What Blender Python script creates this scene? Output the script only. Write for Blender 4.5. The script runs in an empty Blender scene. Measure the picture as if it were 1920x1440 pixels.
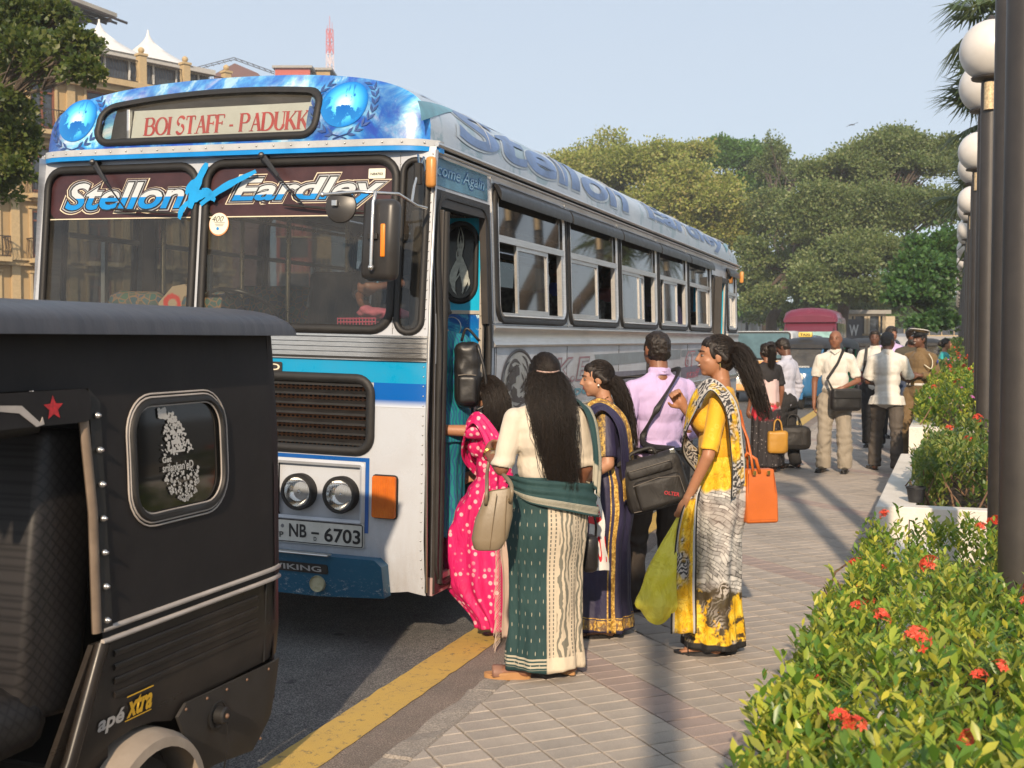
import bpy, bmesh, math, random
import numpy as np
from mathutils import Vector, Matrix, Quaternion, Euler
from mathutils.geometry import tessellate_polygon
import mathutils.noise as mn
PI = math.pi
R = math.radians
S = bpy.context.scene
C = S.collection
rnd = random.Random(7)
rng = np.random.default_rng(7)
V = Vector
# ------------------------------------------------------------------ camera
FPX = 2150.0
YAW = R(19.7)
PITCH = math.atan(82 / FPX)
CAMH = 1.7
cd = bpy.data.cameras.new("camera")
cam = bpy.data.objects.new("camera", cd)
C.objects.link(cam)
cam.location = (0, 0, CAMH)
cam.rotation_euler = (PI / 2 - PITCH, 0, YAW)
cd.sensor_width = 36.0
cd.lens = FPX / 1920 * 36
cd.clip_start = 0.05
cd.clip_end = 3000
cd.dof.use_dof = True
cd.dof.focus_distance = 6.4
cd.dof.aperture_fstop = 6.3
S.camera = cam
# ------------------------------------------------------------------ sky and sun
SUN_EL = R(27)
SUN_AZ = R(167)       # compass bearing of the sun, clockwise from +Y: behind the camera, a little to the right
w = bpy.data.worlds.new("World")
S.world = w
w.use_nodes = True
nt = w.node_tree
sky = nt.nodes.new("ShaderNodeTexSky")
sky.sky_type = 'NISHITA'
sky.sun_disc = False
sky.sun_elevation = SUN_EL
sky.sun_rotation = SUN_AZ
sky.air_density = 1.0
sky.dust_density = 1.0
sky.ozone_density = 1.6
bg = nt.nodes["Background"]
hsv = nt.nodes.new("ShaderNodeHueSaturation")
hsv.inputs['Saturation'].default_value = 0.8
nt.links.new(sky.outputs[0], hsv.inputs['Color'])
# evenly hazy air over the whole dome: the clear-sky model thinned with pale blue haze
hz_ = nt.nodes.new("ShaderNodeMix"); hz_.data_type = 'RGBA'
hz_.inputs[0].default_value = 0.70
hz_.inputs[7].default_value = (5.0, 5.85, 6.9, 1)
nt.links.new(hsv.outputs[0], hz_.inputs[6])
nt.links.new(hz_.outputs[2], bg.inputs[0])
bg.inputs[1].default_value = 0.104
sd = bpy.data.lights.new("sun", 'SUN')
sun = bpy.data.objects.new("sun", sd)
C.objects.link(sun)
sd.energy = 4.6
sd.angle = R(0.9)
sd.color = (1.0, 0.80, 0.58)
sv = V((math.sin(SUN_AZ) * math.cos(SUN_EL), math.cos(SUN_AZ) * math.cos(SUN_EL), math.sin(SUN_EL)))
sun.rotation_euler = sv.to_track_quat('Z', 'Y').to_euler()
sun.location = (4, -8, 8)
S.view_settings.view_transform = 'Standard'
S.view_settings.look = 'None'
S.view_settings.exposure = 0.38
S.view_settings.gamma = 1
S.render.engine = 'CYCLES'
S.cycles.use_denoising = True
S.cycles.max_bounces = 7
S.cycles.transparent_max_bounces = 16
S.cycles.diffuse_bounces = 3
S.cycles.glossy_bounces = 3
S.cycles.transmission_bounces = 3
S.cycles.caustics_reflective = False
S.cycles.caustics_refractive = False
S.cycles.sample_clamp_indirect = 6
# ------------------------------------------------------------------ bookkeeping
def tag(o, label=None, cat=None, group=None, kind=None):
 if label: o['label'] = label
 if cat: o['category'] = cat
 if group: o['group'] = group
 if kind: o['kind'] = kind
 return o
def thing(name, label, cat, loc=(0, 0, 0), rz=0, group=None, kind=None):
 o = bpy.data.objects.new(name, None)
 C.objects.link(o)
 o.empty_display_size = 0.1
 o.location = loc
 o.rotation_euler = (0, 0, rz)
 return tag(o, label, cat, group, kind)
def link(name, me, mat=None, parent=None, loc=None, rot=None, kind=None, smooth=None):
 o = bpy.data.objects.new(name, me)
 C.objects.link(o)
 if mat is not None:
  for m in (mat if isinstance(mat, (list, tuple)) else [mat]):
   me.materials.append(m)
 if parent is not None: o.parent = parent
 if loc is not None: o.location = loc
 if rot is not None: o.rotation_euler = rot
 if kind: o['kind'] = kind
 if smooth: shade(me, smooth)
 return o
def shade(me, ang=True):
 if not len(me.polygons): return
 me.polygons.foreach_set('use_smooth', [True] * len(me.polygons))
 if ang is not True:
  me.set_sharp_from_angle(angle=R(ang))
def copy_tree(o, parent=None, loc=None, rz=None, label=None):
 c = o.copy()
 C.objects.link(c)
 if parent is not None: c.parent = parent
 if loc is not None: c.location = loc
 if rz is not None: c.rotation_euler = (0, 0, rz)
 if label: c['label'] = label
 for ch in list(o.children):
  copy_tree(ch, c)
 return c
# ------------------------------------------------------------------ materials
_m = {}
def rgb(h):
 if isinstance(h, str):
  h = h.lstrip('#')
  v = [int(h[i:i + 2], 16) / 255 for i in (0, 2, 4)]
  return tuple(x / 12.92 if x <= .04045 else ((x + .055) / 1.055) ** 2.4 for x in v) + (1,)
 return tuple(h)[:3] + (1,)
class N:
 """small node-graph helper"""
 def __init__(s, name):
  s.m = bpy.data.materials.new(name)
  s.m.use_nodes = True
  s.t = s.m.node_tree
  s.b = s.t.nodes["Principled BSDF"]
  s._co = None
 def n(s, typ, **kw):
  nd = s.t.nodes.new("ShaderNode" + typ)
  for k, v in kw.items():
   if k == 'i':
    for kk, vv in v.items():
     s.put(nd.inputs[kk], vv)
   else:
    setattr(nd, k, v)
  return nd
 def put(s, sock, v):
  if isinstance(v, bpy.types.NodeSocket):
   s.t.links.new(v, sock)
  elif isinstance(v, str):
   sock.default_value = rgb(v)
  elif isinstance(v, (tuple, list)) and sock.type == 'RGBA':
   sock.default_value = rgb(v)
  else:
   sock.default_value = v
 def co(s, kind='Object'):
  if s._co is None: s._co = s.n('TexCoord')
  return s._co.outputs[kind]
 def map(s, scale=(1, 1, 1), rot=(0, 0, 0), loc=(0, 0, 0), src=None):
  if not isinstance(scale, (tuple, list)): scale = (scale,) * 3
  nd = s.n('Mapping')
  s.put(nd.inputs['Vector'], src or s.co())
  nd.inputs['Scale'].default_value = scale
  nd.inputs['Rotation'].default_value = rot
  nd.inputs['Location'].default_value = loc
  return nd.outputs[0]
 def noise(s, scale=5, detail=4, rough=.55, vec=None, out=0, dist=0):
  nd = s.n('TexNoise')
  s.put(nd.inputs['Vector'], vec or s.co())
  nd.inputs['Scale'].default_value = scale
  nd.inputs['Detail'].default_value = detail
  nd.inputs['Roughness'].default_value = rough
  nd.inputs['Distortion'].default_value = dist
  return nd.outputs[out]
 def vor(s, scale=5, vec=None, out=0, feature='F1', rand=1):
  nd = s.n('TexVoronoi', feature=feature)
  s.put(nd.inputs['Vector'], vec or s.co())
  nd.inputs['Scale'].default_value = scale
  nd.inputs['Randomness'].default_value = rand
  return nd.outputs[out]
 def wave(s, scale=5, vec=None, dist=0, dir='X', detail=2, dscale=1, prof='SIN'):
  nd = s.n('TexWave', bands_direction=dir, wave_profile=prof)
  s.put(nd.inputs['Vector'], vec or s.co())
  nd.inputs['Scale'].default_value = scale
  nd.inputs['Distortion'].default_value = dist
  nd.inputs['Detail'].default_value = detail
  nd.inputs['Detail Scale'].default_value = dscale
  return nd.outputs[1]
 def ramp(s, fac, stops, interp='LINEAR'):
  nd = s.n('ValToRGB')
  cr = nd.color_ramp
  cr.interpolation = interp
  while len(cr.elements) < len(stops): cr.elements.new(0.5)
  for e, (p, c) in zip(cr.elements, stops):
   e.position = p
   e.color = rgb(c) if not isinstance(c, (int, float)) else (c, c, c, 1)
  s.put(nd.inputs[0], fac)
  return nd.outputs[0]
 def mix(s, fac, a, b, blend='MIX'):
  nd = s.n('Mix', data_type='RGBA', blend_type=blend)
  s.put(nd.inputs[0], fac)
  s.put(nd.inputs[6], a)
  s.put(nd.inputs[7], b)
  return nd.outputs[2]
 def math(s, op, a, b=0.0, clamp=False):
  nd = s.n('Math', operation=op, use_clamp=clamp)
  s.put(nd.inputs[0], a)
  s.put(nd.inputs[1], b)
  return nd.outputs[0]
 def sep(s, vec=None):
  nd = s.n('SeparateXYZ')
  s.put(nd.inputs[0], vec or s.co())
  return nd.outputs
 def band(s, v, a, b, soft=0.002):
  """1 where a < v < b"""
  x = s.n('MapRange', clamp=True, i={0: v, 1: a - soft, 2: a + soft}).outputs[0]
  y = s.n('MapRange', clamp=True, i={0: v, 1: b - soft, 2: b + soft}).outputs[0]
  return s.math('SUBTRACT', x, y, True)
 def bump(s, h, strength=.3, dist=.01):
  nd = s.n('Bump')
  nd.inputs['Strength'].default_value = strength
  nd.inputs['Distance'].default_value = dist
  s.put(nd.inputs['Height'], h)
  s.t.links.new(nd.outputs[0], s.b.inputs['Normal'])
 def set(s, col=None, rough=None, metal=None, **kw):
  if col is not None: s.put(s.b.inputs['Base Color'], col)
  if rough is not None: s.put(s.b.inputs['Roughness'], rough)
  if metal is not None: s.put(s.b.inputs['Metallic'], metal)
  for k, v in kw.items():
   s.put(s.b.inputs[k.replace('_', ' ')], v)
  return s.m
def mat(name, col, rough=.5, metal=0, var=.12, nscale=8, bump=0, bscale=60, bdist=.004, **kw):
 """plain procedural material with slight colour and gloss variation"""
 if name in _m: return _m[name]
 g = N(name)
 c = rgb(col)
 f = g.noise(nscale, 5, .6)
 lo = tuple(x * (1 - var) for x in c[:3]); hi = tuple(min(1, x * (1 + var)) for x in c[:3])
 g.set(g.ramp(f, [(.3, lo), (.7, hi)]), g.ramp(f, [(.3, max(0, rough - .06)), (.7, min(1, rough + .06))]), metal, **kw)
 if bump: g.bump(g.noise(bscale, 4, .6), bump, bdist)
 _m[name] = g.m
 return g.m
def glass(name, tint, refl=.5, rough=.02, alpha=.0, dirt=.06):
 if name in _m: return _m[name]
 g = N(name)
 t = g.t
 t.nodes.remove(g.b)
 tr = g.n('BsdfTransparent', i={0: tint})
 gl = g.n('BsdfGlossy', i={'Roughness': rough})
 df = g.n('BsdfDiffuse', i={0: '#9a948a'})
 fr = g.n('Fresnel', i={0: 1.5})
 f = g.math('MULTIPLY', fr.outputs[0], refl * 2, True)
 m1 = g.n('MixShader'); t.links.new(f, m1.inputs[0]); t.links.new(tr.outputs[0], m1.inputs[1]); t.links.new(gl.outputs[0], m1.inputs[2])
 d = g.ramp(g.noise(3, 6, .7), [(.35, dirt * .4), (.8, dirt * 1.8)])
 m2 = g.n('MixShader'); t.links.new(d, m2.inputs[0]); t.links.new(m1.outputs[0], m2.inputs[1]); t.links.new(df.outputs[0], m2.inputs[2])
 t.links.new(m2.outputs[0], t.nodes['Material Output'].inputs[0])
 _m[name] = g.m
 return g.m
# ------------------------------------------------------------------ mesh builders
def mesh(name, vs, fs):
 me = bpy.data.meshes.new(name)
 me.from_pydata([tuple(v) for v in vs], [], fs)
 me.update()
 return me
class MB:
 def __init__(s):
  s.v = []; s.f = []
 def add(s, vs, fs, M=None):
  k = len(s.v)
  s.v += [tuple(M @ V(v)) for v in vs] if M else [tuple(v) for v in vs]
  s.f += [tuple(i + k for i in f) for f in fs]
  return s
 def box(s, c, d, M=None, ch=0.0):
  """box centre c, full size d, optional chamfer"""
  x, y, z = (a / 2 for a in d)
  if ch <= 0:
   vs = [(c[0] + i * x, c[1] + j * y, c[2] + k * z) for i in (-1, 1) for j in (-1, 1) for k in (-1, 1)]
   fs = [(0, 1, 3, 2), (4, 6, 7, 5), (0, 4, 5, 1), (2, 3, 7, 6), (0, 2, 6, 4), (1, 5, 7, 3)]
   return s.add(vs, fs, M)
  bm = bmesh.new()
  bmesh.ops.create_cube(bm, size=1)
  for v in bm.verts: v.co = V((v.co.x * d[0], v.co.y * d[1], v.co.z * d[2]))
  bmesh.ops.bevel(bm, geom=list(bm.edges), offset=ch, segments=2, affect='EDGES', profile=.5)
  for v in bm.verts: v.co += V(c)
  return s.bm(bm, M)
 def bm(s, bm, M=None):
  bm.verts.index_update()
  s.add([v.co.copy() for v in bm.verts], [[v.index for v in f.verts] for f in bm.faces], M)
  bm.free()
  return s
 def tube(s, pts, r, n=8, cap=True, ry=None, up=None):
  """tube through points, radius r (float or list), optional flattened second radius"""
  pts = [V(p) for p in pts]
  m = len(pts)
  rs = r if isinstance(r, (list, tuple)) else [r] * m
  r2 = ry if isinstance(ry, (list, tuple)) else ([ry] * m if ry else rs)
  k = len(s.v)
  prev = None
  for i, p in enumerate(pts):
   t = (pts[min(i + 1, m - 1)] - pts[max(i - 1, 0)])
   if t.length < 1e-9: t = V((0, 0, 1))
   t.normalize()
   if up is not None: a = V(up)
   elif prev is None: a = V((1, 0, 0)) if abs(t.x) < .8 else V((0, 1, 0))
   else: a = prev
   a = (a - t * a.dot(t))
   if a.length < 1e-6: a = V((0, 1, 0)) - t * t.y
   a.normalize(); b = t.cross(a); prev = a
   for j in range(n):
    q = 2 * PI * j / n
    s.v.append(tuple(p + a * (math.cos(q) * rs[i]) + b * (math.sin(q) * r2[i])))
  for i in range(m - 1):
   for j in range(n):
    a0 = k + i * n + j; a1 = k + i * n + (j + 1) % n
    s.f.append((a0, a1, a1 + n, a0 + n))
  if cap:
   s.f.append(tuple(k + j for j in reversed(range(n))))
   s.f.append(tuple(k + (m - 1) * n + j for j in range(n)))
  return s
 def cyl(s, a, b, r, n=16): return s.tube([a, b], r, n)
 def lathe(s, prof, n=16, c=(0, 0, 0), M=None, cap=True):
  k = len(s.v); vs = []; fs = []
  for (r, z) in prof:
   for j in range(n):
    q = 2 * PI * j / n
    vs.append((c[0] + r * math.cos(q), c[1] + r * math.sin(q), c[2] + z))
  for i in range(len(prof) - 1):
   for j in range(n):
    a = i * n + j; b = i * n + (j + 1) % n
    fs.append((a, b, b + n, a + n))
  if cap:
   fs.append(tuple(reversed(range(n)))); fs.append(tuple((len(prof) - 1) * n + j for j in range(n)))
  return s.add(vs, fs, M)
 def ell(s, c, r, rot=None, nu=16, nv=10):
  M = Matrix.Translation(V(c)) @ (rot.to_matrix().to_4x4() if rot is not None and hasattr(rot, 'to_matrix') else (rot.to_4x4() if rot is not None else Matrix.Identity(4)))
  if not isinstance(r, (list, tuple)): r = (r, r, r)
  vs = [(0, 0, -r[2])]; fs = []
  for i in range(1, nv):
   t = PI * i / nv
   for j in range(nu):
    q = 2 * PI * j / nu
    vs.append((r[0] * math.sin(t) * math.cos(q), r[1] * math.sin(t) * math.sin(q), -r[2] * math.cos(t)))
  vs.append((0, 0, r[2]))
  for j in range(nu): fs.append((0, 1 + (j + 1) % nu, 1 + j))
  for i in range(nv - 2):
   for j in range(nu):
    a = 1 + i * nu + j; b = 1 + i * nu + (j + 1) % nu
    fs.append((a, b, b + nu, a + nu))
  e = len(vs) - 1; o = 1 + (nv - 2) * nu
  for j in range(nu): fs.append((o + j, o + (j + 1) % nu, e))
  return s.add(vs, fs, M)
 def cap(s, a, b, ra, rb, n=12):
  """tapered capsule with round ends"""
  a = V(a); b = V(b); d = b - a; L = d.length
  if L < 1e-6: return s.ell(a, ra)
  q = d.to_track_quat('Z', 'Y').to_matrix().to_4x4()
  prof = [(max(1e-4, ra * math.cos(t)), ra * math.sin(t)) for t in (-1.45, -1.0, -.5)] + [(ra, 0), (rb, L)] + [(max(1e-4, rb * math.cos(t)), L + rb * math.sin(t)) for t in (.5, 1.0, 1.45)]
  return s.lathe(prof, n, M=Matrix.Translation(a) @ q)
 def poly(s, pts2, d0, d1, fn):
  """prism of a 2D outline; fn(u,v,d)->xyz"""
  n = len(pts2); k = len(s.v)
  s.v += [tuple(fn(u, v, d0)) for u, v in pts2] + [tuple(fn(u, v, d1)) for u, v in pts2]
  s.f.append(tuple(k + i for i in reversed(range(n)))); s.f.append(tuple(k + n + i for i in range(n)))
  for i in range(n):
   j = (i + 1) % n
   s.f.append((k + i, k + j, k + n + j, k + n + i))
  return s
 def me(s, name): return mesh(name, s.v, s.f)
 def build(s, name, m=None, parent=None, smooth=None, **kw):
  return link(name, s.me(name), m, parent, smooth=smooth, **kw)
def rrect(x0, z0, x1, z1, r=.05, n=5, rr=None):
 """rounded rectangle outline, ccw"""
 r = min(r, abs(x1 - x0) / 2 - 1e-4, abs(z1 - z0) / 2 - 1e-4)
 out = []
 for (cx, cz, a0) in ((x1 - r, z0 + r, -PI / 2), (x1 - r, z1 - r, 0), (x0 + r, z1 - r, PI / 2), (x0 + r, z0 + r, PI)):
  for i in range(n + 1):
   a = a0 + PI / 2 * i / n
   out.append((cx + r * math.cos(a), cz + r * math.sin(a)))
 return out
def fill2d(outer, holes=(), cutx=(), cutz=()):
 """2D region with holes -> (verts2, faces), cut along lines so that it can be bent"""
 loops = [[V((p[0], p[1], 0)) for p in outer]] + [[V((p[0], p[1], 0)) for p in h] for h in holes]
 tris = tessellate_polygon(loops)
 flat = [p for l in loops for p in l]
 bm = bmesh.new()
 vs = [bm.verts.new(p) for p in flat]
 for t in tris:
  try: bm.faces.new([vs[i] for i in t])
  except ValueError: pass
 cut_bm(bm, cutx, cutz)
 for f in bm.faces:
  if f.normal.z < 0: f.normal_flip()
 return bm
def cut_bm(bm, cutx=(), cutz=()):
 for x in cutx:
  bmesh.ops.bisect_plane(bm, geom=bm.verts[:] + bm.edges[:] + bm.faces[:], plane_co=(x, 0, 0), plane_no=(1, 0, 0), dist=1e-5)
 for z in cutz:
  bmesh.ops.bisect_plane(bm, geom=bm.verts[:] + bm.edges[:] + bm.faces[:], plane_co=(0, z, 0), plane_no=(0, 1, 0), dist=1e-5)
 bm.normal_update()
def fr(a, b, step):
 n = max(1, int(round(abs(b - a) / step)))
 return [a + (b - a) * i / n for i in range(1, n)]
def sheet(name, outer, holes, fn, mat_, parent, step=(None, None), thick=0.0, smooth=30, off=0.0, flip=False, kind=None, cuts=None):
 """panel following the surface fn(u,v,d); d grows outwards"""
 us = [p[0] for p in outer]; zs = [p[1] for p in outer]
 bm = fill2d(outer, holes, cuts if cuts else fr(min(us), max(us), step[0]) if step[0] else (), fr(min(zs), max(zs), step[1]) if step[1] else ())
 if thick:
  r = bmesh.ops.extrude_face_region(bm, geom=bm.faces[:])
  top = [e for e in r['geom'] if isinstance(e, bmesh.types.BMVert)]
  ts = set(top)
  for v in bm.verts: v.co.z = off + (thick if v in ts else 0)
 else:
  for v in bm.verts: v.co.z = off
 for v in bm.verts:
  v.co = V(fn(v.co.x, v.co.y, v.co.z))
 bmesh.ops.recalc_face_normals(bm, faces=bm.faces[:]) if thick else None
 if flip: bmesh.ops.reverse_faces(bm, faces=bm.faces[:])
 me = bpy.data.meshes.new(name)
 bm.to_mesh(me); bm.free()
 return link(name, me, mat_, parent, smooth=smooth, kind=kind)
def ring(name, loop, fn, r, mat_, parent, n=6, off=0.0, sq=1.0):
 """closed moulding (rubber seal) along a 2D loop on a surface"""
 m = len(loop); vs = []; fs = []
 for i, (u, v) in enumerate(loop):
  a = loop[(i - 1) % m]; b = loop[(i + 1) % m]
  t = V((b[0] - a[0], b[1] - a[1])); t.normalize()
  nx, nz = t.y, -t.x
  for j in range(n):
   q = 2 * PI * j / n
   vs.append(fn(u + nx * r * math.cos(q), v + nz * r * math.cos(q), off + r * sq * math.sin(q)))
 for i in range(m):
  for j in range(n):
   a0 = i * n + j; a1 = i * n + (j + 1) % n; b0 = ((i + 1) % m) * n + j; b1 = ((i + 1) % m) * n + (j + 1) % n
   fs.append((a0, a1, b1, b0))
 return link(name, mesh(name, vs, fs), mat_, parent, smooth=60)
def densify(loop, step):
 out = []
 for i in range(len(loop)):
  a = loop[i]; b = loop[(i + 1) % len(loop)]
  d = math.hypot(b[0] - a[0], b[1] - a[1]); k = max(1, int(d / step))
  for j in range(k): out.append((a[0] + (b[0] - a[0]) * j / k, a[1] + (b[1] - a[1]) * j / k))
 return out
# ------------------------------------------------------------------ lettering
def text_bm(s, size=1.0, shear=0.0, offset=0.0, sx=1.0, align='LEFT', space=1.0, cutx=None, cutz=None, fit=None, res=4):
 c = bpy.data.curves.new("t", 'FONT')
 c.body = s; c.size = size; c.shear = shear; c.offset = offset; c.align_x = align; c.space_character = space
 c.resolution_u = res; c.fill_mode = 'BOTH' if False else 'FRONT'
 o = bpy.data.objects.new("t", c)
 C.objects.link(o)
 dg = bpy.context.evaluated_depsgraph_get()
 me = bpy.data.meshes.new_from_object(o.evaluated_get(dg))
 bm = bmesh.new(); bm.from_mesh(me)
 bpy.data.objects.remove(o); bpy.data.curves.remove(c); bpy.data.meshes.remove(me)
 bmesh.ops.remove_doubles(bm, verts=bm.verts[:], dist=1e-5)
 if fit:   # (x0,z0,x1,z1)
  xs = [v.co.x for v in bm.verts]; ys = [v.co.y for v in bm.verts]
  a, b, c_, d = min(xs), min(ys), max(xs), max(ys)
  for v in bm.verts:
   v.co.x = fit[0] + (v.co.x - a) / (c_ - a) * (fit[2] - fit[0])
   v.co.y = fit[1] + (v.co.y - b) / (d - b) * (fit[3] - fit[1])
 else:
  for v in bm.verts: v.co.x *= sx
 xs = [v.co.x for v in bm.verts]; ys = [v.co.y for v in bm.verts]
 cut_bm(bm, fr(min(xs), max(xs), cutx) if cutx else (), fr(min(ys), max(ys), cutz) if cutz else ())
 for f in bm.faces:
  if f.normal.z < 0: f.normal_flip()
 return bm
def letters(name, bm, fn, mat_, parent, off=.002, flip=False):
 for v in bm.verts: v.co = V(fn(v.co.x, v.co.y, off))
 if flip: bmesh.ops.reverse_faces(bm, faces=bm.faces[:])
 me = bpy.data.meshes.new(name); bm.to_mesh(me); bm.free()
 return link(name, me, mat_, parent)
def plane_fn(o, ux, uz):
 o = V(o); ux = V(ux).normalized(); uz = V(uz).normalized(); n = ux.cross(uz)
 return lambda u, v, d: o + ux * u + uz * v + n * d
# ------------------------------------------------------------------ remeshing (continuous bodies and garments)
def remesh(mb, voxel, smooth=4, name='body', disp=None, adapt=0):
 me = mb.me(name)
 o = bpy.data.objects.new(name, me)
 C.objects.link(o)
 m = o.modifiers.new('r', 'REMESH'); m.mode = 'VOXEL'; m.voxel_size = voxel; m.use_smooth_shade = True; m.adaptivity = adapt
 if smooth:
  q = o.modifiers.new('s', 'SMOOTH'); q.factor = .5; q.iterations = smooth
 dg = bpy.context.evaluated_depsgraph_get()
 out = bpy.data.meshes.new_from_object(o.evaluated_get(dg))
 bpy.data.objects.remove(o); bpy.data.meshes.remove(me)
 if disp is not None:
  n = len(out.vertices)
  co = np.empty(n * 3); out.vertices.foreach_get('co', co); co = co.reshape(-1, 3)
  no = np.empty(n * 3); out.vertices.foreach_get('normal', no); no = no.reshape(-1, 3)
  co = disp(co, no)
  out.vertices.foreach_set('co', co.ravel()); out.update()
 shade(out)
 out.name = name
 return out
def world_at(px, py, z):
 """ground-plan helper used while measuring: picture position + height -> place"""
 a = (px - 960) / FPX; b = -(py - 720) / FPX
 cp, sp = math.cos(PITCH), math.sin(PITCH)
 k = cp + b * sp
 d = (math.cos(YAW) * a - math.sin(YAW) * k, math.sin(YAW) * a + math.cos(YAW) * k, -sp + b * cp)
 t = (z - CAMH) / d[2]
 return d[0] * t, d[1] * t
def at_depth(px, py, Z):
 a = (px - 960) / FPX * Z
 return (math.cos(YAW) * a - math.sin(YAW) * Z, math.sin(YAW) * a + math.cos(YAW) * Z, CAMH + (638 - py) / FPX * Z)
# ================================================================== ground, road, kerb, pavement
def asphalt():
 g = N('asphalt')
 v = g.vor(140); n = g.noise(3, 6, .65); n2 = g.noise(.35, 4, .6)
 base = g.ramp(v, [(.0, (.022, .022, .026)), (.35, (.068, .067, .070)), (.8, (.25, .24, .22))])
 c = g.mix(g.ramp(n, [(.35, 0.0), (.75, .55)]), base, (.035, .034, .036))
 c = g.mix(g.ramp(n2, [(.45, 0.0), (.7, .35)]), c, (.11, .10, .09))
 # oil spots
 sp = g.ramp(g.noise(9, 2, .4), [(.68, 0.0), (.74, .7)])
 c = g.mix(sp, c, (.015, .015, .015))
 g.set(c, .88)
 g.bump(v, .8, .006)
 return g.m
ASPH = asphalt()
def sheet_rect(name, x0, x1, y0, y1, z, m, parent=None, kind='structure', **kw):
 o = link(name, mesh(name, [(x0, y0, z), (x1, y0, z), (x1, y1, z), (x0, y1, z)], [(0, 1, 2, 3)]), m, parent)
 if parent is None and kind: o['kind'] = kind
 return o
GRND = mat('far_ground', (.12, .11, .095), .95, var=.3, nscale=.3)
sheet_rect("ground", -165, 245, -65, 325, -.012, GRND)
sheet_rect('road', -13.5, -1.9, -30, 260, 0, ASPH)
# gutter strip: coarse pinkish concrete between line and kerb
g = N('gutter')
v = g.vor(150); n = g.noise(2.5, 5, .6)
g.set(g.mix(g.ramp(n, [(.4, 0.0), (.8, .6)]), g.ramp(v, [(0, (.11, .088, .076)), (.5, (.25, .20, .17)), (.95, (.42, .35, .30))]), (.10, .09, .085)), .9)
g.bump(v, .9, .008)
GUT = g.m
sheet_rect('gutter_strip', -2.26, -1.9, -30, 120, .004, GUT)
# yellow line with worn edges (a wavy outline, cracks from noise in the paint)
g = N('yellow_paint')
n = g.noise(26, 6, .75); n2 = g.noise(5, 5, .7)
worn = g.math('ADD', g.ramp(n, [(.57, 0.0), (.63, 1.0)]), g.math('MULTIPLY', g.ramp(g.vor(9, feature='DISTANCE_TO_EDGE'), [(.0, .8), (.012, 0.0)]), g.ramp(g.noise(2.5), [(.45, 0.0), (.6, 1.0)])), True)
c = g.mix(g.ramp(n2, [(.3, 0.0), (.7, .5)]), (.55, .36, .085), (.42, .29, .10))
g.set(g.mix(g.math('MULTIPLY', worn, .75), c, (.10, .095, .08)), .75)
g.bump(g.vor(200), .5, .004)
YEL = g.m
mb = MB(); L = []; Rr = []
for i in range(0, 700):
 y = 1.0 + i * .06
 L.append((-2.46 + .008 * mn.noise(V((y * 9, 1, 0))) + .006 * mn.noise(V((y * 40, 4, 0))), y, .008)); Rr.append((-2.235 + .008 * mn.noise(V((y * 8, 7, 0))) + .006 * mn.noise(V((y * 43, 9, 0))), y, .008))
k = len(L)
mb.add(L + Rr, [(i, k + i, k + i + 1, i + 1) for i in range(k - 1)])
o = mb.build('road_line', YEL); o['kind'] = 'structure'
# kerb: concrete stones, chipped
CONC = N('kerb_concrete')
g = CONC
v = g.vor(120); n = g.noise(4, 6, .7)
g.set(g.mix(g.ramp(n, [(.35, 0.0), (.7, .7)]), g.ramp(v, [(0, (.17, .145, .125)), (.8, (.42, .37, .32))]), (.17, .15, .135)), .9)
g.bump(g.noise(45, 6, .7), .7, .012)
KERB = g.m
root = thing('kerb', None, None, (0, 0, 0)); root['kind'] = 'structure'
def chipped_stone(x0, x1, y0, y1, z0, z1, seed):
 bm = bmesh.new()
 bmesh.ops.create_cube(bm, size=1)
 for v_ in bm.verts: v_.co = V((x0 + (v_.co.x + .5) * (x1 - x0), y0 + (v_.co.y + .5) * (y1 - y0), z0 + (v_.co.z + .5) * (z1 - z0)))
 bmesh.ops.bevel(bm, geom=list(bm.edges), offset=.012, segments=1, affect='EDGES')
 bmesh.ops.subdivide_edges(bm, edges=[e for e in bm.edges if e.calc_length() > .3], cuts=6)
 for v_ in bm.verts:
  if v_.co.z > z1 - .02:
   q = mn.noise(V((v_.co.x * 6 + seed, v_.co.y * 7, seed)))
   v_.co.z -= max(0, q) * .018; v_.co.x += q * .008
 me = bpy.data.meshes.new('kerb_stone'); bm.to_mesh(me); bm.free()
 return me
for i in range(46):
 y0 = 1.2 + i * .9
 link('kerb_stone', chipped_stone(-1.93, -1.795, y0 + .004, y0 + .896, -.05, .118, i * 1.7), KERB, root)
# pavement slab and pavers
g = N('joint_sand'); g.set(g.ramp(g.noise(40, 5, .7), [(.3, (.16, .125, .09)), (.7, (.36, .28, .19))]), .95); JOINT = g.m
pav = link('pavement', mesh('pavement', [(-1.79, -6, .108), (8, -6, .108), (8, 160, .108), (-1.79, 160, .108)], [(0, 1, 2, 3)]), JOINT, kind='structure')
def paver_mat(name, a, b, cch):
 g = N(name)
 v = g.vor(330, g.co('Object')); n = g.noise(1.3, 5, .6); oi = g.n('ObjectInfo').outputs['Random']; isl = g.n('NewGeometry').outputs['Random Per Island']
 r = g.math('FRACT', g.math('ADD', oi, isl))
 c = g.mix(r, a, b)
 c = g.mix(g.ramp(v, [(.1, .0), (.7, 1.0)]), g.mix(.35, c, (.06, .055, .05)), g.mix(.25, c, cch))
 c = g.mix(g.ramp(n, [(.45, 0.0), (.75, .45)]), c, (.13, .115, .10))
 st = g.ramp(g.noise(14, 3, .5), [(.66, 0.0), (.75, .35)])
 c = g.mix(st, c, (.07, .06, .055))
 g.set(c, .72)
 g.bump(v, .5, .003)
 return g.m
PG = paver_mat('paver_grey', (.43, .37, .315), (.33, .29, .255), (.67, .59, .51))
PR = paver_mat('paver_red', (.38, .29, .255), (.33, .25, .225), (.56, .46, .41))
A = R(-47); e1 = V((math.cos(A), math.sin(A))); e2 = V((-math.sin(A), math.cos(A)))
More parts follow.
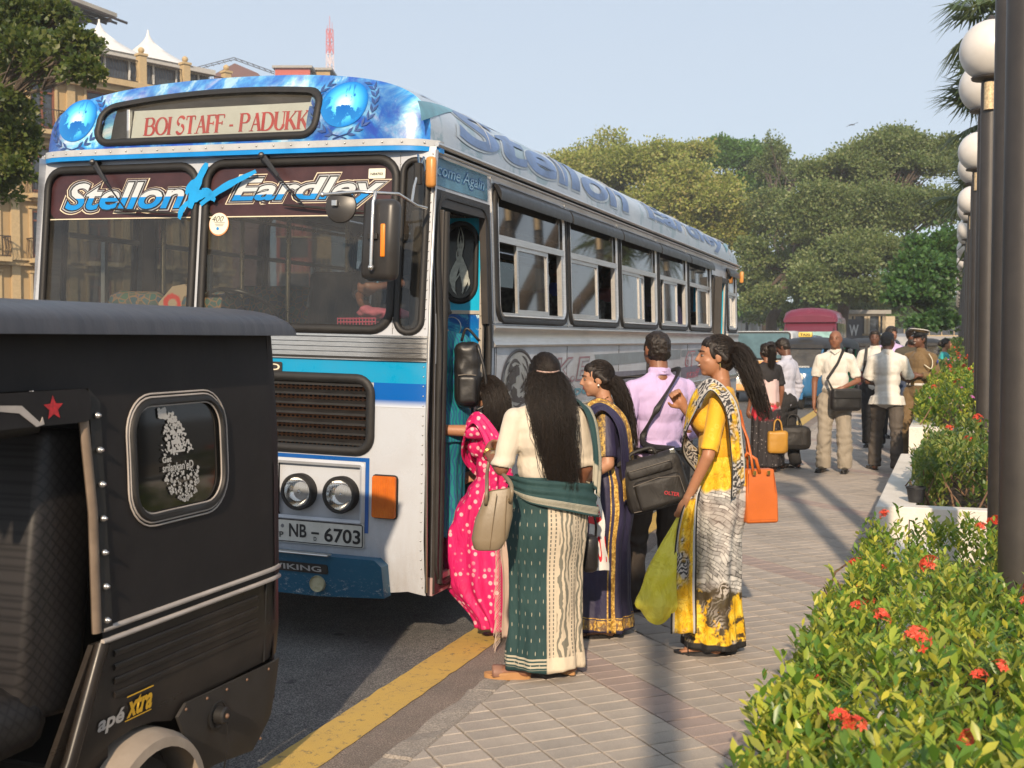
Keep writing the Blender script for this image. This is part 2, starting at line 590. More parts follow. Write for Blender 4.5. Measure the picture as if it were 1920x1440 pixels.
O = V((-1.156, 4.98))
def clipx(poly, x, keep_gt):
 out = []
 for i in range(len(poly)):
  a = poly[i]; b = poly[(i + 1) % len(poly)]
  ina = (a.x > x) == keep_gt; inb = (b.x > x) == keep_gt
  if ina: out.append(a)
  if ina != inb: out.append(a.lerp(b, (x - a.x) / (b.x - a.x)))
 return out
cells = []
for j in range(-60, 130):
 for i in range(-330, 120):
  c0 = O + e1 * (i * .105) + e2 * (j * .205)
  if not (-2.0 < c0.x < 0.9 and 2.2 < c0.y < 26): continue
  if c0.y > 15 and c0.x > .5: continue
  gp = .0035
  q = [c0 + e1 * a + e2 * b for a, b in ((-.0525 + gp, -.1025 + gp), (.0525 - gp, -.1025 + gp), (.0525 - gp, .1025 - gp), (-.0525 + gp, .1025 - gp))]
  q = clipx(q, -1.79, True)
  if len(q) < 3: continue
  q = [p for p in q if True]
  a_ = sum((q[k].x * q[(k + 1) % len(q)].y - q[(k + 1) % len(q)].x * q[k].y) for k in range(len(q)))
  if abs(a_) < .004: continue
  cells.append((c0, q, j % 11 == 0))
def vis(c0):
 x = c0.x * math.cos(YAW) + c0.y * math.sin(YAW); z = -c0.x * math.sin(YAW) + c0.y * math.cos(YAW)
 if z < .5: return 1e9
 px = 960 + FPX * x / z; py = 720 + FPX * (1.58 / z - .038)
 if px < 640 or px > 1640 or py > 1470: return 1e9
 if px > 1420 and c0.x > -.42: return 1e9
 if py > 1180 and 3.95 < c0.y < 0: return 1e9
 return z
cells.sort(key=lambda c: vis(c[0]))
stuff = {False: MB(), True: MB()}
for k, (c0, q, red) in enumerate(cells):
 dz = rnd.uniform(-.0015, .0015); tx = rnd.uniform(-.006, .006); ty = rnd.uniform(-.006, .006)
 n = len(q)
 loc = V((c0.x, c0.y, .12))
 top = [(p.x - c0.x, p.y - c0.y, dz + (p.x - c0.x) * tx + (p.y - c0.y) * ty) for p in q]
 ins = .004
 top_i = [(x * (1 - ins / .06), y * (1 - ins / .06), z) for x, y, z in top]
 mid = [(x, y, z - .003) for x, y, z in top]
 bot = [(x, y, -.02) for x, y, z in top]
 vs = top_i + mid + bot
 fs = [tuple(range(n))] + [(i, n + i, n + (i + 1) % n, (i + 1) % n) for i in range(n)] + [(n + i, 2 * n + i, 2 * n + (i + 1) % n, n + (i + 1) % n) for i in range(n)]
 fs = [f if t == 0 else tuple(f) for t, f in enumerate(fs)]
 if k < 300 and vis(c0) < 1e8:
  link('paver', mesh('paver', vs, fs), PR if red else PG, pav, loc=loc)
 else:
  stuff[red].add([(x + loc.x, y + loc.y, z + loc.z) for x, y, z in vs], fs)
for red in (False, True):
 o = stuff[red].build('pavers', PR if red else PG, pav); o['kind'] = 'stuff'
# ================================================================== planters (stepped white concrete boxes)
g = N('white_concrete')
n = g.noise(3, 6, .65)
g.set(g.ramp(n, [(.3, (.58, .54, .48)), (.7, (.74, .70, .64))]), .8)
g.bump(g.vor(90), .5, .004)
WCON = g.m
g = N('soil'); g.set(g.ramp(g.noise(30, 6, .7), [(.3, (.035, .025, .018)), (.75, (.16, .11, .075))]), .95); g.bump(g.noise(25, 6, .8), 1, .04); SOIL = g.m
def planter(y0, y1, x0, x1, ztop, lab, zs=.14, ledge=.24):
 sl = .025
 X = lambda x, y: x + sl * (y - y0)
 t = thing('planter', lab, 'planter', (x0, y0, 0), 0, 'stepped white concrete planters')
 mb = MB()
 o_ = [(X(x0, y0), y0), (X(x1, y0), y0), (X(x1, y1), y1), (X(x0, y1), y1)]
 i_ = [(X(x0 + ledge, y0), y0 + .12), (X(x1 - .12, y0), y0 + .12), (X(x1 - .12, y1), y1 - .03), (X(x0 + ledge, y1), y1 - .03)]
 vs = []
 for (x, y) in o_: vs.append((x - x0, y - y0, .1))
 for (x, y) in o_: vs.append((x - x0, y - y0, ztop - .006))
 for (x, y) in o_: vs.append((x - x0 + (.006 if x < x1 - .5 else -.006), y - y0 + (.006 if y < y1 - .5 else -.006), ztop))
 for (x, y) in i_: vs.append((x - x0, y - y0, ztop))
 for (x, y) in i_: vs.append((x - x0, y - y0, ztop - zs - .05))
 fs = []
 for l in range(4):
  for k in range(4):
   a = l * 4 + k; b = l * 4 + (k + 1) % 4
   fs.append((a, b, b + 4, a + 4))
 mb.add(vs, fs)
 mb.build('wall', WCON, t)
 bm = bmesh.new()
 bmesh.ops.create_grid(bm, x_segments=24, y_segments=24, size=.5)
 for v_ in bm.verts:
  u, w_ = v_.co.x + .5, v_.co.y + .5
  yy = y0 + .12 + w_ * (y1 - y0 - .15)
  xx = X(x0 + ledge, yy) * (1 - u) + X(x1 - .12, yy) * u
  v_.co = V((xx - x0, yy - y0, ztop - zs + .03 * mn.noise(V((xx * 3, yy * 3, 2)))))
 me = bpy.data.meshes.new('soil'); bm.to_mesh(me); bm.free()
 link('soil', me, SOIL, t, smooth=True)
 return t
planter(1.0, 7.6, -.30, 1.6, .46, 'nearest low white planter filled with red flowering bushes')
planter(7.6, 11.2, -.27, 1.7, .65, 'white concrete planter with wide ledge and small black pot on it')
planter(11.2, 17.4, -.11, 1.9, .90, 'taller white planter wall beside the officer in khaki', ledge=.2)
planter(17.4, 30, .10, 2.2, 1.02, 'far white planter with pink and red flowers behind the officer', ledge=.2)
planter(30, 60, .45, 2.8, 1.12, 'farthest planter in the row under the lamp posts', ledge=.2)
# ================================================================== lamp posts
g = N('lamp_post_paint')
g.set(g.ramp(g.noise(5, 6, .7), [(.3, (.030, .026, .024)), (.75, (.052, .045, .040))]), .42)
g.bump(g.noise(220, 3, .6), .35, .002); POST = g.m
g = N('opal_globe')
g.set(g.ramp(g.noise(6, 5, .6), [(.3, (.60, .57, .53)), (.7, (.68, .65, .61))]), .3); GLOBE = g.m
BRASS = mat('weathered_cover', (.55, .42, .25), .6, .2, var=.4, nscale=60)
def lamp_post(loc, zc=4.08, lab='', zbase=.4, globe=True):
 t = thing('lamp_post', lab, 'street lamp', (loc[0], loc[1], zbase), 0, 'black lamp posts with white globes in a row')
 H_ = zc - zbase
 mb = MB(); mb.lathe([(.076, 0), (.0755, H_ - .30), (.072, H_ - .235)], 24)
 mb.build('post', POST, t, smooth=40)
 mb = MB(); mb.lathe([(.05, H_ - .30), (.06, H_ - .235), (.15, H_ - .215), (.155, H_ - .2), (.10, H_ - .185)], 24)
 mb.build('collar', POST, t, smooth=40)
 M_ = Matrix.Translation((-.01, -.068, H_ - .38))
 mb = MB(); mb.lathe([(.045, -.10), (.045, .12), (.040, .125)], 14, M=M_)
 mb.build('ballast_cover', BRASS, t, smooth=40)
 mb = MB(); mb.ell((0, 0, H_ + .02), .25, nu=32, nv=20)
 mb.build('globe', GLOBE, t, smooth=True)
 mb = MB(); mb.lathe([(.05, H_ + .255), (.03, H_ + .29), (.012, H_ + .31)], 10)
 mb.build('finial', POST, t, smooth=40)
 return t
names = ['nearest thick black lamp post at right edge of photo', 'second black lamp post with large white globe and tan cover below it', 'third lamp post, its globe half hidden by the second post', 'fourth lamp post along the planters', 'fifth lamp post along the planters', 'sixth lamp post along the planters']
k = 0
for st in range(15):
 for b in (0, 1):
  Z = 4.5 + 5.1 * st + b * 1.35
  if st == 0 and b: Z = 5.95
  X_, Y_, _ = at_depth(1791 + 560 / Z, 0, Z)
  zb = .3 if Y_ < 7.6 else .5 if Y_ < 11.2 else .7 if Y_ < 17.4 else .85
  if b == 0:
   lab = ['nearest and thickest looking black lamp post at the right edge', 'black lamp post with the largest visible white globe at upper right', 'lamp post with second large globe below the topmost pair', 'front lamp post of the fourth pair of globes from the top right', 'front lamp post of the fifth pair of globes'][st] if st < 5 else 'far lamp post in the shrinking row of white globes'
  else:
   lab = ['lamp post standing right behind the nearest post at right edge', 'lamp post whose globe peeks out below the largest globe', 'rear post of the second pair, globe peeking at lower left', 'rear post of the fourth pair of globes from the top right', 'rear lamp post of the fifth pair of globes'][st] if st < 5 else 'far lamp post in the shrinking row of white globes'
  lamp_post((X_, Y_), 4.08, lab, zb)
# posts of the same row behind the camera and across (they throw the shadows that cross the pavement)
for (X_, Y_, lb) in ((.32, -1.07, 'lamp post of the row behind the camera'), (.27, -5.2, 'farther lamp post behind the camera')):
 lamp_post((X_, Y_), 4.08, lb, .11)
# ================================================================== foliage tools
def leaf_mat(name, cols, trans=.35, rough=.45, nscale=.25, spec=.4):
 """cols: three leaf colours picked per leaf, plus slow drift through the crown"""
 if name in _m: return _m[name]
 g = N(name)
 isl = g.n('NewGeometry').outputs['Random Per Island']; oi = g.n('ObjectInfo').outputs['Random']
 r = g.math('FRACT', g.math('ADD', isl, oi))
 c = g.ramp(r, [(i / (len(cols) - 1), c) for i, c in enumerate(cols)])
 n = g.noise(nscale, 3, .5)
 c = g.mix(g.ramp(n, [(.35, 0.0), (.65, .5)]), c, cols[0])
 g.set(c, rough); g.b.inputs['Specular IOR Level'].default_value = spec
 tb = g.n('BsdfTranslucent'); g.put(tb.inputs[0], g.mix(.5, c, (.35, .42, .05)))
 mx = g.n('MixShader'); mx.inputs[0].default_value = trans
 g.t.links.new(g.b.outputs[0], mx.inputs[1]); g.t.links.new(tb.outputs[0], mx.inputs[2])
 g.t.links.new(mx.outputs[0], g.t.nodes['Material Output'].inputs[0])
 _m[name] = g.m
 return g.m
def np_mesh(name, co, tris_per, nv_per, face_idx):
 """many copies of a small piece: co (n, nv, 3); face_idx list of index tuples (tris or quads)"""
 n = co.shape[0]
 me = bpy.data.meshes.new(name)
 me.vertices.add(n * nv_per)
 me.vertices.foreach_set('co', co.astype(np.float32).ravel())
 L_ = [len(f) for f in face_idx]
 per = sum(L_)
 base = np.concatenate([np.array(f) for f in face_idx])
 idx = (base[None, :] + (np.arange(n) * nv_per)[:, None]).ravel()
 me.loops.add(n * per); me.loops.foreach_set('vertex_index', idx.astype(np.int32))
 me.polygons.add(n * len(L_))
 st = np.concatenate([[0], np.cumsum(L_)[:-1]])
 starts = (st[None, :] + (np.arange(n) * per)[:, None]).ravel()
 me.polygons.foreach_set('loop_start', starts.astype(np.int32))
 me.update(calc_edges=True)
 me.validate()
 return me
def basis(d, rg):
 d = d / np.linalg.norm(d, axis=1, keepdims=True)
 a = rg.normal(size=d.shape)
 a -= d * (a * d).sum(1, keepdims=True)
 a /= np.linalg.norm(a, axis=1, keepdims=True)
 return d, a, np.cross(d, a)
LEAF = np.array([(0, 0, 0), (.45, .30, .04), (.45, -.30, .04), (1, 0, 0.0), (.45, 0, -.04)])   # along, across, up
LEAF_F = [(0, 4, 1), (0, 2, 4), (4, 3, 1), (4, 2, 3)]
def leaves_np(pos, direc, size, rg, shape=LEAF, up=None):
 d, a, b = basis(direc, rg)
 if up is not None:
  # leaf upper side roughly up
  b = np.cross(d, np.tile(np.array(up, float), (len(d), 1))); b /= (np.linalg.norm(b, axis=1, keepdims=True) + 1e-6)
  b, a = np.cross(b, d), b
  t = rg.uniform(-.7, .7, len(d))[:, None]
  a, b = a * np.cos(t) + b * np.sin(t), -a * np.sin(t) + b * np.cos(t)
 s = size[:, None, None]
 return pos[:, None, :] + s * (shape[None, :, 0:1] * d[:, None, :] + shape[None, :, 1:2] * a[:, None, :] + shape[None, :, 2:3] * b[:, None, :])
CARD = np.array([(0, 0, 0), (.5, .38, .08), (.5, -.38, .08), (1, 0.05, -.05)])
CARD_F = [(0, 2, 3), (0, 3, 1)]
def tree(name, label, base, blobs, lm, bm_, n_leaf=9000, lsize=.35, trunk_r=.35, seed=1, group=None, clump=.16, trunk_top=None, cat='tree', sub=13, flat=1.0, open_=.0):
 """blobs: (centre xyz, rx, ry, rz). Each carries smaller tufts; limbs reach every blob, twigs every tuft, leaves sit round the twig ends."""
 rg = np.random.default_rng(seed); rr = random.Random(seed)
 t = thing(name, label, cat, base, 0, group)
 B = V(base)
 top = V(trunk_top) - B
 tmb = MB()
 pts = [top * (i / 6) + V((rr.uniform(-.35, .35), rr.uniform(-.35, .35), 0)) * trunk_r * (1 if 0 < i < 6 else 0) for i in range(7)]
 tmb.tube(pts, [trunk_r * (1.25 if i == 0 else 1 - .07 * i) for i in range(7)], 12)
 lmb = MB(); P = []; Dr = []
 wts = [(b[1] * b[3]) for b in blobs]; tw_ = sum(wts)
 for bi, (c, rx, ry, rz) in enumerate(blobs):
  c = V(c) - B; r3 = np.array([rx, ry, rz])
  mid = top.lerp(c, .5) + V((rr.uniform(-1, 1), rr.uniform(-1, 1), rr.uniform(-.2, 1))) * (c - top).length * .12
  rad = trunk_r * .34
  q = [top.lerp(mid, i / 3) if i < 4 else mid.lerp(c, (i - 3) / 3) for i in range(7)]
  q = [p + V((rr.uniform(-1, 1), rr.uniform(-1, 1), rr.uniform(-1, 1))) * rad * .6 for p in q]; q[0] = top
  lmb.tube(q, [rad * (1 - .11 * i) for i in range(7)], 6)
  ns = sub + rr.randint(-1, 3)
  nl = int(n_leaf * wts[bi] / tw_ / ns)
  for k in range(ns):
   u = rg.normal(size=3); u /= np.linalg.norm(u)
   if u[2] < -.4: u[2] *= -.6
   sc = np.array(c) + u * r3 * rg.uniform(.45, .92)
   sr = r3 * rg.uniform(.26, .56) * np.array([1, 1, 1.05])
   e = V(sc); s0 = q[rr.choice((3, 4, 5, 6))]
   mm = s0.lerp(e, .5) + V((rr.uniform(-.15, .15), rr.uniform(-.15, .15), rr.uniform(-.02, .15))) * (e - s0).length
   lmb.tube([s0, s0.lerp(mm, .5), mm, e], [rad * .36, rad * .28, rad * .22, rad * .10], 4, cap=False)
   nc = max(5, int(nl / 14))
   v = rg.normal(size=(nc, 3)); v /= np.linalg.norm(v, axis=1, keepdims=True); v[:, 2] = np.where(v[:, 2] < -.2, v[:, 2] * -.5, v[:, 2])
   cp = sc + v * sr * (rg.uniform(.35, 1.12, nc) ** .7)[:, None]
   for i in range(min(nc, 5)):
    lmb.tube([mm.lerp(e, .6), V(cp[i])], [rad * .10, rad * .03], 3, cap=False)
   m_ = rg.uniform(.6, 1.3, nc) * clump * float(np.prod(sr)) ** (1 / 3) * 2.7
   per = 14
   off = rg.normal(size=(nc, per, 3)); off /= np.linalg.norm(off, axis=2, keepdims=True); off *= rg.uniform(.1, 1, (nc, per, 1)) ** .6; off[:, :, 2] *= flat
   pp = cp[:, None, :] + off * m_[:, None, None]
   dd = off + v[:, None, :] * .6 + rg.normal(size=off.shape) * .5 + np.array([0, 0, -.1])
   P.append(pp.reshape(-1, 3)); Dr.append(dd.reshape(-1, 3))
 P = np.concatenate(P); Dr = np.concatenate(Dr)
 sz = rg.uniform(.6, 1.25, len(P)) * lsize
 me = np_mesh('crown', leaves_np(P, Dr, sz, rg, CARD), 2, 4, CARD_F)
 o = link('crown', me, lm, t); o['kind'] = 'stuff'
 tmb.build('trunk', bm_, t, smooth=50)
 lmb.build('limbs', bm_, t, smooth=50)
 return t
BARK = mat('bark', (.085, .062, .045), .9, var=.35, nscale=6, bump=.8, bscale=14, bdist=.05)
BARKL = mat('bark_pale', (.13, .10, .075), .9, var=.3, nscale=8, bump=.6, bscale=20, bdist=.03)
def bl(px, py, Z, rpx, rpz, ry=None):
 """crown blob measured in the picture at a chosen distance"""
 x, y, z = at_depth(px, py, Z)
 return ((x, y, z), rpx / FPX * Z, (ry if ry else rpx / FPX * Z * .9), rpz / FPX * Z)
LY = leaf_mat('leaf_yellow_green', [(.19, .24, .05), (.29, .33, .07), (.40, .40, .12), (.34, .27, .11)], .35, nscale=.12)
LD = leaf_mat('leaf_deep_green', [(.06, .14, .03), (.10, .21, .045), (.15, .27, .06)], .3, nscale=.12)
LO = leaf_mat('leaf_olive_grey', [(.09, .14, .045), (.15, .20, .07), (.24, .26, .11)], .3, nscale=.12)
LG = leaf_mat('leaf_dark_gloss', [(.022, .07, .018), (.04, .11, .028), (.08, .17, .04)], .25, nscale=.3)
LN = leaf_mat('leaf_near_tree', [(.03, .055, .012), (.055, .09, .02), (.12, .15, .035), (.2, .2, .06)], .35, nscale=.6)
def gnd(px, Z): x, y, z = at_depth(px, 638, Z); return (x, y, 0)
tree('rain_tree', 'broad yellow green tree rising behind the bus roof', gnd(1330, 88),
  [bl(1060, 345, 90, 62, 62), bl(1130, 330, 92, 75, 58), bl(1215, 345, 88, 95, 75), bl(1300, 390, 84, 85, 75), bl(1235, 430, 86, 110, 70), bl(1130, 420, 90, 80, 80), bl(1345, 450, 84, 70, 75), bl(1290, 300, 92, 60, 30), bl(1390, 430, 86, 50, 60)],
  LY, BARKL, 130000, .25, .4, 3, 'park trees beyond the traffic', trunk_top=at_depth(1330, 560, 88), clump=.2)
tree('park_tree', 'round deep green tree top above the rear of the bus', gnd(1440, 100),
  [bl(1350, 300, 100, 48, 38), bl(1405, 320, 98, 62, 48), bl(1425, 385, 96, 58, 55), bl(1370, 380, 100, 50, 40)],
  LD, BARK, 50000, .28, .4, 4, 'park trees beyond the traffic', trunk_top=at_depth(1430, 520, 98), clump=.2)
tree('park_tree', 'tall sparse tree with forked dark trunks behind the red bus', gnd(1430, 74),
  [bl(1440, 330, 92, 35, 55), bl(1480, 350, 95, 40, 60), bl(1455, 430, 80, 60, 70), bl(1430, 500, 74, 55, 50), bl(1520, 450, 78, 60, 60), bl(1440, 570, 72, 50, 35)],
  LO, BARK, 34000, .22, .45, 5, 'park trees beyond the traffic', trunk_top=at_depth(1470, 510, 74), clump=.16)
tree('rain_tree', 'huge spreading olive green tree filling the right background', gnd(1560, 70),
  [bl(1580, 330, 74, 85, 60), bl(1660, 305, 74, 75, 50), bl(1720, 330, 72, 70, 60), bl(1540, 410, 70, 75, 65), bl(1640, 410, 72, 100, 70), bl(1730, 420, 68, 70, 65), bl(1600, 500, 66, 100, 60), bl(1530, 550, 66, 65, 50), bl(1640, 560, 64, 70, 45), bl(1670, 262, 76, 40, 14), bl(1750, 290, 72, 45, 30)],
  LO, BARK, 190000, .19, .5, 6, 'park trees beyond the traffic', trunk_top=at_depth(1590, 540, 68), clump=.2)
tree('garden_tree', 'dense dark glossy tree left of the lamp posts', gnd(1730, 40),
  [bl(1745, 480, 42, 50, 45), bl(1715, 525, 40, 62, 42), bl(1755, 560, 40, 50, 45), bl(1700, 560, 39, 38, 28), bl(1750, 610, 38, 40, 25), bl(1790, 500, 42, 40, 60)],
  LG, BARK, 26000, .17, .2, 7, 'park trees beyond the traffic', trunk_top=at_depth(1735, 600, 40), clump=.22)
tree('park_tree', 'broad low olive tree filling the gap between the trunks', gnd(1500, 82), [bl(1430, 540, 84, 60, 45), bl(1500, 520, 84, 60, 55), bl(1560, 560, 82, 60, 40), bl(1640, 580, 80, 70, 35), bl(1470, 590, 82, 60, 25), bl(1560, 470, 84, 60, 60)], LO, BARK, 40000, .28, .3, 28, 'park trees beyond the traffic', trunk_top=at_depth(1500, 590, 82), clump=.2)
tree('park_tree', 'low dark trees at the far end of the road', gnd(1410, 110),
  [bl(1400, 590, 110, 60, 35), bl(1450, 600, 105, 60, 30), bl(1530, 600, 110, 60, 30), bl(1620, 590, 110, 60, 35), bl(1700, 600, 110, 70, 35), bl(1780, 590, 110, 70, 50)],
  LD, BARK, 14000, .5, .4, 8, 'park trees beyond the traffic', trunk_top=at_depth(1500, 620, 110))
tree('street_tree', 'dark leafy tree with pale branches at upper left before the hotel', gnd(-330, 20),
  [bl(40, 60, 17, 95, 55), bl(-60, 120, 18, 120, 110), bl(60, 130, 16.5, 75, 55), bl(140, 95, 16, 55, 38), bl(20, 20, 17.5, 80, 45), bl(0, 215, 17.5, 70, 60), bl(170, 145, 15.6, 42, 26), bl(40, 290, 17, 40, 60), bl(-10, 360, 17, 55, 60), bl(-90, 260, 18, 100, 100), bl(30, 200, 16.4, 40, 25), bl(110, 40, 17, 45, 30), bl(20, 330, 16.5, 45, 35)],
  LN, BARKL, 42000, .085, .16, 9, None, trunk_top=at_depth(-200, 420, 19), clump=.26)
# ------------------------------------------------------------------ fan palm at upper right
def palm(label, base, crown, nfan, rfan, seed, group='fan palms behind the lamp posts'):
 rr = random.Random(seed); rg = np.random.default_rng(seed)
 t = thing('fan_palm', label, 'palm tree', base, 0, group)
 B = V(base); c = V(crown) - B
 mb = MB(); mb.tube([(0, 0, 0), c * .5 + V((.1, 0, 0)), c], [.22, .17, .15], 12); mb.build('trunk', BARK, t, smooth=50)
 pm = leaf_mat('palm_leaf', [(.05, .085, .03), (.085, .125, .05), (.16, .17, .075)], .2, .4, 2)
 for k in range(nfan):
  az = rr.uniform(0, 2 * PI); el = rr.uniform(-1.0, 1.2)
  d = V((math.cos(az) * math.cos(el), math.sin(az) * math.cos(el), math.sin(el)))
  st = c + d * rr.uniform(.5, 1.0) * rfan
  mb = MB(); mb.tube([c, c.lerp(st, .5) + V((0, 0, .08)), st], [.025, .02, .015], 5)
  side = d.cross(V((0, 0, 1))).normalized(); up = side.cross(d).normalized()
  nb = 26
  for i in range(nb):
   a = (i / (nb - 1) - .5) * 4.2
   v = (d * math.cos(a) + side * math.sin(a)).normalized()
   Lb = rfan * (.75 + .25 * math.cos(a)) * rr.uniform(.9, 1.08)
   wd = rfan * .035
   pr_ = v.cross(up).normalized()
   p0 = st; p1 = st + v * Lb * .55 + up * .03 * rfan; p2 = st + v * Lb + V((0, 0, -rr.uniform(.05, .45) * rfan))
   mb.add([p0, p1 + pr_ * wd, p1 - pr_ * wd, p2, p1 + up * wd * .5], [(0, 4, 1), (0, 2, 4), (1, 4, 3), (4, 2, 3)])
  mb.build('palm_frond', pm, t)
 return t
palm('tall fan palm behind the globes at the top right corner', (4.3, 20.5, 0), at_depth(1880, 30, 21), 34, .82, 3)
palm('fan palm crown behind the second lamp post', (4.9, 24, 0), at_depth(1895, 210, 23.5), 36, .95, 5)
palm('lower fan palm hidden between the lamp posts', (5.6, 28, 0), at_depth(1880, 380, 27), 24, 1.2, 8)
# ------------------------------------------------------------------ ixora bushes
IX = leaf_mat('ixora_leaf', [(.06, .15, .02), (.13, .26, .03), (.34, .44, .05), (.66, .60, .08), (.10, .22, .03), (.42, .40, .07)], .38, .35, 1.5, .5)
IXD = leaf_mat('ixora_leaf_dark', [(.04, .10, .022), (.09, .16, .035), (.22, .28, .06), (.40, .37, .09)], .35, .4, 1.5, .5)
STEM = mat('stem', (.17, .10, .06), .85, var=.3)
FLR = leaf_mat('ixora_flower', [(.72, .05, .035), (.80, .10, .05), (.85, .16, .09)], .25, .5)
FLP = leaf_mat('pink_flower', [(.62, .16, .50), (.7, .25, .6)], .25, .5)
LEAF2 = np.array([(0, 0, 0), (.25, .13, .03), (.25, -.13, .03), (.6, .19, .04), (.6, -.19, .04), (1, 0, -.03), (.25, 0, 0), (.6, 0, 0)])
LEAF2_F = [(0, 6, 1), (0, 2, 6), (6, 7, 3, 1), (2, 4, 7, 6), (7, 5, 3), (4, 5, 7)]
def leaf_mesh():
 return mesh('leaf', [tuple(v) for v in LEAF2], LEAF2_F)
LM = leaf_mesh(); LM.materials.append(IX); shade(LM)
LMD = leaf_mesh(); LMD.materials.append(IXD); shade(LMD)
def flower_mesh(m, n=9, seed=0, r=.035):
 rr = random.Random(seed); mb = MB()
 for k in range(n):
  az = rr.uniform(0, 2 * PI); el = rr.uniform(.2, 1.5)
  d = V((math.cos(az) * math.cos(el), math.sin(az) * math.cos(el), math.sin(el)))
  p = d * r * rr.uniform(.8, 1.2)
  mb.tube([(0, 0, 0), p], [.0015, .0012], 3, cap=False)
  s = d.cross(V((.3, .2, 1))).normalized(); u = s.cross(d)
  for q in range(4):
   a = q * PI / 2 + rr.uniform(-.2, .2)
   v = s * math.cos(a) + u * math.sin(a); w_ = s * -math.sin(a) + u * math.cos(a)
   mb.add([p, p + v * .009 + w_ * .006 + d * .002, p + v * .019, p + v * .009 - w_ * .006 + d * .002], [(0, 1, 2, 3)])
 me = mb.me('flower_head'); me.materials.append(m)
 return me
FM = [flower_mesh(FLR, 16, s, .042) for s in range(4)]
FMP = [flower_mesh(FLP, 8, s, .02) for s in range(2)]
def bush(label, y0, y1, x0, x1, ztop, zsoil, n_stuff, n_obj, lsz, seed, nflow, dark=False, group='red flowering bushes in the planters', edge=.22, nstem=26, pink=0, soft=.12):
 rg = np.random.default_rng(seed); rr = random.Random(seed)
 cx, cy = (x0 + x1) / 2, (y0 + y1) / 2
 t = thing('ixora_bush', label, 'bush', (cx, cy, zsoil), 0, group)
 hz = ztop - zsoil
 def top(x, y):
  e = min(1, max(0, (x - x0) / edge)) ** .5
  n_ = mn.noise(V((x * 3.1 + seed, y * 3.1, 0)))
  return hz * (.55 + .45 * e) + soft * n_ + .04 * mn.noise(V((x * 11, y * 11, seed)))
 def sample():
  x = rr.uniform(x0, x1) if rr.random() > .25 else x0 + abs(rr.gauss(0, .06)); y = rr.uniform(y0, y1)
  T = top(x, y)
  d = rr.random() ** 2.2
  z = T * (1 - .85 * d)
  if x < x0 + .14 and rr.random() < .6: x -= .05 + .1 * (z / max(.1, hz)) * rr.random()
  return x - cx + rr.gauss(0, .02), y - cy + rr.gauss(0, .02), z
 def rosette(n):
  P = []; D = []; Sx = []
  while len(P) < n:
   x, y, z = sample()
   a0 = rr.uniform(0, 6.28); tilt = V((rr.gauss(0, .35), rr.gauss(0, .35), 1)).normalized()
   for k in range(rr.randint(4, 7)):
    a = a0 + k * 2.4; el = rr.uniform(.15, 1.05)
    d = V((math.cos(a) * math.cos(el), math.sin(a) * math.cos(el), math.sin(el))) + tilt * .3
    P.append((x, y, z - .012 * k)); D.append(tuple(d)); Sx.append(lsz * rr.uniform(.6, 1.15))
  return np.array(P), np.array(D), np.array(Sx)
 P, D, Sx = rosette(n_stuff)
 me = np_mesh('foliage', leaves_np(P, D, Sx, rg, LEAF2, up=(0, 0, 1)), 0, 8, LEAF2_F); shade(me)
 o = link('foliage', me, IXD if dark else IX, t); o['kind'] = 'stuff'
 if n_obj:
  P, D, Sx = rosette(n_obj)
  for i in range(n_obj):
   x, y, z = P[i]
   z = top(x + cx, y + cy) + .01 + rr.uniform(-.02, .03)
   d = V(D[i]).normalized()
   s_ = V((0, 0, 1)).cross(d).normalized(); u = d.cross(s_)
   tt = rr.uniform(-.5, .5); s2 = s_ * math.cos(tt) + u * math.sin(tt); u2 = d.cross(s2)
   M_ = Matrix((d, s2, u2)).transposed().to_4x4()
   M_ = Matrix.Translation((x, y, z)) @ M_ @ Matrix.Scale(Sx[i], 4)
   ob = bpy.data.objects.new('leaf', LMD if dark else LM); C.objects.link(ob); ob.parent = t; ob.matrix_basis = M_
 mb = MB()
 for k in range(nstem):
  x, y, z = sample(); bx, by = x + rr.gauss(0, .12), y + rr.gauss(0, .12)
  z = max(z, hz * .5)
  mb.tube([(bx, by, 0), ((x + bx) / 2 + rr.gauss(0, .03), (y + by) / 2 + rr.gauss(0, .03), z * .5), (x, y, z)], [.008, .006, .003], 5, cap=False)
 mb.build('stems', STEM, t)['kind'] = 'stuff'
 for k in range(nflow + pink):
  x, y, z = sample(); z = top(x + cx, y + cy) + rr.uniform(.0, .05)
  pk = k >= nflow
  me = (FMP if pk else FM)[rr.randrange(2 if pk else 4)]
  ob = bpy.data.objects.new('flower_head', me); C.objects.link(ob); ob.parent = t
  ob.location = (x, y, z); ob.rotation_euler = (rr.gauss(0, .4), rr.gauss(0, .4), rr.uniform(0, 6)); s_ = rr.uniform(.5, .95); ob.scale = (s_, s_, s_)
 return t
bush('bush nearest the camera at bottom right corner with bright yellow green leaves', 1.2, 2.45, -.33, .9, .80, .32, 8500, 100, .062, 11, 14)
bush('bright bush with big red flower clusters left of the nearest lamp post foot', 2.45, 3.6, -.31, 1.0, .81, .32, 9000, 90, .056, 12, 16)
bush('bush with a red flower head in the middle of the near planter', 3.6, 4.9, -.28, 1.0, .79, .32, 9500, 70, .048, 13, 16)
bush('last bush of the near planter in front of the white wall', 4.9, 6.5, -.20, 1.0, .76, .32, 9500, 50, .048, 14, 16)
bush('bush with bare stems behind the small black pot', 7.95, 9.5, .05, 1.2, 1.00, .51, 5200, 0, .06, 15, 8, True, pink=3, nstem=60)
bush('tall thin bush behind the one with bare stems', 9.6, 11.0, .12, 1.2, 1.04, .51, 3600, 0, .06, 16, 6, True, pink=3, nstem=50)
bush('green bush beside the officer with a twig reaching over the wall', 11.5, 14.2, .05, 1.5, 1.22, .76, 6500, 0, .065, 17, 10, pink=6, soft=.2)
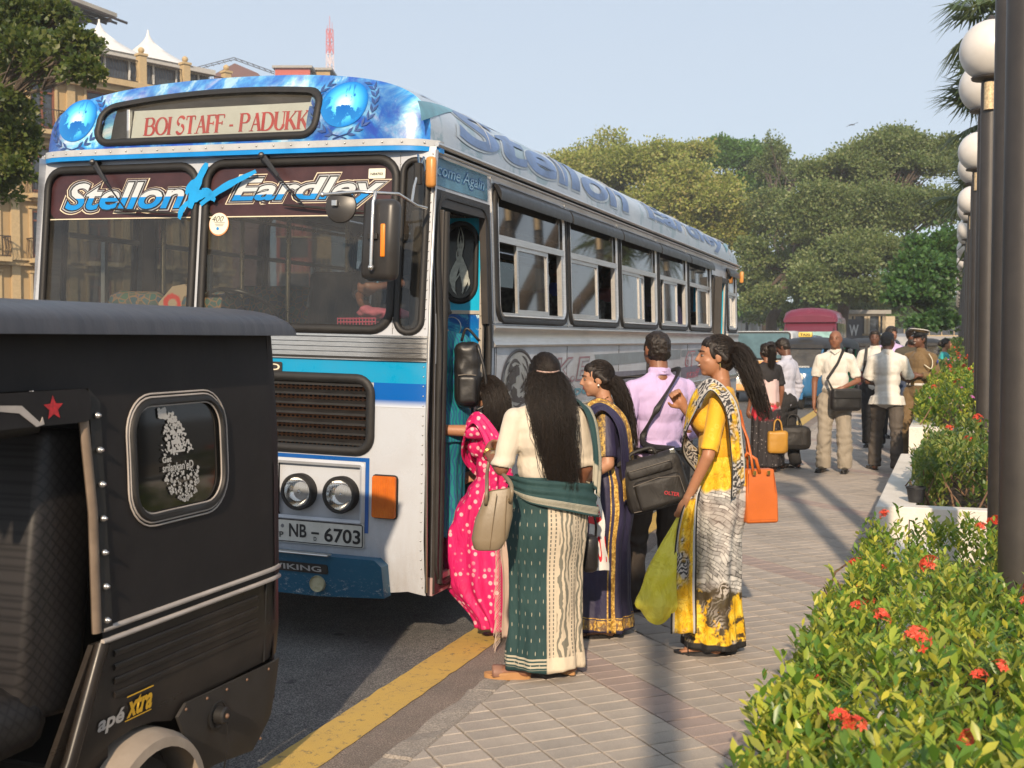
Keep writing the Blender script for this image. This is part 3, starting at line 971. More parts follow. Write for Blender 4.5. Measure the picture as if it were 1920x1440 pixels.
bush('bush with orange and pink flowers right behind the officer', 14.3, 17.2, .16, 1.5, 1.30, .76, 6000, 0, .07, 18, 22, pink=10, soft=.16)
bush('far bush thick with red flowers below the lamp posts', 17.8, 23, .3, 2.0, 1.38, .88, 7000, 0, .08, 19, 60, True, pink=20)
bush('farther flowering bush near the woman in turquoise', 23, 30, .45, 2.2, 1.45, .88, 7000, 0, .09, 20, 60, True, pink=20)
bush('most distant low bush along the lamp row', 30.5, 60, .7, 2.8, 1.7, .98, 9000, 0, .14, 21, 60, True)
# small black pot on the ledge
t = thing('plant_pot', 'small black plastic pot on the planter ledge', 'pot', (-.03, 7.86, .651))
mb = MB(); mb.lathe([(.045, 0), (.058, .085), (.063, .087), (.063, .1), (.054, .1), (.05, .02), (.001, .02)], 20, cap=False); mb.build('pot', mat('black_plastic', (.02, .02, .022), .45), t, smooth=40)
mb = MB(); mb.lathe([(.001, .08), (.053, .08)], 20, cap=False); mb.build('soil', SOIL, t)
# ================================================================== the bus
BUS = thing('bus', 'old white and blue bus with painted headboard boarding passengers at the kerb', 'bus', (-2.53, 5.62, 0))
BUS.scale = (1, .984, 1)
BUS.rotation_euler = (0, R(1.4), 0)
W = 2.64
def yf(x, z=1.5):
 u = min(1.0, abs((x + W / 2) / (W / 2)))
 y = -.045 + .02 * u * u + .03 * u ** 14
 if z > 1.72: y += .07 * (z - 1.72)
 if z < .62: y += .25 * (.62 - z) ** 1.5
 return y
def xs(z):
 return -.05 * max(0, z - 1.75)
F = lambda u, v, d=0: (u, yf(u, v) - d, v)
CUTX = fr(-W, 0, .11) + [-.015, -.03, -.045, -.06, -.08, -.10, -.13, -.17, -.21, -W + .015, -W + .03, -W + .045, -W + .06, -W + .08, -W + .1, -W + .13, -W + .17]
_sheet = sheet
def sheet(name, outer, holes, fn, *a, **k):
 return _sheet(name, outer, holes, fn, *a, cuts=CUTX if fn is F else None, **k)
SK = lambda u, v, d=0: (xs(v) + d, u, v)                       # kerb side
SF = lambda u, v, d=0: (-W - xs(v) - d, u, v)                  # far side
def roofz(x):
 u = min(1.0, abs(x + W / 2) / (W / 2 - .045))
 return 2.76 + .44 * max(0.0, 1 - u ** 2.2) ** .29
# paint
def bus_paint(name, c, rough=.3, dirt=(.25, .2, .16), amt=.35, bumpy=.03):
 g = N(name)
 n = g.noise(2.2, 7, .7); st = g.noise(4, 5, .7, g.map((6, 6, .7)))
 f = g.math('MULTIPLY', g.ramp(n, [(.45, 0.0), (.85, 1.0)]), amt)
 z = g.sep()[2]
 low = g.math('MULTIPLY', g.n('MapRange', clamp=True, i={0: z, 1: .85, 2: .3}).outputs[0], g.ramp(st, [(.3, .1), (.7, .8)]))
 f = g.math('ADD', f, g.math('MULTIPLY', low, .55), True)
 sc = g.ramp(g.noise(30, 6, .8, g.map((1, 1, 4))), [(.70, 0.0), (.74, .6)])
 col = g.mix(f, c, dirt); col = g.mix(g.math('MULTIPLY', sc, low), col, (.07, .05, .04))
 g.set(col, g.ramp(n, [(.3, rough - .08), (.8, rough + .15)]))
 g.bump(g.noise(1.6, 2, .5), bumpy, .05)
 return g.m
PWHITE = bus_paint('bus_white', (.47, .50, .55), .26)
PCYAN = bus_paint('bus_cyan', (.0, .27, .50), .28, amt=.12)
PBLUE = bus_paint('bus_blue', (.0, .08, .33), .28, amt=.12)
def metal(name, c, rough, streak=(1, 1, 30), amt=.25, bumpv=.15):
 g = N(name)
 n = g.noise(5, 6, .7, g.map(streak)); m = g.noise(1.5, 5, .6)
 col = g.mix(g.ramp(n, [(.3, .0), (.8, .6)]), c, tuple(x * .55 for x in c)); col = g.mix(g.ramp(m, [(.45, 0.0), (.8, amt)]), col, (.20, .165, .13))
 g.set(col, g.ramp(n, [(.3, rough - .06), (.8, rough + .16)]), .9)
 g.bump(n, bumpv, .002)
 return g.m
CHROME = metal('chrome_trim', (.72, .70, .67), .16, (3, 1, 40), .2, .05)
ALU = metal('aluminium_trim', (.72, .71, .69), .36, (1, .5, 18))
g = N('side_sheet')
n = g.noise(6, 7, .7, g.map((1, .6, 8))); m = g.noise(1.1, 5, .65); v = g.noise(.8, 3, .5)
col = g.ramp(n, [(.3, (.44, .47, .52)), (.75, (.62, .65, .70))])
col = g.mix(g.ramp(m, [(.42, 0.0), (.75, .55)]), col, (.23, .20, .18))
g.set(col, g.ramp(n, [(.3, .30), (.8, .5)]), .15)
g.bump(g.noise(2.2, 3, .5), .12, .05)
SIDE = g.m
RUB = mat('black_rubber', (.012, .011, .0105), .6, var=.3, nscale=12, bump=.3, bscale=60, bdist=.003)
VISM = mat('visor_plastic', (.016, .015, .015), .34, var=.35, nscale=14, bump=.15, bscale=30)
GLW = glass('windscreen_glass', (.66, .68, .66), .62, .012, dirt=.07)
GLS = glass('side_window_glass', (.20, .22, .22), .9, .03, dirt=.08)
INT = mat('interior_dark', (.035, .032, .030), .8, var=.3)
INTL = mat('interior_panel', (.20, .19, .175), .6, var=.2)
WHT = mat('white_sticker', (.52, .55, .57), .4, var=.05)
BLUS = mat('blue_sticker', (.0, .22, .60), .4, var=.12)
MAR = mat('maroon_band', (.045, .016, .018), .4, var=.3)
CREAM = mat('cream_outline', (.70, .62, .45), .4, var=.12)
SILV = mat('silver_outline', (.50, .52, .52), .35, .3, var=.2)
BLK = mat('black_ink', (.012, .012, .013), .5)
NAVYI = mat('navy_ink', (.03, .07, .22), .4, var=.25)
ST = (.12, .25)
wsR = rrect(-1.405, 1.75, -.215, 2.675, .11, 6)
wsL = rrect(-2.56, 1.75, -1.475, 2.665, .11, 6)
qw = rrect(-.178, 1.74, -.040, 2.665, .065, 6)
# front skin: white with openings
bm_h = [wsR, wsL, qw]
arch = []
outer = [(-W + .0, .36), (-2.30, .30), (-.32, .30), (-.10, .33), (-.005, .31), (-.005, 2.74), (-W, 2.74)]
gr_o = rrect(-2.30, 1.085, -.315, 1.482, .085, 6)
hpK = rrect(-.885, .700, -.365, 1.005, .02, 2); hpF = rrect(-2.255, .700, -1.735, 1.005, .02, 2)
cutx = CUTX
def skin(name, outer, holes, fn, m, parent, cx, cz, smooth=35):
 bm = fill2d(outer, holes, cx, cz)
 for v in bm.verts: v.co = V(fn(v.co.x, v.co.y, 0))
 me = bpy.data.meshes.new(name); bm.to_mesh(me); bm.free()
 return link(name, me, m, parent, smooth=smooth)
fp = skin('front_panel', outer, bm_h + [gr_o, hpK, hpF], F, PWHITE, BUS, cutx, (.45, .62, 1.0, 1.72, 2.2))
# inner return so that the shell has thickness at the openings
for lp, nm in ((wsR, 'windscreen_seal'), (wsL, 'windscreen_seal')):
 ring(nm, densify(lp, .08), F, .025, RUB, BUS, 8, .006, .8)
ring('corner_window_seal', densify(qw, .06), F, .018, RUB, BUS, 8, .004, .9)
for lp in (wsR, wsL):
 sheet('windscreen', lp, (), F, GLW, BUS, (.1, None), 0, 40, -.012)
sheet('corner_window', qw, (), F, GLW, BUS, (.03, None), 0, 40, -.008)
# painted bands
full = lambda z0, z1, x1=-.006, x0=-W + .006: [(x0, z0), (x1, z0), (x1, z1), (x0, z1)]
def front_band(name, z0, z1, m, d, x0=-W + .006, x1=-.006, holes=(), thick=0, st=.06):
 return sheet(name, full(z0, z1, x1, x0), holes, F, m, BUS, (st, None), thick, 35, d)
front_band('cyan_band', 1.465, 1.592, PCYAN, .0025, holes=())
g = N('blue_fade')
z = g.sep()[2]
f = g.n('MapRange', clamp=True, i={0: z, 1: 1.335, 2: 1.375}).outputs[0]
g.set(g.mix(f, (.60, .64, .70), (.0, .10, .40)), .3); g.bump(g.noise(1.6, 2, .5), .03, .05)
front_band('blue_band', 1.335, 1.465, g.m, .0025, x0=-.300)
front_band('blue_band', 1.335, 1.465, g.m, .0025, x1=-2.315)
# chrome grille strips under the windscreen
for k in range(4):
 z0 = 1.603 + k * .0265
 front_band('chrome_strip', z0, z0 + .0225, CHROME, .004, thick=.006)
front_band('chrome_edge', 1.590, 1.601, RUB, .003, thick=.004)
front_band('chrome_edge', 1.711, 1.722, CHROME, .004, thick=.014)
front_band('chrome_edge', 1.584, 1.590, CHROME, .004, thick=.012)
# riveted seam down the front corner and pillar joints
mb = MB()
for i in range(46):
 z = .36 + i * .052
 for xx, ok in ((-.02, True), (-.197, z > 1.74)):
  if ok and z < 2.72: mb.ell(F(xx, z, .004), .0045, nu=6, nv=4)
for i in range(27): mb.ell(F(-W + .08 + i * .096, 2.735, .012), .006, nu=6, nv=4)
mb.build('rivets', ALU, BUS, smooth=True)['kind'] = 'stuff'
mb = MB(); mb.tube([F(-.199, z, .001) for z in (1.73, 2.2, 2.72)], .002, 4); mb.tube([F(-.0, z, .004) for z in (.33, 1.2, 2.0, 2.72)], .009, 6)
mb.build('corner_trim', ALU, BUS, smooth=True)
# ---- grille
ring('grille_frame', densify(gr_o, .09), F, .026, RUB, BUS, 8, .008, .7)
g = N('grille_mesh')
sx = g.sep(); u = g.math('FRACT', g.math('MULTIPLY', sx[0], 36)); v_ = g.math('FRACT', g.math('MULTIPLY', sx[2], 52))
du = g.math('ABSOLUTE', g.math('SUBTRACT', u, .5)); dv = g.math('ABSOLUTE', g.math('SUBTRACT', v_, .5))
h = g.math('LESS_THAN', g.math('ADD', g.math('MULTIPLY', du, du), g.math('MULTIPLY', dv, dv)), .11)
rust = g.mix(g.ramp(g.noise(8, 5, .7), [(.3, .0), (.65, 1.0)]), (.25, .095, .04), (.42, .17, .07))
g.set(g.mix(h, rust, (.006, .005, .005)), .85); g.bump(h, -.6, .01)
GM = g.m
sheet('grille_mesh', gr_o, (), F, GM, BUS, (.12, None), 0, 30, -.05)
for k in range(7):
 z = 1.125 + k * .0535
 mb = MB(); m = 15; a = len(mb.v)
 xs_ = [-2.27 + (2.27 - .345) * i / m for i in range(m + 1)]
 for x in xs_:
  y0 = yf(x, z)
  mb.v += [(x, y0 + .030, z + .020), (x, y0 - .006, z + .004), (x, y0 - .006, z - .008), (x, y0 + .030, z + .008)]
 for i in range(m):
  for j in range(4): mb.f.append((i * 4 + j, i * 4 + (j + 1) % 4, i * 4 + 4 + (j + 1) % 4, i * 4 + 4 + j))
 mb.build('grille_slat', RUB, BUS)
# ---- headlamps
REFL = N('lamp_reflector'); REFL.set((.75, .75, .74), .12, 1.0); REFL = REFL.m
g = N('lamp_glass'); t_ = g.t; t_.nodes.remove(g.b)
tr = g.n('BsdfTransparent', i={0: (.93, .93, .92)}); gl = g.n('BsdfGlossy', i={'Roughness': .12}); mx = g.n('MixShader'); mx.inputs[0].default_value = .22
bp = g.n('Bump', i={'Strength': .8, 'Distance': .004}); w_ = g.wave(26, dist=.0); g.put(bp.inputs['Height'], w_); t_.links.new(bp.outputs[0], gl.inputs['Normal'])
t_.links.new(tr.outputs[0], mx.inputs[1]); t_.links.new(gl.outputs[0], mx.inputs[2]); t_.links.new(mx.outputs[0], t_.nodes['Material Output'].inputs[0])
LG_ = g.m
for hp, xs2 in ((hpK, (-.746, -.487)), (hpF, (-2.133, -1.874))):
 pn = sheet('headlamp_panel', hp, (), F, PWHITE, BUS, (.12, None), 0, 30, -.025)
 fo = rrect(hp[0][0] - .0, 0, 0, 0) if False else None
 x0 = min(p[0] for p in hp); x1 = max(p[0] for p in hp)
 lpf = densify(rrect(x0 - .008, .692, x1 + .008, 1.013, .012, 2), .1)
 ring('headlamp_frame', lpf, F, .016, PWHITE, BUS, 4, .004, .7)
 for xc in xs2:
  y0 = yf(xc, .84)
  hl = link('headlamp', mesh('headlamp', [], []), None, BUS, loc=(xc, y0 + .01, .842))
  M_ = Matrix.Rotation(PI / 2, 4, 'X')
  mb = MB(); mb.lathe([(.100, -.03), (.103, .035), (.097, .045), (.084, .045), (.082, .03)], 32, M=M_, cap=False); mb.build('bezel', RUB, hl, smooth=40)
  mb = MB(); mb.lathe([(.084, .03), (.07, .0), (.045, -.02), (.015, -.028), (.001, -.028)], 32, M=M_, cap=False); mb.build('reflector', REFL, hl, smooth=True)
  mb = MB(); mb.lathe([(.085, .034), (.06, .044), (.03, .048), (.001, .049)], 32, M=M_, cap=False); mb.build('lens', LG_, hl, smooth=True)
  mb = MB(); mb.ell((0, -.01, 0), .012, nu=8, nv=6); mb.build('bulb', REFL, hl, smooth=True)
front_band('blue_line', 1.030, 1.052, PBLUE, .003, x0=-1.2, x1=-.318)
front_band('blue_line', .640, 1.030, PBLUE, .003, x0=-.340, x1=-.318)
front_band('blue_line', 1.030, 1.052, PBLUE, .003, x0=-2.3, x1=-1.42)
# ---- indicator lamps
g = N('amber_lens'); w_ = g.wave(30, dir='X'); g.set(g.mix(g.ramp(g.noise(9, 3), [(.3, 0.0), (.7, 1.0)]), (.42, .09, .012), (.62, .16, .02)), .18, Subsurface_Weight=.1); g.bump(w_, .3, .004); AMB = g.m
for x0, x1 in ((-.288, -.152), (-2.48, -2.345)):
 il = sheet('indicator', rrect(x0, .735, x1, .962, .012, 3), (), F, AMB, BUS, (.04, None), .03, 30, .0)
 ring('indicator_frame', densify(rrect(x0, .735, x1, .962, .012, 2), .05), F, .007, RUB, il, 5, .01)
# ---- number plate
g = N('plate_white'); g.set(g.ramp(g.noise(12, 5, .7), [(.3, (.50, .50, .47)), (.7, (.66, .66, .62))]), .35, .2); PLM = g.m
npl = sheet('number_plate', rrect(-.985, .553, -.342, .690, .012, 3), (), F, PLM, BUS, (.1, None), .006, 30, .004)
ring('plate_rim', densify(rrect(-.978, .560, -.349, .683, .010, 3), .08), F, .003, BLK, npl, 5, .011)
def front_text(s, box, m, d, parent, off=0.0, shear=0.0, cut=.08, name='lettering', res=4, fn=F):
 return letters(name, text_bm(s, 1, shear, off, cutx=cut, fit=box, res=res), fn, m, parent, d)
front_text('NB', (-.800, .588, -.690, .662), BLK, .012, npl, .022)
front_text('6703', (-.580, .575, -.360, .655), BLK, .012, npl, .022)
front_text('-', (-.660, .612, -.612, .624), BLK, .012, npl, .0)
front_text('D', (-.645, .575, -.628, .598), BLK, .012, npl, .01)
front_text('WP', (-.925, .580, -.835, .612), BLK, .012, npl, .01)
mb = MB(); mb.poly([(-.842 + .010 * math.cos(a * PI / 5), .645 + .011 * math.sin(a * PI / 5)) for a in range(10)], .0075, .012, lambda u, v, d: F(u, v, d)); mb.build('plate_emblem', mat('grey_ink', (.15, .15, .16), .5), npl)
# maker badge (left of the grille top) half hidden by the three-wheeler
bd = sheet('badge', rrect(-1.25, 1.502, -.860, 1.560, .012, 3), (), F, mat('badge_black', (.03, .025, .022), .4), BUS, (.1, None), .008, 30, .003)
front_text('LEYLAND', (-1.235, 1.513, -.872, 1.549), CREAM, .0125, bd, .02)
# ---- bumper
g = N('bumper_blue')
z = g.sep()[2]
sc = g.noise(22, 8, .85, g.map((1, 1, 2.2))); sm = g.n('MapRange', clamp=True, i={0: z, 1: .42, 2: .28}).outputs[0]
m_ = g.math('MULTIPLY', g.ramp(sc, [(.56, 0.0), (.60, 1.0)]), g.math('ADD', sm, .08))
c = g.mix(g.ramp(g.noise(3, 6, .7), [(.3, 0.0), (.75, .7)]), (.012, .085, .165), (.02, .12, .21))
g.set(g.mix(m_, c, (.50, .52, .50)), .42); g.bump(g.noise(6, 4), .1, .02)
BUMP = g.m
bo = [(-2.40, .30), (-2.0, .275), (-.6, .275), (-.20, .300), (-.205, .475), (-.245, .510), (-2.36, .510), (-2.40, .475)]
bp_ = sheet('bumper', bo, (), F, BUMP, BUS, (.1, None), .085, 25, .0)
hl_ = sheet('maker_plate', rrect(-1.02, .408, -.525, .462, .012, 3), (), F, mat('badge_black', (.03, .025, .022), .4), bp_, (.1, None), .006, 30, .086)
front_text('VIKING', (-.860, .418, -.562, .450), mat('silver_letter', (.55, .55, .55), .3, .6), .0935, hl_, .02)
for r_ in (.021, .014):
 ring('plate_ring', densify([(-.905 + r_ * math.cos(a * PI / 8), .435 + r_ * math.sin(a * PI / 8)) for a in range(16)], .01), F, .0025, SILV, hl_, 4, .094)
mb = MB(); mb.tube([F(-.905 + .009 * math.cos(a), .435 + .009 * math.sin(a), .094) for a in (0, 2.1, 4.2, 6.28)], .0028, 4); mb.build('plate_ring', SILV, hl_)
bar_ = MB()
for (a, b, h) in ((-1.1, -.50, .508),): bar_.box(((a + b) / 2, yf(-.8, .5) - .10, h + .012), (b - a, .05, .010), ch=.004)
bar_.build('step_bar', ALU, bp_)
mb = MB(); mb.lathe([(.001, .0), (.040, .0), (.044, .01), (.046, .0), (.046, -.03)], 24, M=Matrix.Translation(F(-.592, .350, .094)) @ Matrix.Rotation(PI / 2, 4, 'X'), cap=False)
mb.build('fog_lamp', mat('fog_glass', (.38, .36, .24), .25, var=.2), bp_, smooth=40)
# ---- strip between front and headboard
def hbx(x): return yf(x, 2.72) - .055 + .10 * min(1.0, abs((x + W / 2) / (W / 2))) ** 18
GUTB = mat('strip_white', (.42, .44, .46), .4, var=.15)
fs = lambda u, v, d=0: (u, hbx(u) - d, v)
def strip(name, z0, z1, m, d, thick):
 return sheet(name, [(-W + .004, z0), (.0, z0), (.0, z1), (-W + .004, z1)], (), fs, m, BUS, (.07, None), thick, 30, d)
strip('roof_strip', 2.738, 2.775, GUTB, -.045, .055)
strip('roof_strip_blue', 2.712, 2.738, BLUS, -.05, .058)
mb = MB()
for i in range(24): mb.ell(fs(-W + .05 + i * .11, 2.757, .011), .0065, nu=6, nv=4)
mb.build('strip_rivets', ALU, BUS, smooth=True)['kind'] = 'stuff'
# ---- headboard (painted dome with the destination window)
def hy(x, z):
 dz = max(0, z - 2.77)
 return hbx(x) + .02 + .10 * dz + 1.1 * dz ** 2.4 + .10 * max(0, dz - .3)
H = lambda u, v, d=0: (u, hy(u, v) - d, v)
g = N('headboard_art')
co = g.co(); x_, y_, z_ = g.sep()
n1 = g.noise(2.3, 6, .6, dist=1.6); n2 = g.noise(5, 8, .75, dist=.8); n3 = g.noise(1.2, 3, .5)
sw = g.ramp(n1, [(.25, (.01, .03, .22)), (.38, (.02, .08, .45)), (.47, (.03, .28, .66)), (.55, (.25, .62, .82)), (.63, (.75, .84, .88)), (.72, (.08, .35, .70))])
sw = g.mix(g.ramp(n2, [(.47, 0.0), (.62, .75)]), sw, (.015, .06, .40))
sw = g.mix(g.ramp(g.noise(9, 8, .8), [(.60, 0.0), (.68, .6)]), sw, (.45, .66, .80)); sw = g.mix(g.ramp(g.noise(1.7, 3, .5), [(.45, 0.0), (.60, .8)]), sw, (.008, .04, .27))
top_ = g.n('MapRange', clamp=True, i={0: z_, 1: 3.06, 2: 3.13}).outputs[0]
sw = g.mix(g.math('MULTIPLY', top_, .7), sw, g.ramp(g.noise(2.5, 5, .7, g.map((3, 1, 1))), [(.4, (.03, .10, .42)), (.55, (.10, .34, .62)), (.6, (.40, .62, .66))]))
g.set(sw, .28); ART = g.m
uu = [i / 60 for i in range(61)]
topl = []
for i in range(61):
 a = PI * (i / 60) - PI / 2
 u = math.sin(a); x = -W / 2 + u * (W / 2 - .046); topl.append((x, roofz(x)))
hb_out = [(-W + .045, 2.775), (-.045, 2.775)] + list(reversed(topl[1:-1]))
def lerp_outline():
 return hb_out
dest = []
for (u, v) in densify(rrect(-2.17, 2.815, -.705, 3.075, .085, 6), .1):
 arc = -.055 * ((u + 1.30) / .75) ** 2 * ((v - 2.815) / .285) + .028 * ((v - 2.815) / .285)
 dest.append((u, v + arc))
bm = fill2d(hb_out, [dest], fr(-W, 0, .06), (2.82, 2.87, 2.92, 2.97, 3.02, 3.06, 3.09, 3.115, 3.135, 3.16, 3.18))
for v in bm.verts: v.co = V(H(v.co.x, v.co.y))
me = bpy.data.meshes.new('headboard'); bm.to_mesh(me); bm.free()
hb = link('headboard', me, ART, BUS, smooth=60)
ring('destination_seal', dest, H, .022, RUB, hb, 8, .004, .8)
sheet('destination_glass', dest, (), H, glass('dest_glass', (.80, .82, .82), .5, .02, dirt=.12), hb, (.12, .08), 0, 40, -.012)
# blue end blinds of the box
for a, b in ((-2.185, -2.085), (-.775, -.70)):
 sheet('box_blind', rrect(a, 2.83, b, 3.07 if a < -1 else 3.055, .02, 2), (), H, ART, hb, (.05, .06), 0, 30, -.018)
# box behind
mb = MB()
bx = lambda x, y, z: (x, y, z)
vs = [(-2.17, .02, 2.80), (-.71, .02, 2.80), (-.71, .02, 3.11), (-2.17, .02, 3.11), (-2.0, .52, 2.82), (-.85, .52, 2.82), (-.85, .52, 3.10), (-2.0, .52, 3.10)]
vs = [(x, (hy(x, min(z, 3.07)) + .035) if i < 4 else y + .06, min(z, 3.09)) for i, (x, y, z) in enumerate(vs)]
mb.add(vs, [(4, 5, 6, 7), (0, 1, 5, 4), (1, 2, 6, 5), (2, 3, 7, 6), (3, 0, 4, 7)]); mb.build('destination_box', mat('box_grey', (.42, .41, .39), .7, var=.2), hb)
bd = MB(); B0 = V((-1.95, .035, 2.842)); BX = V((1.20, .0, .0)); BZ = V((0, .03, .165))
bd.add([B0, B0 + BX, B0 + BX + BZ, B0 + BZ, B0 + V((0, .012, 0)), B0 + BX + V((0, .012, 0)), B0 + BX + BZ + V((0, .012, 0)), B0 + BZ + V((0, .012, 0))], [(0, 1, 2, 3), (7, 6, 5, 4), (3, 2, 6, 7), (0, 4, 5, 1), (0, 3, 7, 4), (1, 5, 6, 2)])
board = bd.build('destination_board', mat('board_white', (.66, .68, .62), .5, var=.06), hb)
mb = MB(); mb.box((-1.965, .04, 2.925), (.02, .03, .17), ch=.003); mb.build('board_edge', ALU, board)
REDI = mat('red_ink', (.52, .035, .03), .6, var=.25)
# serif capitals drawn as thick and thin strokes
GL = {
 'B': [((0, 0), (0, 1), 't'), ((0, 1), (.3, 1), 'h'), ((0, .53), (.32, .53), 'h'), ((0, 0), (.32, 0), 'h'), ('arc', .28, .765, .24, .235, -90, 90), ('arc', .30, .265, .28, .265, -90, 90)],
 'O': [('ring', .38, .5, .38, .5)],
 'I': [((.1, 0), (.1, 1), 't')],
 'S': [('arc', .27, .76, .24, .24, 20, 250), ('arc', .27, .26, .25, .26, -160, 80)],
 'T': [((.3, 0), (.3, 1), 't'), ((0, 1), (.6, 1), 'h'), ((0, 1), (0, .78), 's'), ((.6, 1), (.6, .78), 's')],
 'A': [((.08, 0), (.36, 1), 's'), ((.36, 1), (.64, 0), 't'), ((.18, .36), (.54, .36), 'h')],
 'F': [((.05, 0), (.05, 1), 't'), ((.05, 1), (.52, 1), 'h'), ((.05, .53), (.4, .53), 'h'), ((.52, 1), (.52, .8), 's'), ((.4, .42), (.4, .64), 's')],
 'P': [((.05, 0), (.05, 1), 't'), ((.05, 1), (.32, 1), 'h'), ((.05, .48), (.32, .48), 'h'), ('arc', .30, .74, .26, .26, -90, 90)],
 'D': [((.05, 0), (.05, 1), 't'), ((.05, 1), (.3, 1), 'h'), ((.05, 0), (.3, 0), 'h'), ('arc', .26, .5, .44, .5, -90, 90)],
 'U': [((.08, .3), (.08, 1), 't'), ((.6, .3), (.6, 1), 's'), ('arc', .34, .3, .26, .3, 180, 360)],
 'K': [((.05, 0), (.05, 1), 't'), ((.1, .42), (.58, 1), 's'), ((.24, .55), (.62, 0), 't')],
 '-': [((.0, .36), (.26, .36), 'm')],
}
SERIF = {'B': [(-.02, 1), (-.02, 0)], 'I': [(.1, 1), (.1, 0)], 'T': [(.3, 0)], 'A': [(.08, 0), (.64, 0)], 'F': [(.05, 1), (.05, 0)], 'P': [(.05, 1), (.05, 0)], 'D': [(.02, 1), (.02, 0)], 'U': [(.08, 1), (.6, 1)], 'K': [(.05, 1), (.05, 0), (.6, 1), (.64, 0)]}
ADV = {'B': .72, 'O': .86, 'I': .32, 'S': .68, 'T': .70, 'A': .80, 'F': .62, 'P': .70, 'D': .82, 'U': .78, 'K': .78, '-': .45, ' ': .30}
def serif_text(s, fn):
 """quads of every stroke; fn maps (u, v) to a place"""
 mb = MB(); x = 0
 TW = {'t': .10, 's': .035, 'h': .034, 'm': .055}
 def seg(a, b, wa, wb=None):
  wb = wb or wa
  d = V((b[0] - a[0], b[1] - a[1])); d.normalize(); n = V((-d.y, d.x))
  mb.add([fn(a[0] + n.x * wa, a[1] + n.y * wa), fn(a[0] - n.x * wa, a[1] - n.y * wa), fn(b[0] - n.x * wb, b[1] - n.y * wb), fn(b[0] + n.x * wb, b[1] + n.y * wb)], [(0, 1, 2, 3)])
 for ch in s:
  for st in GL.get(ch, []):
   if st[0] in ('arc', 'ring'):
    if st[0] == 'ring': _, cx, cy, rx, ry = st; a0, a1 = 0, 360
    else: _, cx, cy, rx, ry, a0, a1 = st
    k = 16
    P_ = []
    for i in range(k + 1):
     a = R(a0 + (a1 - a0) * i / k)
     wd = .030 + .066 * abs(math.cos(a)) if ch != 'S' else .035 + .055 * abs(math.sin(a * 1.0 + .6)) ** 2
     P_.append(((x + cx + rx * math.cos(a), cy + ry * math.sin(a)), wd))
    for i in range(k): seg(P_[i][0], P_[i + 1][0], P_[i][1], P_[i + 1][1])
   else:
    a, b, ty = st
    seg((x + a[0], a[1]), (x + b[0], b[1]), TW[ty])
  for (sx_, sy_) in SERIF.get(ch, []):
   mb.add([fn(x + sx_ - .15, sy_ - .02), fn(x + sx_ + .15, sy_ - .02), fn(x + sx_ + .15, sy_ + .02), fn(x + sx_ - .15, sy_ + .02)], [(0, 1, 2, 3)])
  x += ADV[ch]
 return mb, x
_, tw = serif_text('BOI STAFF - PADUKKA', lambda u, v: (u, v, 0))
x0b, x1b = .10, 1.19
cw = (x1b - x0b) / (tw - ADV['A'])
cnt = [0]
def bfn(u, v):
 cnt[0] += 1
 return B0 + V((x0b + u * cw, -.0025 - .00002 * (cnt[0] % 37), 0)) + BZ * (.09 + v * .62)
mb, _ = serif_text('BOI STAFF - PADUKK', bfn); mb.build('lettering', REDI, board)
# globes with wreaths painted on the headboard
g = N('globe_art')
x_, y_, z_ = g.sep()
n = g.noise(5.5, 7, .62, dist=.5)
r = g.n('VectorMath', operation='LENGTH'); g.put(r.inputs[0], g.map((1, 0, 1)))
rad = r.outputs['Value']
sea = g.ramp(g.math('MULTIPLY', rad, 1 / .145), [(0, (.75, .92, .97)), (.45, (.10, .62, .90)), (.85, (.01, .22, .62)), (1, (.0, .10, .40))])
land = g.mix(g.math('MULTIPLY', rad, 4), (.0, .10, .42), (.02, .25, .6))
g.set(g.mix(g.ramp(n, [(.50, 0.0), (.53, 1.0)]), sea, land), .25); GLB = g.m
for xc, zc in ((-.548, 2.985), (-2.350, 2.968)):
 rx, rz = .142, .135
 lp = [(rx * math.cos(a * PI / 20), rz * math.sin(a * PI / 20)) for a in range(40)]
 bm = fill2d(lp, (), fr(-rx, rx, .04), fr(-rz, rz, .03))
 cz = V(H(xc, zc))
 for v in bm.verts: v.co = V(H(xc + v.co.x, zc + v.co.y, .004)) - cz
 me = bpy.data.meshes.new('globe_emblem'); bm.to_mesh(me); bm.free()
 link('globe_emblem', me, GLB, hb, loc=cz)
 mb = MB()
 for sgn in (-1, 1):
  for k in range(9):
   a = R(-70 + k * 15) if sgn > 0 else R(250 - k * 15)
   for dr, da in ((.165, .10), (.188, -.02)):
    cx = xc + dr * math.cos(a) * 1.05; cz_ = zc - .004 + dr * math.sin(a) * .98
    if abs(cx + W / 2) > W / 2 - .07 or cz_ > roofz(cx) - .02: continue
    ta = a + sgn * (PI / 2) + sgn * (.45 if dr < .17 else -.45)
    dx, dz = math.cos(ta), math.sin(ta); px_, pz_ = -dz, dx
    Lf, wf = .030, .0085
    mb.add([H(cx - dx * Lf, cz_ - dz * Lf, .005), H(cx + px_ * wf, cz_ + pz_ * wf, .005), H(cx + dx * Lf, cz_ + dz * Lf, .005), H(cx - px_ * wf, cz_ - pz_ * wf, .005)], [(0, 3, 2, 1)])
  mb.tube([H(xc + sgn * .03 * 1.4, zc - .20 + .0, .006), H(xc, zc - .185, .006), H(xc - sgn * .05, zc - .172, .006)], .003, 4)
 mb.build('wreath', NAVYI, hb)
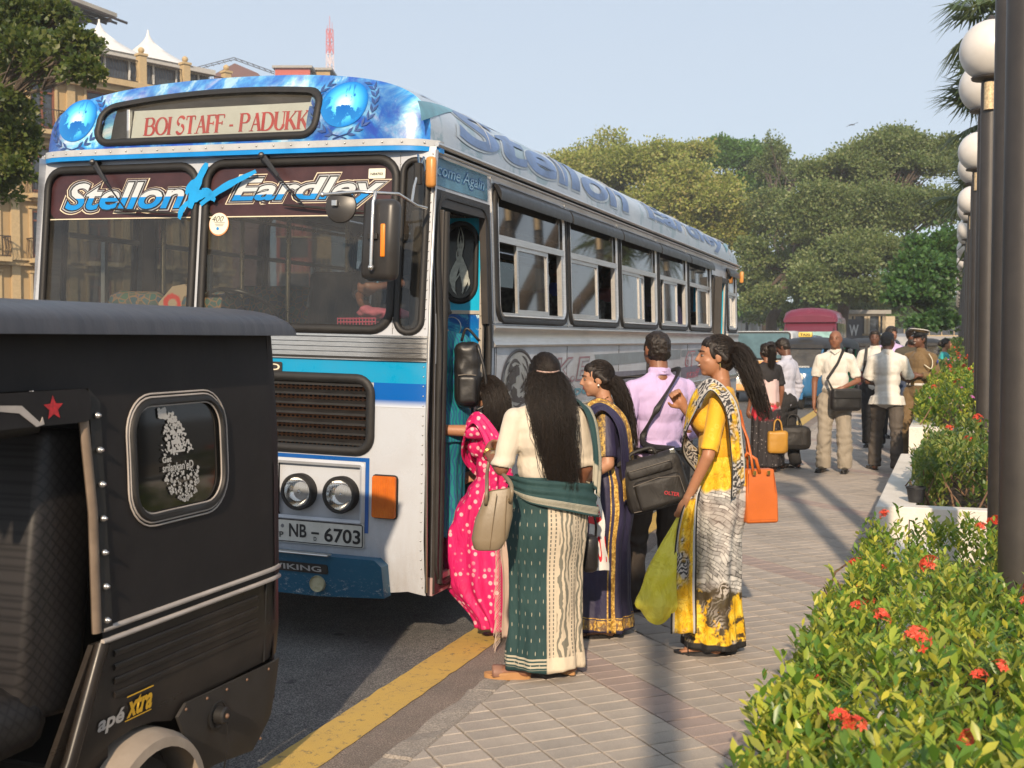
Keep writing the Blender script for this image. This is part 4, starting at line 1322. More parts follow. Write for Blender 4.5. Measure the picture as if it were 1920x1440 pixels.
# ---- roof
nx = 40; rows = [0, .25, .5, .9, 1.5, 2.5, 4, 5.5, 7, 8.5, 10, 10.7, 11.06]
vs = []; fs_ = []
prof = [(-.045 + .0, 2.775)] + [(x, z) for x, z in reversed(topl[1:-1])] + [(-W + .045, 2.775)]
prof = [(-.03, 2.76)] + prof + [(-W + .03, 2.76)]
m = len(prof)
for ri, rw in enumerate(rows):
 for (x, z) in prof:
  y = rw
  if ri == 0: y = hy(x, z) if z > 2.77 else hbx(x) + .04
  elif ri == 1: y = max(rw, hy(x, z) + .12)
  dz = 0
  if rw >= 10.7: dz = -(.05 if rw < 11 else .16) * max(0, (z - 2.8) / .36)
  if rw < .9 and ri > 0: dz = .0
  vs.append((x, y, z + dz + (.012 * max(0, (z - 2.9) / .2) if 0 < ri < 11 else 0)))
for i in range(len(rows) - 1):
 for j in range(m - 1):
  fs_.append((i * m + j, (i + 1) * m + j, (i + 1) * m + j + 1, i * m + j + 1))
fs_.append(tuple((len(rows) - 1) * m + j for j in range(m)))
g = N('roof_sheet')
n = g.noise(3, 6, .7, g.map((1, .4, 1))); n2 = g.noise(2.0, 6, .65, dist=1.2)
col = g.ramp(n, [(.3, (.38, .46, .56)), (.75, (.56, .62, .68))])
col = g.mix(g.ramp(n2, [(.54, 0.0), (.60, .55)]), col, (.16, .30, .36))
g.set(col, g.ramp(n, [(.3, .25), (.8, .42)]), .15); g.bump(g.noise(1.5, 3, .5), .1, .05)
ROOF = g.m
rf = link('roof', mesh('roof', vs, fs_), ROOF, BUS, smooth=40)
# gutter rails
for d_, z_, m_, r_ in ((0, 2.752, ALU, .014), (0, 2.715, ALU, .009)):
 for sgn in (0, 1):
  X_ = -.02 + r_ if not sgn else -W + .02 - r_
  mb = MB(); mb.tube([(X_, .08, z_), (X_, 11.04, z_)], r_, 6); mb.build('gutter', m_, BUS, smooth=60)
# roof ribs
for y_ in (1.0, 2.57, 4.14, 5.71, 7.28, 8.85, 10.4):
 mb = MB(); mb.tube([(x * 1.0, y_, z + .013) for x, z in prof[2:14]], .006, 4); mb.build('roof_seam', ALU, rf)
# lettering on the roof flank
import bisect
fl = [(x, z + .012 * max(0, (z - 2.9) / .2)) for x, z in prof if x > -1.2]
cl = [0]
for i in range(1, len(fl)): cl.append(cl[-1] + math.hypot(fl[i][0] - fl[i - 1][0], fl[i][1] - fl[i - 1][1]))
def RFN(u, s, d=0):
 i = min(len(fl) - 2, max(0, bisect.bisect(cl, s) - 1)); t = (s - cl[i]) / (cl[i + 1] - cl[i])
 a = V((fl[i][0], fl[i][1])); b = V((fl[i + 1][0], fl[i + 1][1])); p = a.lerp(b, t); tg = (b - a).normalized(); n = V((tg.y, -tg.x))
 if n.x < 0 and n.y < 0: n = -n
 return (p.x + n.x * d, u, p.y + n.y * d)
RB1 = mat('roof_blue_ink', (.13, .21, .40), .35, var=.35, nscale=5); RB2 = mat('roof_pale_ink', (.46, .54, .62), .35, var=.15)
cz_ = .03
for (tx, box, m_, off_, d_) in (('Stellon', (.45, .07, 4.65, .37), RB2, .035, .004), ('Stellon', (.5, .085, 4.6, .355), RB1, .03, .007), ('Eardley', (5.35, .055, 10.1, .36), RB2, .035, .004), ('Eardley', (5.4, .07, 10.05, .345), RB1, .03, .007)):
 letters('roof_lettering', text_bm(tx, 1, .12, off_, cutx=.25, cutz=cz_, fit=box, res=5), RFN, m_, rf, d_)
mb = MB()
def swoosh(pts0, pts1, d, fn, m, parent, name):
 vs = []; n = len(pts0)
 for a, b in zip(pts0, pts1):
  for k in range(7): vs.append(fn(a[0] + (b[0] - a[0]) * k / 6, a[1] + (b[1] - a[1]) * k / 6, d))
 f = [(i * 7 + k, i * 7 + 7 + k, i * 7 + 8 + k, i * 7 + k + 1) for i in range(n - 1) for k in range(6)]
 return link(name, mesh(name, vs, f), m, parent, smooth=60)
swoosh([(.25 + i * .15, .34 + .02 * i) for i in range(10)], [(.30 + i * .17, .40 + .03 * math.sin(i)) for i in range(10)], .005, RFN, RB1, rf, 'roof_stripe')
swoosh([(-.05 + i * .1, .10 + .03 * i) for i in range(9)], [(-.02 + i * .1, .22 + .02 * i) for i in range(9)], .005, RFN, mat('roof_teal_ink', (.12, .30, .38), .35, var=.3), rf, 'roof_stripe')
swoosh([(10.1 + i * .09, .12 + .025 * i) for i in range(9)], [(10.15 + i * .09, .25 + .015 * i) for i in range(9)], .005, RFN, mat('roof_teal_ink', (.12, .30, .38), .35, var=.3), rf, 'roof_stripe')
# ---- kerb side
Y0 = 1.02; PI_ = 1.57
wins = [(Y0 + i * PI_ + .045, Y0 + (i + 1) * PI_ - .05) for i in range(5)]
wz0, wz1 = 1.825, 2.655
holes = [rrect(a, wz0, b, wz1, .10, 5) for a, b in wins] + [rrect(10.10, wz0, 10.92, wz1, .07, 4)]
def wheel_arch(yc, r=.56):
 return [(yc - r, .36)] + [(yc - r * math.cos(a * PI / 12), .46 + r * math.sin(a * PI / 12)) for a in range(0, 13)] + [(yc + r, .36)]
sideo = [(.93, .36), (.93, .36)][:1] + wheel_arch(2.55) + wheel_arch(7.85) + [(8.93, .36), (8.93, 2.52), (10.0, 2.52), (10.0, .42), (11.06, .46), (11.06, 2.74), (.10, 2.74), (.10, .33), (.16, .33), (.16, 2.50), (.93, 2.50)]
skin('side_panel', sideo, holes, SK, SIDE, BUS, (), (1.75,))
# back end
mb = MB(); mb.add([(0, 11.06, .46), (-W, 11.06, .46), (-W + .05, 11.06, 2.76), (-.05, 11.06, 2.76)], [(0, 1, 2, 3)]); mb.build('rear_panel', SIDE, BUS)
farw = [(.25, .95)] + [(Y0 + i * PI_ + .045, Y0 + (i + 1) * PI_ - .05) for i in range(6)]
skin('side_panel', [(.0, .36)] + wheel_arch(2.55) + wheel_arch(7.85) + [(11.06, .46), (11.06, 2.74), (.0, 2.74)], [rrect(a, wz0, b, wz1, .10, 4) for a, b in farw], SF, SIDE, BUS, (), (1.75,))
for a, b in farw:
 w_ = ring('far_window_frame', densify(rrect(a, wz0, b, wz1, .10, 4), .2), SF, .022, RUB, BUS, 6, .0)
 sheet('pane', rrect(a, wz0, b, wz1, .10, 4), (), SF, GLS, w_, (None, None), 0, 0, -.01)
 mb = MB(); mb.box((-W + .05, (a + b) / 2, 2.30), (.03, b - a, .03)); mb.box((-W + .05, (a + b) / 2, 2.03), (.03, .03, .5)); mb.build('bar', ALU, w_)
def side_box(mb, y0, y1, z0, z1, d0, d1):
 vs = [SK(u, v, d) for u in (y0, y1) for v in (z0, z1) for d in (d0, d1)]
 mb.add(vs, [(0, 1, 3, 2), (4, 6, 7, 5), (0, 4, 5, 1), (2, 3, 7, 6), (0, 2, 6, 4), (1, 5, 7, 3)])
for i, (a, b) in enumerate(wins + [(10.10, 10.92)]):
 wn = ring('side_window', densify(rrect(a, wz0, b, wz1, .10, 5), .15), SK, .022, RUB, BUS, 6, .004)
 ring('window_frame', densify(rrect(a + .030, wz0 + .028, b - .030, wz1 - .03, .08, 5), .15), SK, .014, ALU, wn, 4, .006)
 bz = 2.335
 mb = MB(); side_box(mb, a + .02, b - .02, bz - .022, bz + .022, -.02, .016); mb.build('cross_bar', ALU, wn)
 sheet('top_pane', rrect(a + .03, bz, b - .03, wz1 - .03, .05, 3), (), SK, GLS, wn, off=-.004)
 L_ = b - a
 # sliding panes: (start, end) fractions of each pane
 sl = [[(.26, .74)], [(.02, .58)], [(.03, .52), (.44, .70)], [(.16, .66)], [(.38, .90)], [(.05, .5), (.5, .92)]][i]
 for k, (s0, s1) in enumerate(sl):
  p0 = a + .03 + s0 * (L_ - .06); p1 = a + .03 + s1 * (L_ - .06)
  d = -.006 - .018 * k
  pf = MB()
  for (q0, q1, z0, z1) in ((p0, p1, wz0 + .045, wz0 + .075), (p0, p1, bz - .05, bz - .022), (p0, p0 + .032, wz0 + .075, bz - .05), (p1 - .032, p1, wz0 + .075, bz - .05)):
   side_box(pf, q0, q1, z0, z1, d - .008, d + .010)
  sp = pf.build('sliding_pane', ALU, wn)
  link('glass', mesh('glass', [SK(p0 + .03, wz0 + .07, d), SK(p1 - .03, wz0 + .07, d), SK(p1 - .03, bz - .045, d), SK(p0 + .03, bz - .045, d)], [(0, 1, 2, 3)]), GLS, wn)
 # runner channel at the rear jamb
 mb = MB(); side_box(mb, b - .085, b - .035, wz0 + .05, bz - .02, -.03, .006); side_box(mb, a + .03, b - .03, wz0 + .022, wz0 + .05, -.03, .012); mb.build('runner', ALU, wn)
 # rain visor
 m_ = VISM
 vs = []; k = 9
 ya, yb = (a - .03, b + .03)
 for yy in (ya, yb):
  for j in range(k):
   q = j / (k - 1) * PI * .62
   vs.append(SK(yy, 2.668 - .105 * (1 - math.cos(q)) / 1.37, .008 + .058 * math.sin(q)))
 mb = MB(); mb.add(vs, [(j, k + j, k + j + 1, j + 1) for j in range(k - 1)] + [tuple(range(k)), tuple(reversed(range(k, 2 * k)))])
 mb.build('rain_visor', m_, wn, smooth=50)
# pillars caps / seams
mb = MB()
for i in range(6):
 y_ = Y0 + i * PI_
 side_box(mb, y_ - .012, y_ + .012, 1.80, 2.70, .0, .008)
mb.build('pillar_strip', ALU, BUS)
mb = MB()
for y_ in [.97 + 0] + [Y0 + i * PI_ for i in range(1, 6)] + [10.05]:
 side_box(mb, y_ - .003, y_ + .003, .40, 1.655, -.001, .0025)
for y_ in (1.03, 1.06): side_box(mb, y_ - .002, y_ + .002, .40, 1.655, -.001, .003)
mb.build('panel_seam', mat('seam_dark', (.06, .055, .05), .8), BUS)
# belt moulding (concave aluminium channel) with rails
def moulding(name, y0, y1, prof_, m_):
 vs = [SK(y, z, d) for y in (y0, y1) for (z, d) in prof_]; k = len(prof_)
 return link(name, mesh(name, vs, [(j + 1, j, k + j, k + j + 1) for j in range(k - 1)] + [tuple(range(k)), tuple(reversed(range(k, 2 * k)))]), m_, BUS, smooth=40)
for a, b in ((.98, 8.9), (10.05, 11.04)):
 moulding('belt_moulding', a, b, [(1.655, 0), (1.660, .022), (1.672, .026), (1.682, .018), (1.70, .010), (1.725, .007), (1.75, .010), (1.768, .018), (1.778, .026), (1.790, .022), (1.795, 0)], ALU)
 moulding('window_rail', a, b, [(1.806, 0), (1.808, .010), (1.816, .010), (1.818, 0)], ALU)
 moulding('lower_rail', a, b, [(1.17, 0), (1.172, .022), (1.185, .028), (1.222, .028), (1.235, .022), (1.238, 0)], CHROME)
 moulding('skirt_rail', a, b, [(.40, 0), (.405, .014), (.43, .014), (.435, 0)], ALU)
# side stickers
STR1 = mat('stripe_grey', (.24, .28, .31), .45, .3, var=.2); STR2 = mat('stripe_dark', (.17, .17, .22), .45, .2, var=.25); STR3 = mat('stripe_pale', (.42, .45, .48), .4, .4, var=.1)
def side_poly(name, pts, m_, d=.0032): return sheet(name, pts, (), SK, m_, BUS, off=d, smooth=0)
side_poly('side_stripe', [(3.40, 1.53), (3.36, 1.585), (6.9, 1.60), (6.9, 1.50), (3.95, 1.49), (3.90, 1.255), (3.40, 1.245)], STR1)
side_poly('side_stripe', [(4.0, 1.31), (4.02, 1.43), (6.9, 1.40), (6.9, 1.30)], STR2)
side_poly('side_stripe', [(6.95, 1.52), (6.95, 1.59), (8.9, 1.60), (8.9, 1.53)], STR1)
side_poly('side_stripe', [(6.95, 1.27), (6.95, 1.40), (8.9, 1.42), (8.9, 1.30)], STR2)
PINKI = mat('mauve_ink', (.30, .17, .20), .45, .2, var=.2); TEAL = mat('teal_ink', (.10, .26, .33), .45, var=.2); REDS = mat('red_side_ink', (.42, .12, .16), .45, var=.2)
def st_text(s, box, m_, off_=.01, shear=0.2, d=.004, name='side_lettering', cut=None): return letters(name, text_bm(s, 1, shear, off_, fit=box, cutx=cut), SK, m_, BUS, d)
st_text('K.E', (2.26, 1.385, 3.22, 1.575), PINKI, .035); st_text('K.E', (2.285, 1.40, 3.19, 1.56), STR3, .0, d=.006)
st_text('Super Line', (2.30, 1.255, 4.35, 1.36), TEAL, .02)
st_text('6T', (7.18, 1.40, 7.78, 1.585), REDS, .03); st_text('6T', (7.21, 1.415, 7.74, 1.57), STR3, .0, d=.006); st_text('staff', (7.25, 1.27, 8.1, 1.37), REDS, .01)
# oval crest of a maned lion's head
ov = [(1.49 + .33 * math.cos(a * PI / 18), 1.42 + .215 * math.sin(a * PI / 18)) for a in range(36)]
side_poly('crest', ov, mat('crest_silver', (.42, .43, .44), .35, .5, var=.15))
DK = mat('crest_dark', (.05, .045, .05), .4, var=.3)
ring('crest_edge', ov, SK, .012, DK, BUS, 4, .004, .5)
rr = random.Random(4); mb = MB()
for k in range(26):
 a0 = rr.uniform(1.0, 6.6); r0 = rr.uniform(.3, .9)
 pts = []
 for j in range(8):
  q = j / 7; a = a0 + q * 1.3; r_ = (r0 + q * .12 + .05 * math.sin(q * 6 + k))
  pts.append((1.46 + .30 * min(r_, .95) * math.cos(a), 1.42 + .20 * min(r_, .95) * math.sin(a)))
 for j in range(7):
  w0 = .010 * math.sin(PI * j / 7) + .002; w1 = .010 * math.sin(PI * (j + 1) / 7) + .002
  (x0, y0), (x1, y1) = pts[j], pts[j + 1]
  mb.add([SK(x0, y0 - w0, .0045 + .00005 * k), SK(x1, y1 - w1, .0045 + .00005 * k), SK(x1, y1 + w1, .0045 + .00005 * k), SK(x0, y0 + w0, .0045 + .00005 * k)], [(0, 1, 2, 3)])
for px_, pz_, a, b in ((1.36, 1.46, .07, .055), (1.30, 1.40, .05, .03), (1.40, 1.36, .06, .04), (1.45, 1.50, .05, .04), (1.33, 1.52, .035, .03)):
 mb.add([SK(px_ + a * math.cos(q * PI / 5) * (1 + .25 * math.sin(q * 3)), pz_ + b * math.sin(q * PI / 5) * (1 + .2 * math.cos(q * 2)), .0062) for q in range(10)], [tuple(range(10))])
mb.build('crest_lion', DK, BUS)
# welcome script over the door
side_poly('door_header', [(.10, 2.545), (.95, 2.545), (.95, 2.70), (.10, 2.70)], mat('header_blue', (.10, .24, .34), .4, .2, var=.35, nscale=5))
st_text('Welcome Again', (-.10, 2.575, .90, 2.675), mat('header_script', (.03, .14, .36), .4), .05, .25, .0055, 'door_lettering')
st_text('Welcome Again', (-.09, 2.582, .89, 2.668), mat('header_script_pale', (.25, .45, .58), .4), .0, .25, .0075, 'door_lettering')
# ---- front doorway
DF = mat('door_rubber', (.028, .024, .022), .55, var=.25, nscale=6)
df = link('front_door', mesh('front_door', [], []), None, BUS)
mb = MB()
def frame_piece(y0, y1, z0, z1, d0, d1): side_box(mb, y0, y1, z0, z1, d0, d1)
frame_piece(.105, .165, .31, 2.52, -.02, .022)
frame_piece(.855, .935, 1.80, 2.52, -.02, .022)
frame_piece(.165, .855, 2.43, 2.52, -.02, .022)
mb.build('door_frame', DF, df)
ring('door_seal', densify(rrect(.13, .35, .90, 2.49, .12, 5), .2), SK, .020, RUB, df, 6, .012)
# front leaf folded out at the front jamb (a dark edge), rear leaf swung in facing forward
mb = MB(); mb.box((-.075, .150, 1.36), (.19, .028, 2.10), ch=.008); mb.build('door_leaf', DF, df)
mb = MB(); mb.tube([(.02, .17, .36), (.02, .17, 2.4)], .022, 8); mb.tube([(-.17, .165, .36), (-.17, .165, 2.4)], .02, 8); mb.build('leaf_edge', RUB, df, smooth=60)
LFN = lambda u, v, d=0: (u, .90 - d, v)          # rear leaf, seen from the front
g = N('leaf_cyan'); g.set(g.ramp(g.noise(3, 5), [(.3, (.0, .33, .55)), (.7, (.0, .42, .66))]), .35); LCY = g.m
lf = sheet('door_leaf', [(-.42, 1.40), (-.045, 1.40), (-.045, 2.44), (-.42, 2.44)], [rrect(-.295, 1.935, -.085, 2.405, .10, 6)], LFN, LCY, df, off=0)
ring('leaf_window_seal', densify(rrect(-.295, 1.935, -.085, 2.405, .10, 6), .06), LFN, .018, RUB, lf, 8, .0)
sheet('leaf_window', rrect(-.295, 1.935, -.085, 2.405, .10, 6), (), LFN, mat('smoked_glass', (.012, .012, .013), .12, var=.1), lf, off=-.006)
rr = random.Random(11); mb = MB(); FLM = mat('holo_sticker', (.42, .44, .40), .35, .4, var=.35, nscale=30)
for k in range(11):
 s_ = -1 if k % 2 else 1; z0 = 1.965 + rr.uniform(0, .06); hgt = rr.uniform(.18, .38); amp = rr.uniform(.015, .06); ph = rr.uniform(0, 6)
 P_ = [(-.19 + s_ * amp * math.sin(ph * .2 + q * 5.2) * (1 - q * .5) + s_ * .012, z0 + hgt * q) for q in [i / 12 for i in range(13)]]
 for i in range(12):
  w0 = .008 * math.sin(PI * (i / 12) ** .7); w1 = .008 * math.sin(PI * ((i + 1) / 12) ** .7)
  d = .001 + k * .0001
  mb.add([LFN(P_[i][0] - w0, P_[i][1], d), LFN(P_[i][0] + w0, P_[i][1], d), LFN(P_[i + 1][0] + w1, P_[i + 1][1], d), LFN(P_[i + 1][0] - w1, P_[i + 1][1], d)], [(0, 1, 2, 3)])
mb.build('flame_sticker', FLM, lf)
g = N('ocean_art')
x_, y_, z_ = g.sep(); n = g.noise(4, 7, .7, dist=1.5);
c = g.ramp(g.n('MapRange', clamp=True, i={0: z_, 1: 1.0, 2: 1.85}).outputs[0], [(0, (.0, .20, .45)), (.35, (.01, .45, .62)), (.65, (.0, .28, .55)), (1, (.0, .08, .35))])
c = g.mix(g.ramp(n, [(.52, 0.0), (.62, .9)]), c, (.10, .62, .78)); c = g.mix(g.ramp(g.noise(9, 8, .8), [(.60, 0.0), (.66, .9)]), c, (.65, .85, .88)); c = g.mix(g.ramp(g.noise(2.5, 5, .6), [(.6, 0.0), (.64, .8)]), c, (.35, .62, .05))
g.set(c, .3); OCE = g.m
sheet('leaf_picture', [(-.42, 1.02), (-.045, 1.02), (-.045, 1.86), (-.42, 1.86)], (), LFN, OCE, lf, off=.002)
ring('moon', [(-.235 + .062 * math.cos(a * PI / 12), 1.775 + .062 * math.sin(a * PI / 12)) for a in range(24)], LFN, .003, SILV, lf, 4, .004)
mb = MB(); mb.box((-.23, .893, 1.868), (.38, .008, .022)); mb.box((-.035, .888, 1.45), (.022, .03, 2.0))
for i in range(26): mb.ell((-.035, .870, .5 + i * .075), .005, nu=6, nv=4)
mb.build('leaf_rail', mat('cream_metal', (.52, .47, .40), .4, .3), lf)
sheet('leaf_lower', [(-.42, .42), (-.045, .42), (-.045, 1.02), (-.42, 1.02)], (), LFN, ALU, lf, off=0)
# steps and stepwell
stp = MB(); stp.box((-.30, .52, .335), (.62, .78, .05), ch=.006); stp.box((-.55, .52, .60), (.55, .78, .05), ch=.006); stp.box((-.75, .52, .86), (.5, .78, .05), ch=.006)
stp.build('step', mat('step_plate', (.11, .10, .09), .6, .3, var=.3, nscale=20), df)
mb = MB(); side_box(mb, .10, .95, .30, .40, -.02, .01); mb.build('step_edge', bus_paint('step_pink', (.45, .30, .30), .5), df)
mb = MB(); mb.box((-.25, .93, .75), (.45, .02, .75)); mb.build('speaker_panel', RUB, df)
ring('speaker_ring', densify([(-.14 + .08 * math.cos(a * PI / 12), .93 + .08 * math.sin(a * PI / 12)) for a in range(24)], .05), lambda u, v, d: (u, .915 - d, v), .010, mat('speaker_black', (.03, .03, .032), .5), df, 6, .0)
mb = MB(); mb.tube([(-.06, .86, .62), (-.06, .86, 1.55)], .016, 8); mb.build('grab_rail', CHROME, df, smooth=60)
# rear door
rd = MB(); side_box(rd, 8.93, 9.0, .42, 2.52, -.03, .03); side_box(rd, 9.95, 10.02, .42, 2.52, -.03, .02); side_box(rd, 9.0, 9.95, 2.45, 2.52, -.03, .03)
rdo = rd.build('rear_door', DF, BUS)
mb = MB(); mb.box((-.22, 9.90, 1.45), (.42, .03, 2.0)); mb.build('door_leaf', LCY, rdo)
mb = MB(); mb.box((-.02, 9.88, 1.45), (.02, .03, 2.0)); mb.build('leaf_rail', mat('cream_metal', (.52, .47, .40), .4, .3), rdo)
mb = MB(); mb.box((.05, 8.96, 1.7), (.10, .03, 1.6), ch=.01); mb.build('door_leaf', DF, rdo)
# ---- marker lamps, mirror, wipers
AML = mat('amber_marker', (.55, .24, .06), .35, var=.2)
for y_ in (.02, 11.05):
 mb = MB(); mb.box((-.01 if y_ < 1 else .03, y_, 2.595), (.055, .05, .165), ch=.018); mb.build('marker_lamp', AML, BUS, smooth=60)
mr = link('mirror', mesh('mirror', [], []), None, BUS)
MBX = mat('mirror_black', (.028, .026, .025), .38, var=.15)
mc = V((-.088, -.41, 2.20))
mb = MB(); mb.box((0, 0, 0), (.205, .095, .41), ch=.040, M=Matrix.Translation(mc) @ Matrix.Rotation(R(-10), 4, 'Z') @ Matrix.Rotation(R(2), 4, 'Y')); mb.build('mirror_housing', MBX, mr, smooth=60)
mb = MB(); mb.box((.035, -.054, -.005), (.026, .016, .165), ch=.006, M=Matrix.Translation(mc)); mb.build('reflector_strip', mat('orange_reflector', (.75, .22, .02), .3), mr, smooth=60)
mb = MB()
mb.tube([(-.42, -.42, 2.432), (-.20, -.44, 2.440), (-.02, -.36, 2.435), (-.012, -.16, 2.40), (-.012, -.03, 2.40)], .0085, 8)
mb.tube([(-.105, -.45, 2.435), (-.105, -.475, 2.38), (-.110, -.478, 2.07)], .0095, 8)
mb.tube([(-.02, -.20, 2.41), (-.045, -.12, 2.50), (-.045, -.06, 2.60)], .008, 8)
mb.ell((-.42, -.42, 2.432), .014, nu=10, nv=8); mb.ell((-.110, -.478, 2.06), .016, nu=10, nv=8)
mb.build('mirror_arm', CHROME, mr, smooth=60)
mb = MB(); mb.tube([(-.045, -.075, 2.52), (-.045, -.075, 2.63)], .022, 10); mb.box((-.108, -.465, 2.215), (.055, .02, .03), ch=.004); mb.build('mirror_bracket', RUB, mr)
mb = MB(); mb.lathe([(.001, .012), (.05, .010), (.080, .0), (.084, -.008), (.080, -.016), (.001, -.016)], 28, M=Matrix.Translation((-.315, -.42, 2.370)) @ Matrix.Rotation(R(86), 4, 'X') @ Matrix.Rotation(R(8), 4, 'Y'), cap=False); mb.build('round_mirror', MBX, mr, smooth=40)
mb = MB(); mb.box((-.335, -.445, 2.385), (.03, .02, .03), ch=.003); mb.build('mirror_clamp', CHROME, mr)
for (a, b, c0, c1) in (((-2.173, 2.700), (-1.93, 2.413), (-2.055, 2.425), (-1.535, 2.388)), ((-1.018, 2.705), (-.755, 2.428), (-.89, 2.432), (-.36, 2.385))):
 wp = MB(); wp.cyl(F(a[0], a[1], -.01), F(a[0], a[1], .06), .017, 10); wp.ell(F(a[0], a[1], .06), .02, nu=8, nv=6)
 mid = (a[0] + (b[0] - a[0]) * .42, a[1] + (b[1] - a[1]) * .42)
 wp.tube([F(a[0], a[1], .055), F(mid[0], mid[1], .060)], [.020, .010], 6, ry=[.008, .006]); wp.tube([F(mid[0], mid[1], .060), F(b[0], b[1], .035)], .005, 5)
 wo = wp.build('wiper', mat('wiper_black', (.018, .018, .02), .4), BUS)
 mb = MB(); k = 7
 mb.tube([F(c0[0] + (c1[0] - c0[0]) * i / k, c0[1] + (c1[1] - c0[1]) * i / k, .022 + .010 * math.sin(PI * i / k)) for i in range(k + 1)], [.004] + [.008] * (k - 1) + [.004], 5); mb.build('wiper_blade', RUB, wo)
# ---- windscreen band and lettering
for k, (x0, x1) in enumerate(((-2.54, -1.49), (-1.39, -.23))):
 sheet('sun_band', rrect(x0, 2.375, x1, 2.655, .06, 3), (), F, MAR, BUS, (.1, None), 0, 30, -.0085)
 front_band('band_line', 2.369, 2.375, CREAM, -.008, x0=x0, x1=x1)
 tx = ('Stellon', 'Eardley')[k]; bx0, bx1 = ((-2.42, -1.56), (-1.24, -.29))[k]
 b_ = lambda e, zz=0: (bx0 - e, 2.425 - e * .6 + zz, bx1 + e, 2.585 + e * .6 + zz)
 front_text(tx, b_(.045), CREAM, -.0075, BUS, .10, .32, name='windscreen_lettering')
 front_text(tx, b_(.036), MAR, -.0065, BUS, .085, .32, name='windscreen_lettering')
 front_text(tx, b_(.022), SILV, -.0055, BUS, .055, .32, name='windscreen_lettering')
 front_text(tx, b_(.014), BLK, -.0045, BUS, .045, .32, name='windscreen_lettering')
 bmw = text_bm(tx, 1, .32, .022, cutx=.1, cutz=None, fit=b_(0))
 cut_bm(bmw, (), (2.495,))
 bmu = bmw.copy()
 bmesh.ops.delete(bmw, geom=[f for f in bmw.faces if f.calc_center_median().y < 2.495], context='FACES')
 bmesh.ops.delete(bmu, geom=[f for f in bmu.faces if f.calc_center_median().y >= 2.495], context='FACES')
 letters('windscreen_lettering', bmw, F, WHT, BUS, -.0035); letters('windscreen_lettering', bmu, F, BLUS, BUS, -.0035)
# brush strokes across the mullion
mb = MB(); rr = random.Random(5)
def brush(p0, p1, w, d):
 n = 9; a = V(p0); b = V(p1); t = (b - a).normalized(); nn = V((-t.y, t.x)); L1 = []; L2 = []
 for i in range(n + 1):
  q = i / n; ww = w * math.sin(PI * (.12 + .8 * q)) ** .6 * rr.uniform(.8, 1.15); p = a.lerp(b, q) + nn * .012 * math.sin(q * 4)
  L1.append(F(*(p + nn * ww), d)); L2.append(F(*(p - nn * ww), d))
 mb.add(L1 + L2, [(i, i + 1, n + 2 + i, n + 1 + i) for i in range(n)])
for p0, p1, w_ in (((-1.49, 2.42), (-1.40, 2.68), .028), ((-1.42, 2.44), (-1.07, 2.63), .022), ((-1.56, 2.36), (-1.50, 2.47), .02), ((-1.50, 2.45), (-1.36, 2.52), .03), ((-1.42, 2.52), (-1.32, 2.47), .025), ((-1.52, 2.50), (-1.44, 2.60), .02)):
 brush(p0, p1, w_, .0395 if p0[0] < -1.41 and False else .034)
mb.build('brush_stroke', mat('brush_blue', (.0, .27, .62), .5, var=.15), BUS)
# round 400 sticker and permit sticker
stk = sheet('round_sticker', [(-1.317 + .066 * math.cos(a * PI / 14), 2.330 + .066 * math.sin(a * PI / 14)) for a in range(28)], (), F, mat('sticker_orange', (.75, .30, .12), .5), BUS, off=-.006)
sheet('sticker_face', [(-1.317 + .062 * math.cos(a * PI / 14), 2.333 + .062 * math.sin(a * PI / 14)) for a in range(28)], (), F, mat('sticker_cream', (.70, .70, .58), .5), stk, off=-.004)
front_text('400', (-1.362, 2.345, -1.285, 2.377), BLK, -.002, stk, -.01, .3)
for i, zz in enumerate((2.338, 2.329, 2.320)): front_band('sticker_line', zz, zz + .0025, mat('grey_ink', (.15, .15, .16), .5), -.002, x0=-1.345 + .004 * i, x1=-1.275 - .006 * i, st=.1)
sheet('sticker_dot', [(-1.322 + .009 * math.cos(a * PI / 6), 2.305 + .009 * math.sin(a * PI / 6)) for a in range(12)], (), F, BLUS, stk, off=-.002)
pst = sheet('permit_sticker', rrect(-.385, 2.570, -.285, 2.625, .004, 1), (), F, mat('sticker_cream', (.70, .70, .58), .5), BUS, off=-.002)
front_text('NB4703', (-.372, 2.588, -.300, 2.602), BLK, .0, pst, .015)
# ---- wheels
TYRE = mat('tyre', (.018, .017, .016), .85, var=.3, bump=.5, bscale=30, bdist=.01)
for yc in (2.55, 7.85):
 for X_ in (-.22, -W + .22):
  wl = link('wheel', mesh('wheel', [], []), None, BUS, loc=(X_, yc, .47))
  M_ = Matrix.Rotation(PI / 2, 4, 'Y')
  mb = MB(); mb.lathe([(.28, -.13), (.44, -.13), (.48, -.09), (.485, 0), (.48, .09), (.44, .13), (.28, .13)], 36, M=M_, cap=False); mb.build('tyre', TYRE, wl, smooth=40)
  mb = MB(); mb.lathe([(.285, .12), (.27, .09), (.20, .05), (.10, .06), (.08, .12), (.001, .12)], 28, M=M_, cap=False); mb.lathe([(.285, -.12), (.001, -.11)], 28, M=M_, cap=False); mb.build('rim', mat('rim_paint', (.25, .24, .23), .6, .3), wl, smooth=40)
mb = MB(); mb.box((-W / 2, 5.6, .42), (1.7, 10.4, .12)); mb.box((-W / 2, .5, .62), (2.2, .5, .3)); mb.build('chassis', mat('chassis_black', (.02, .018, .016), .9), BUS)
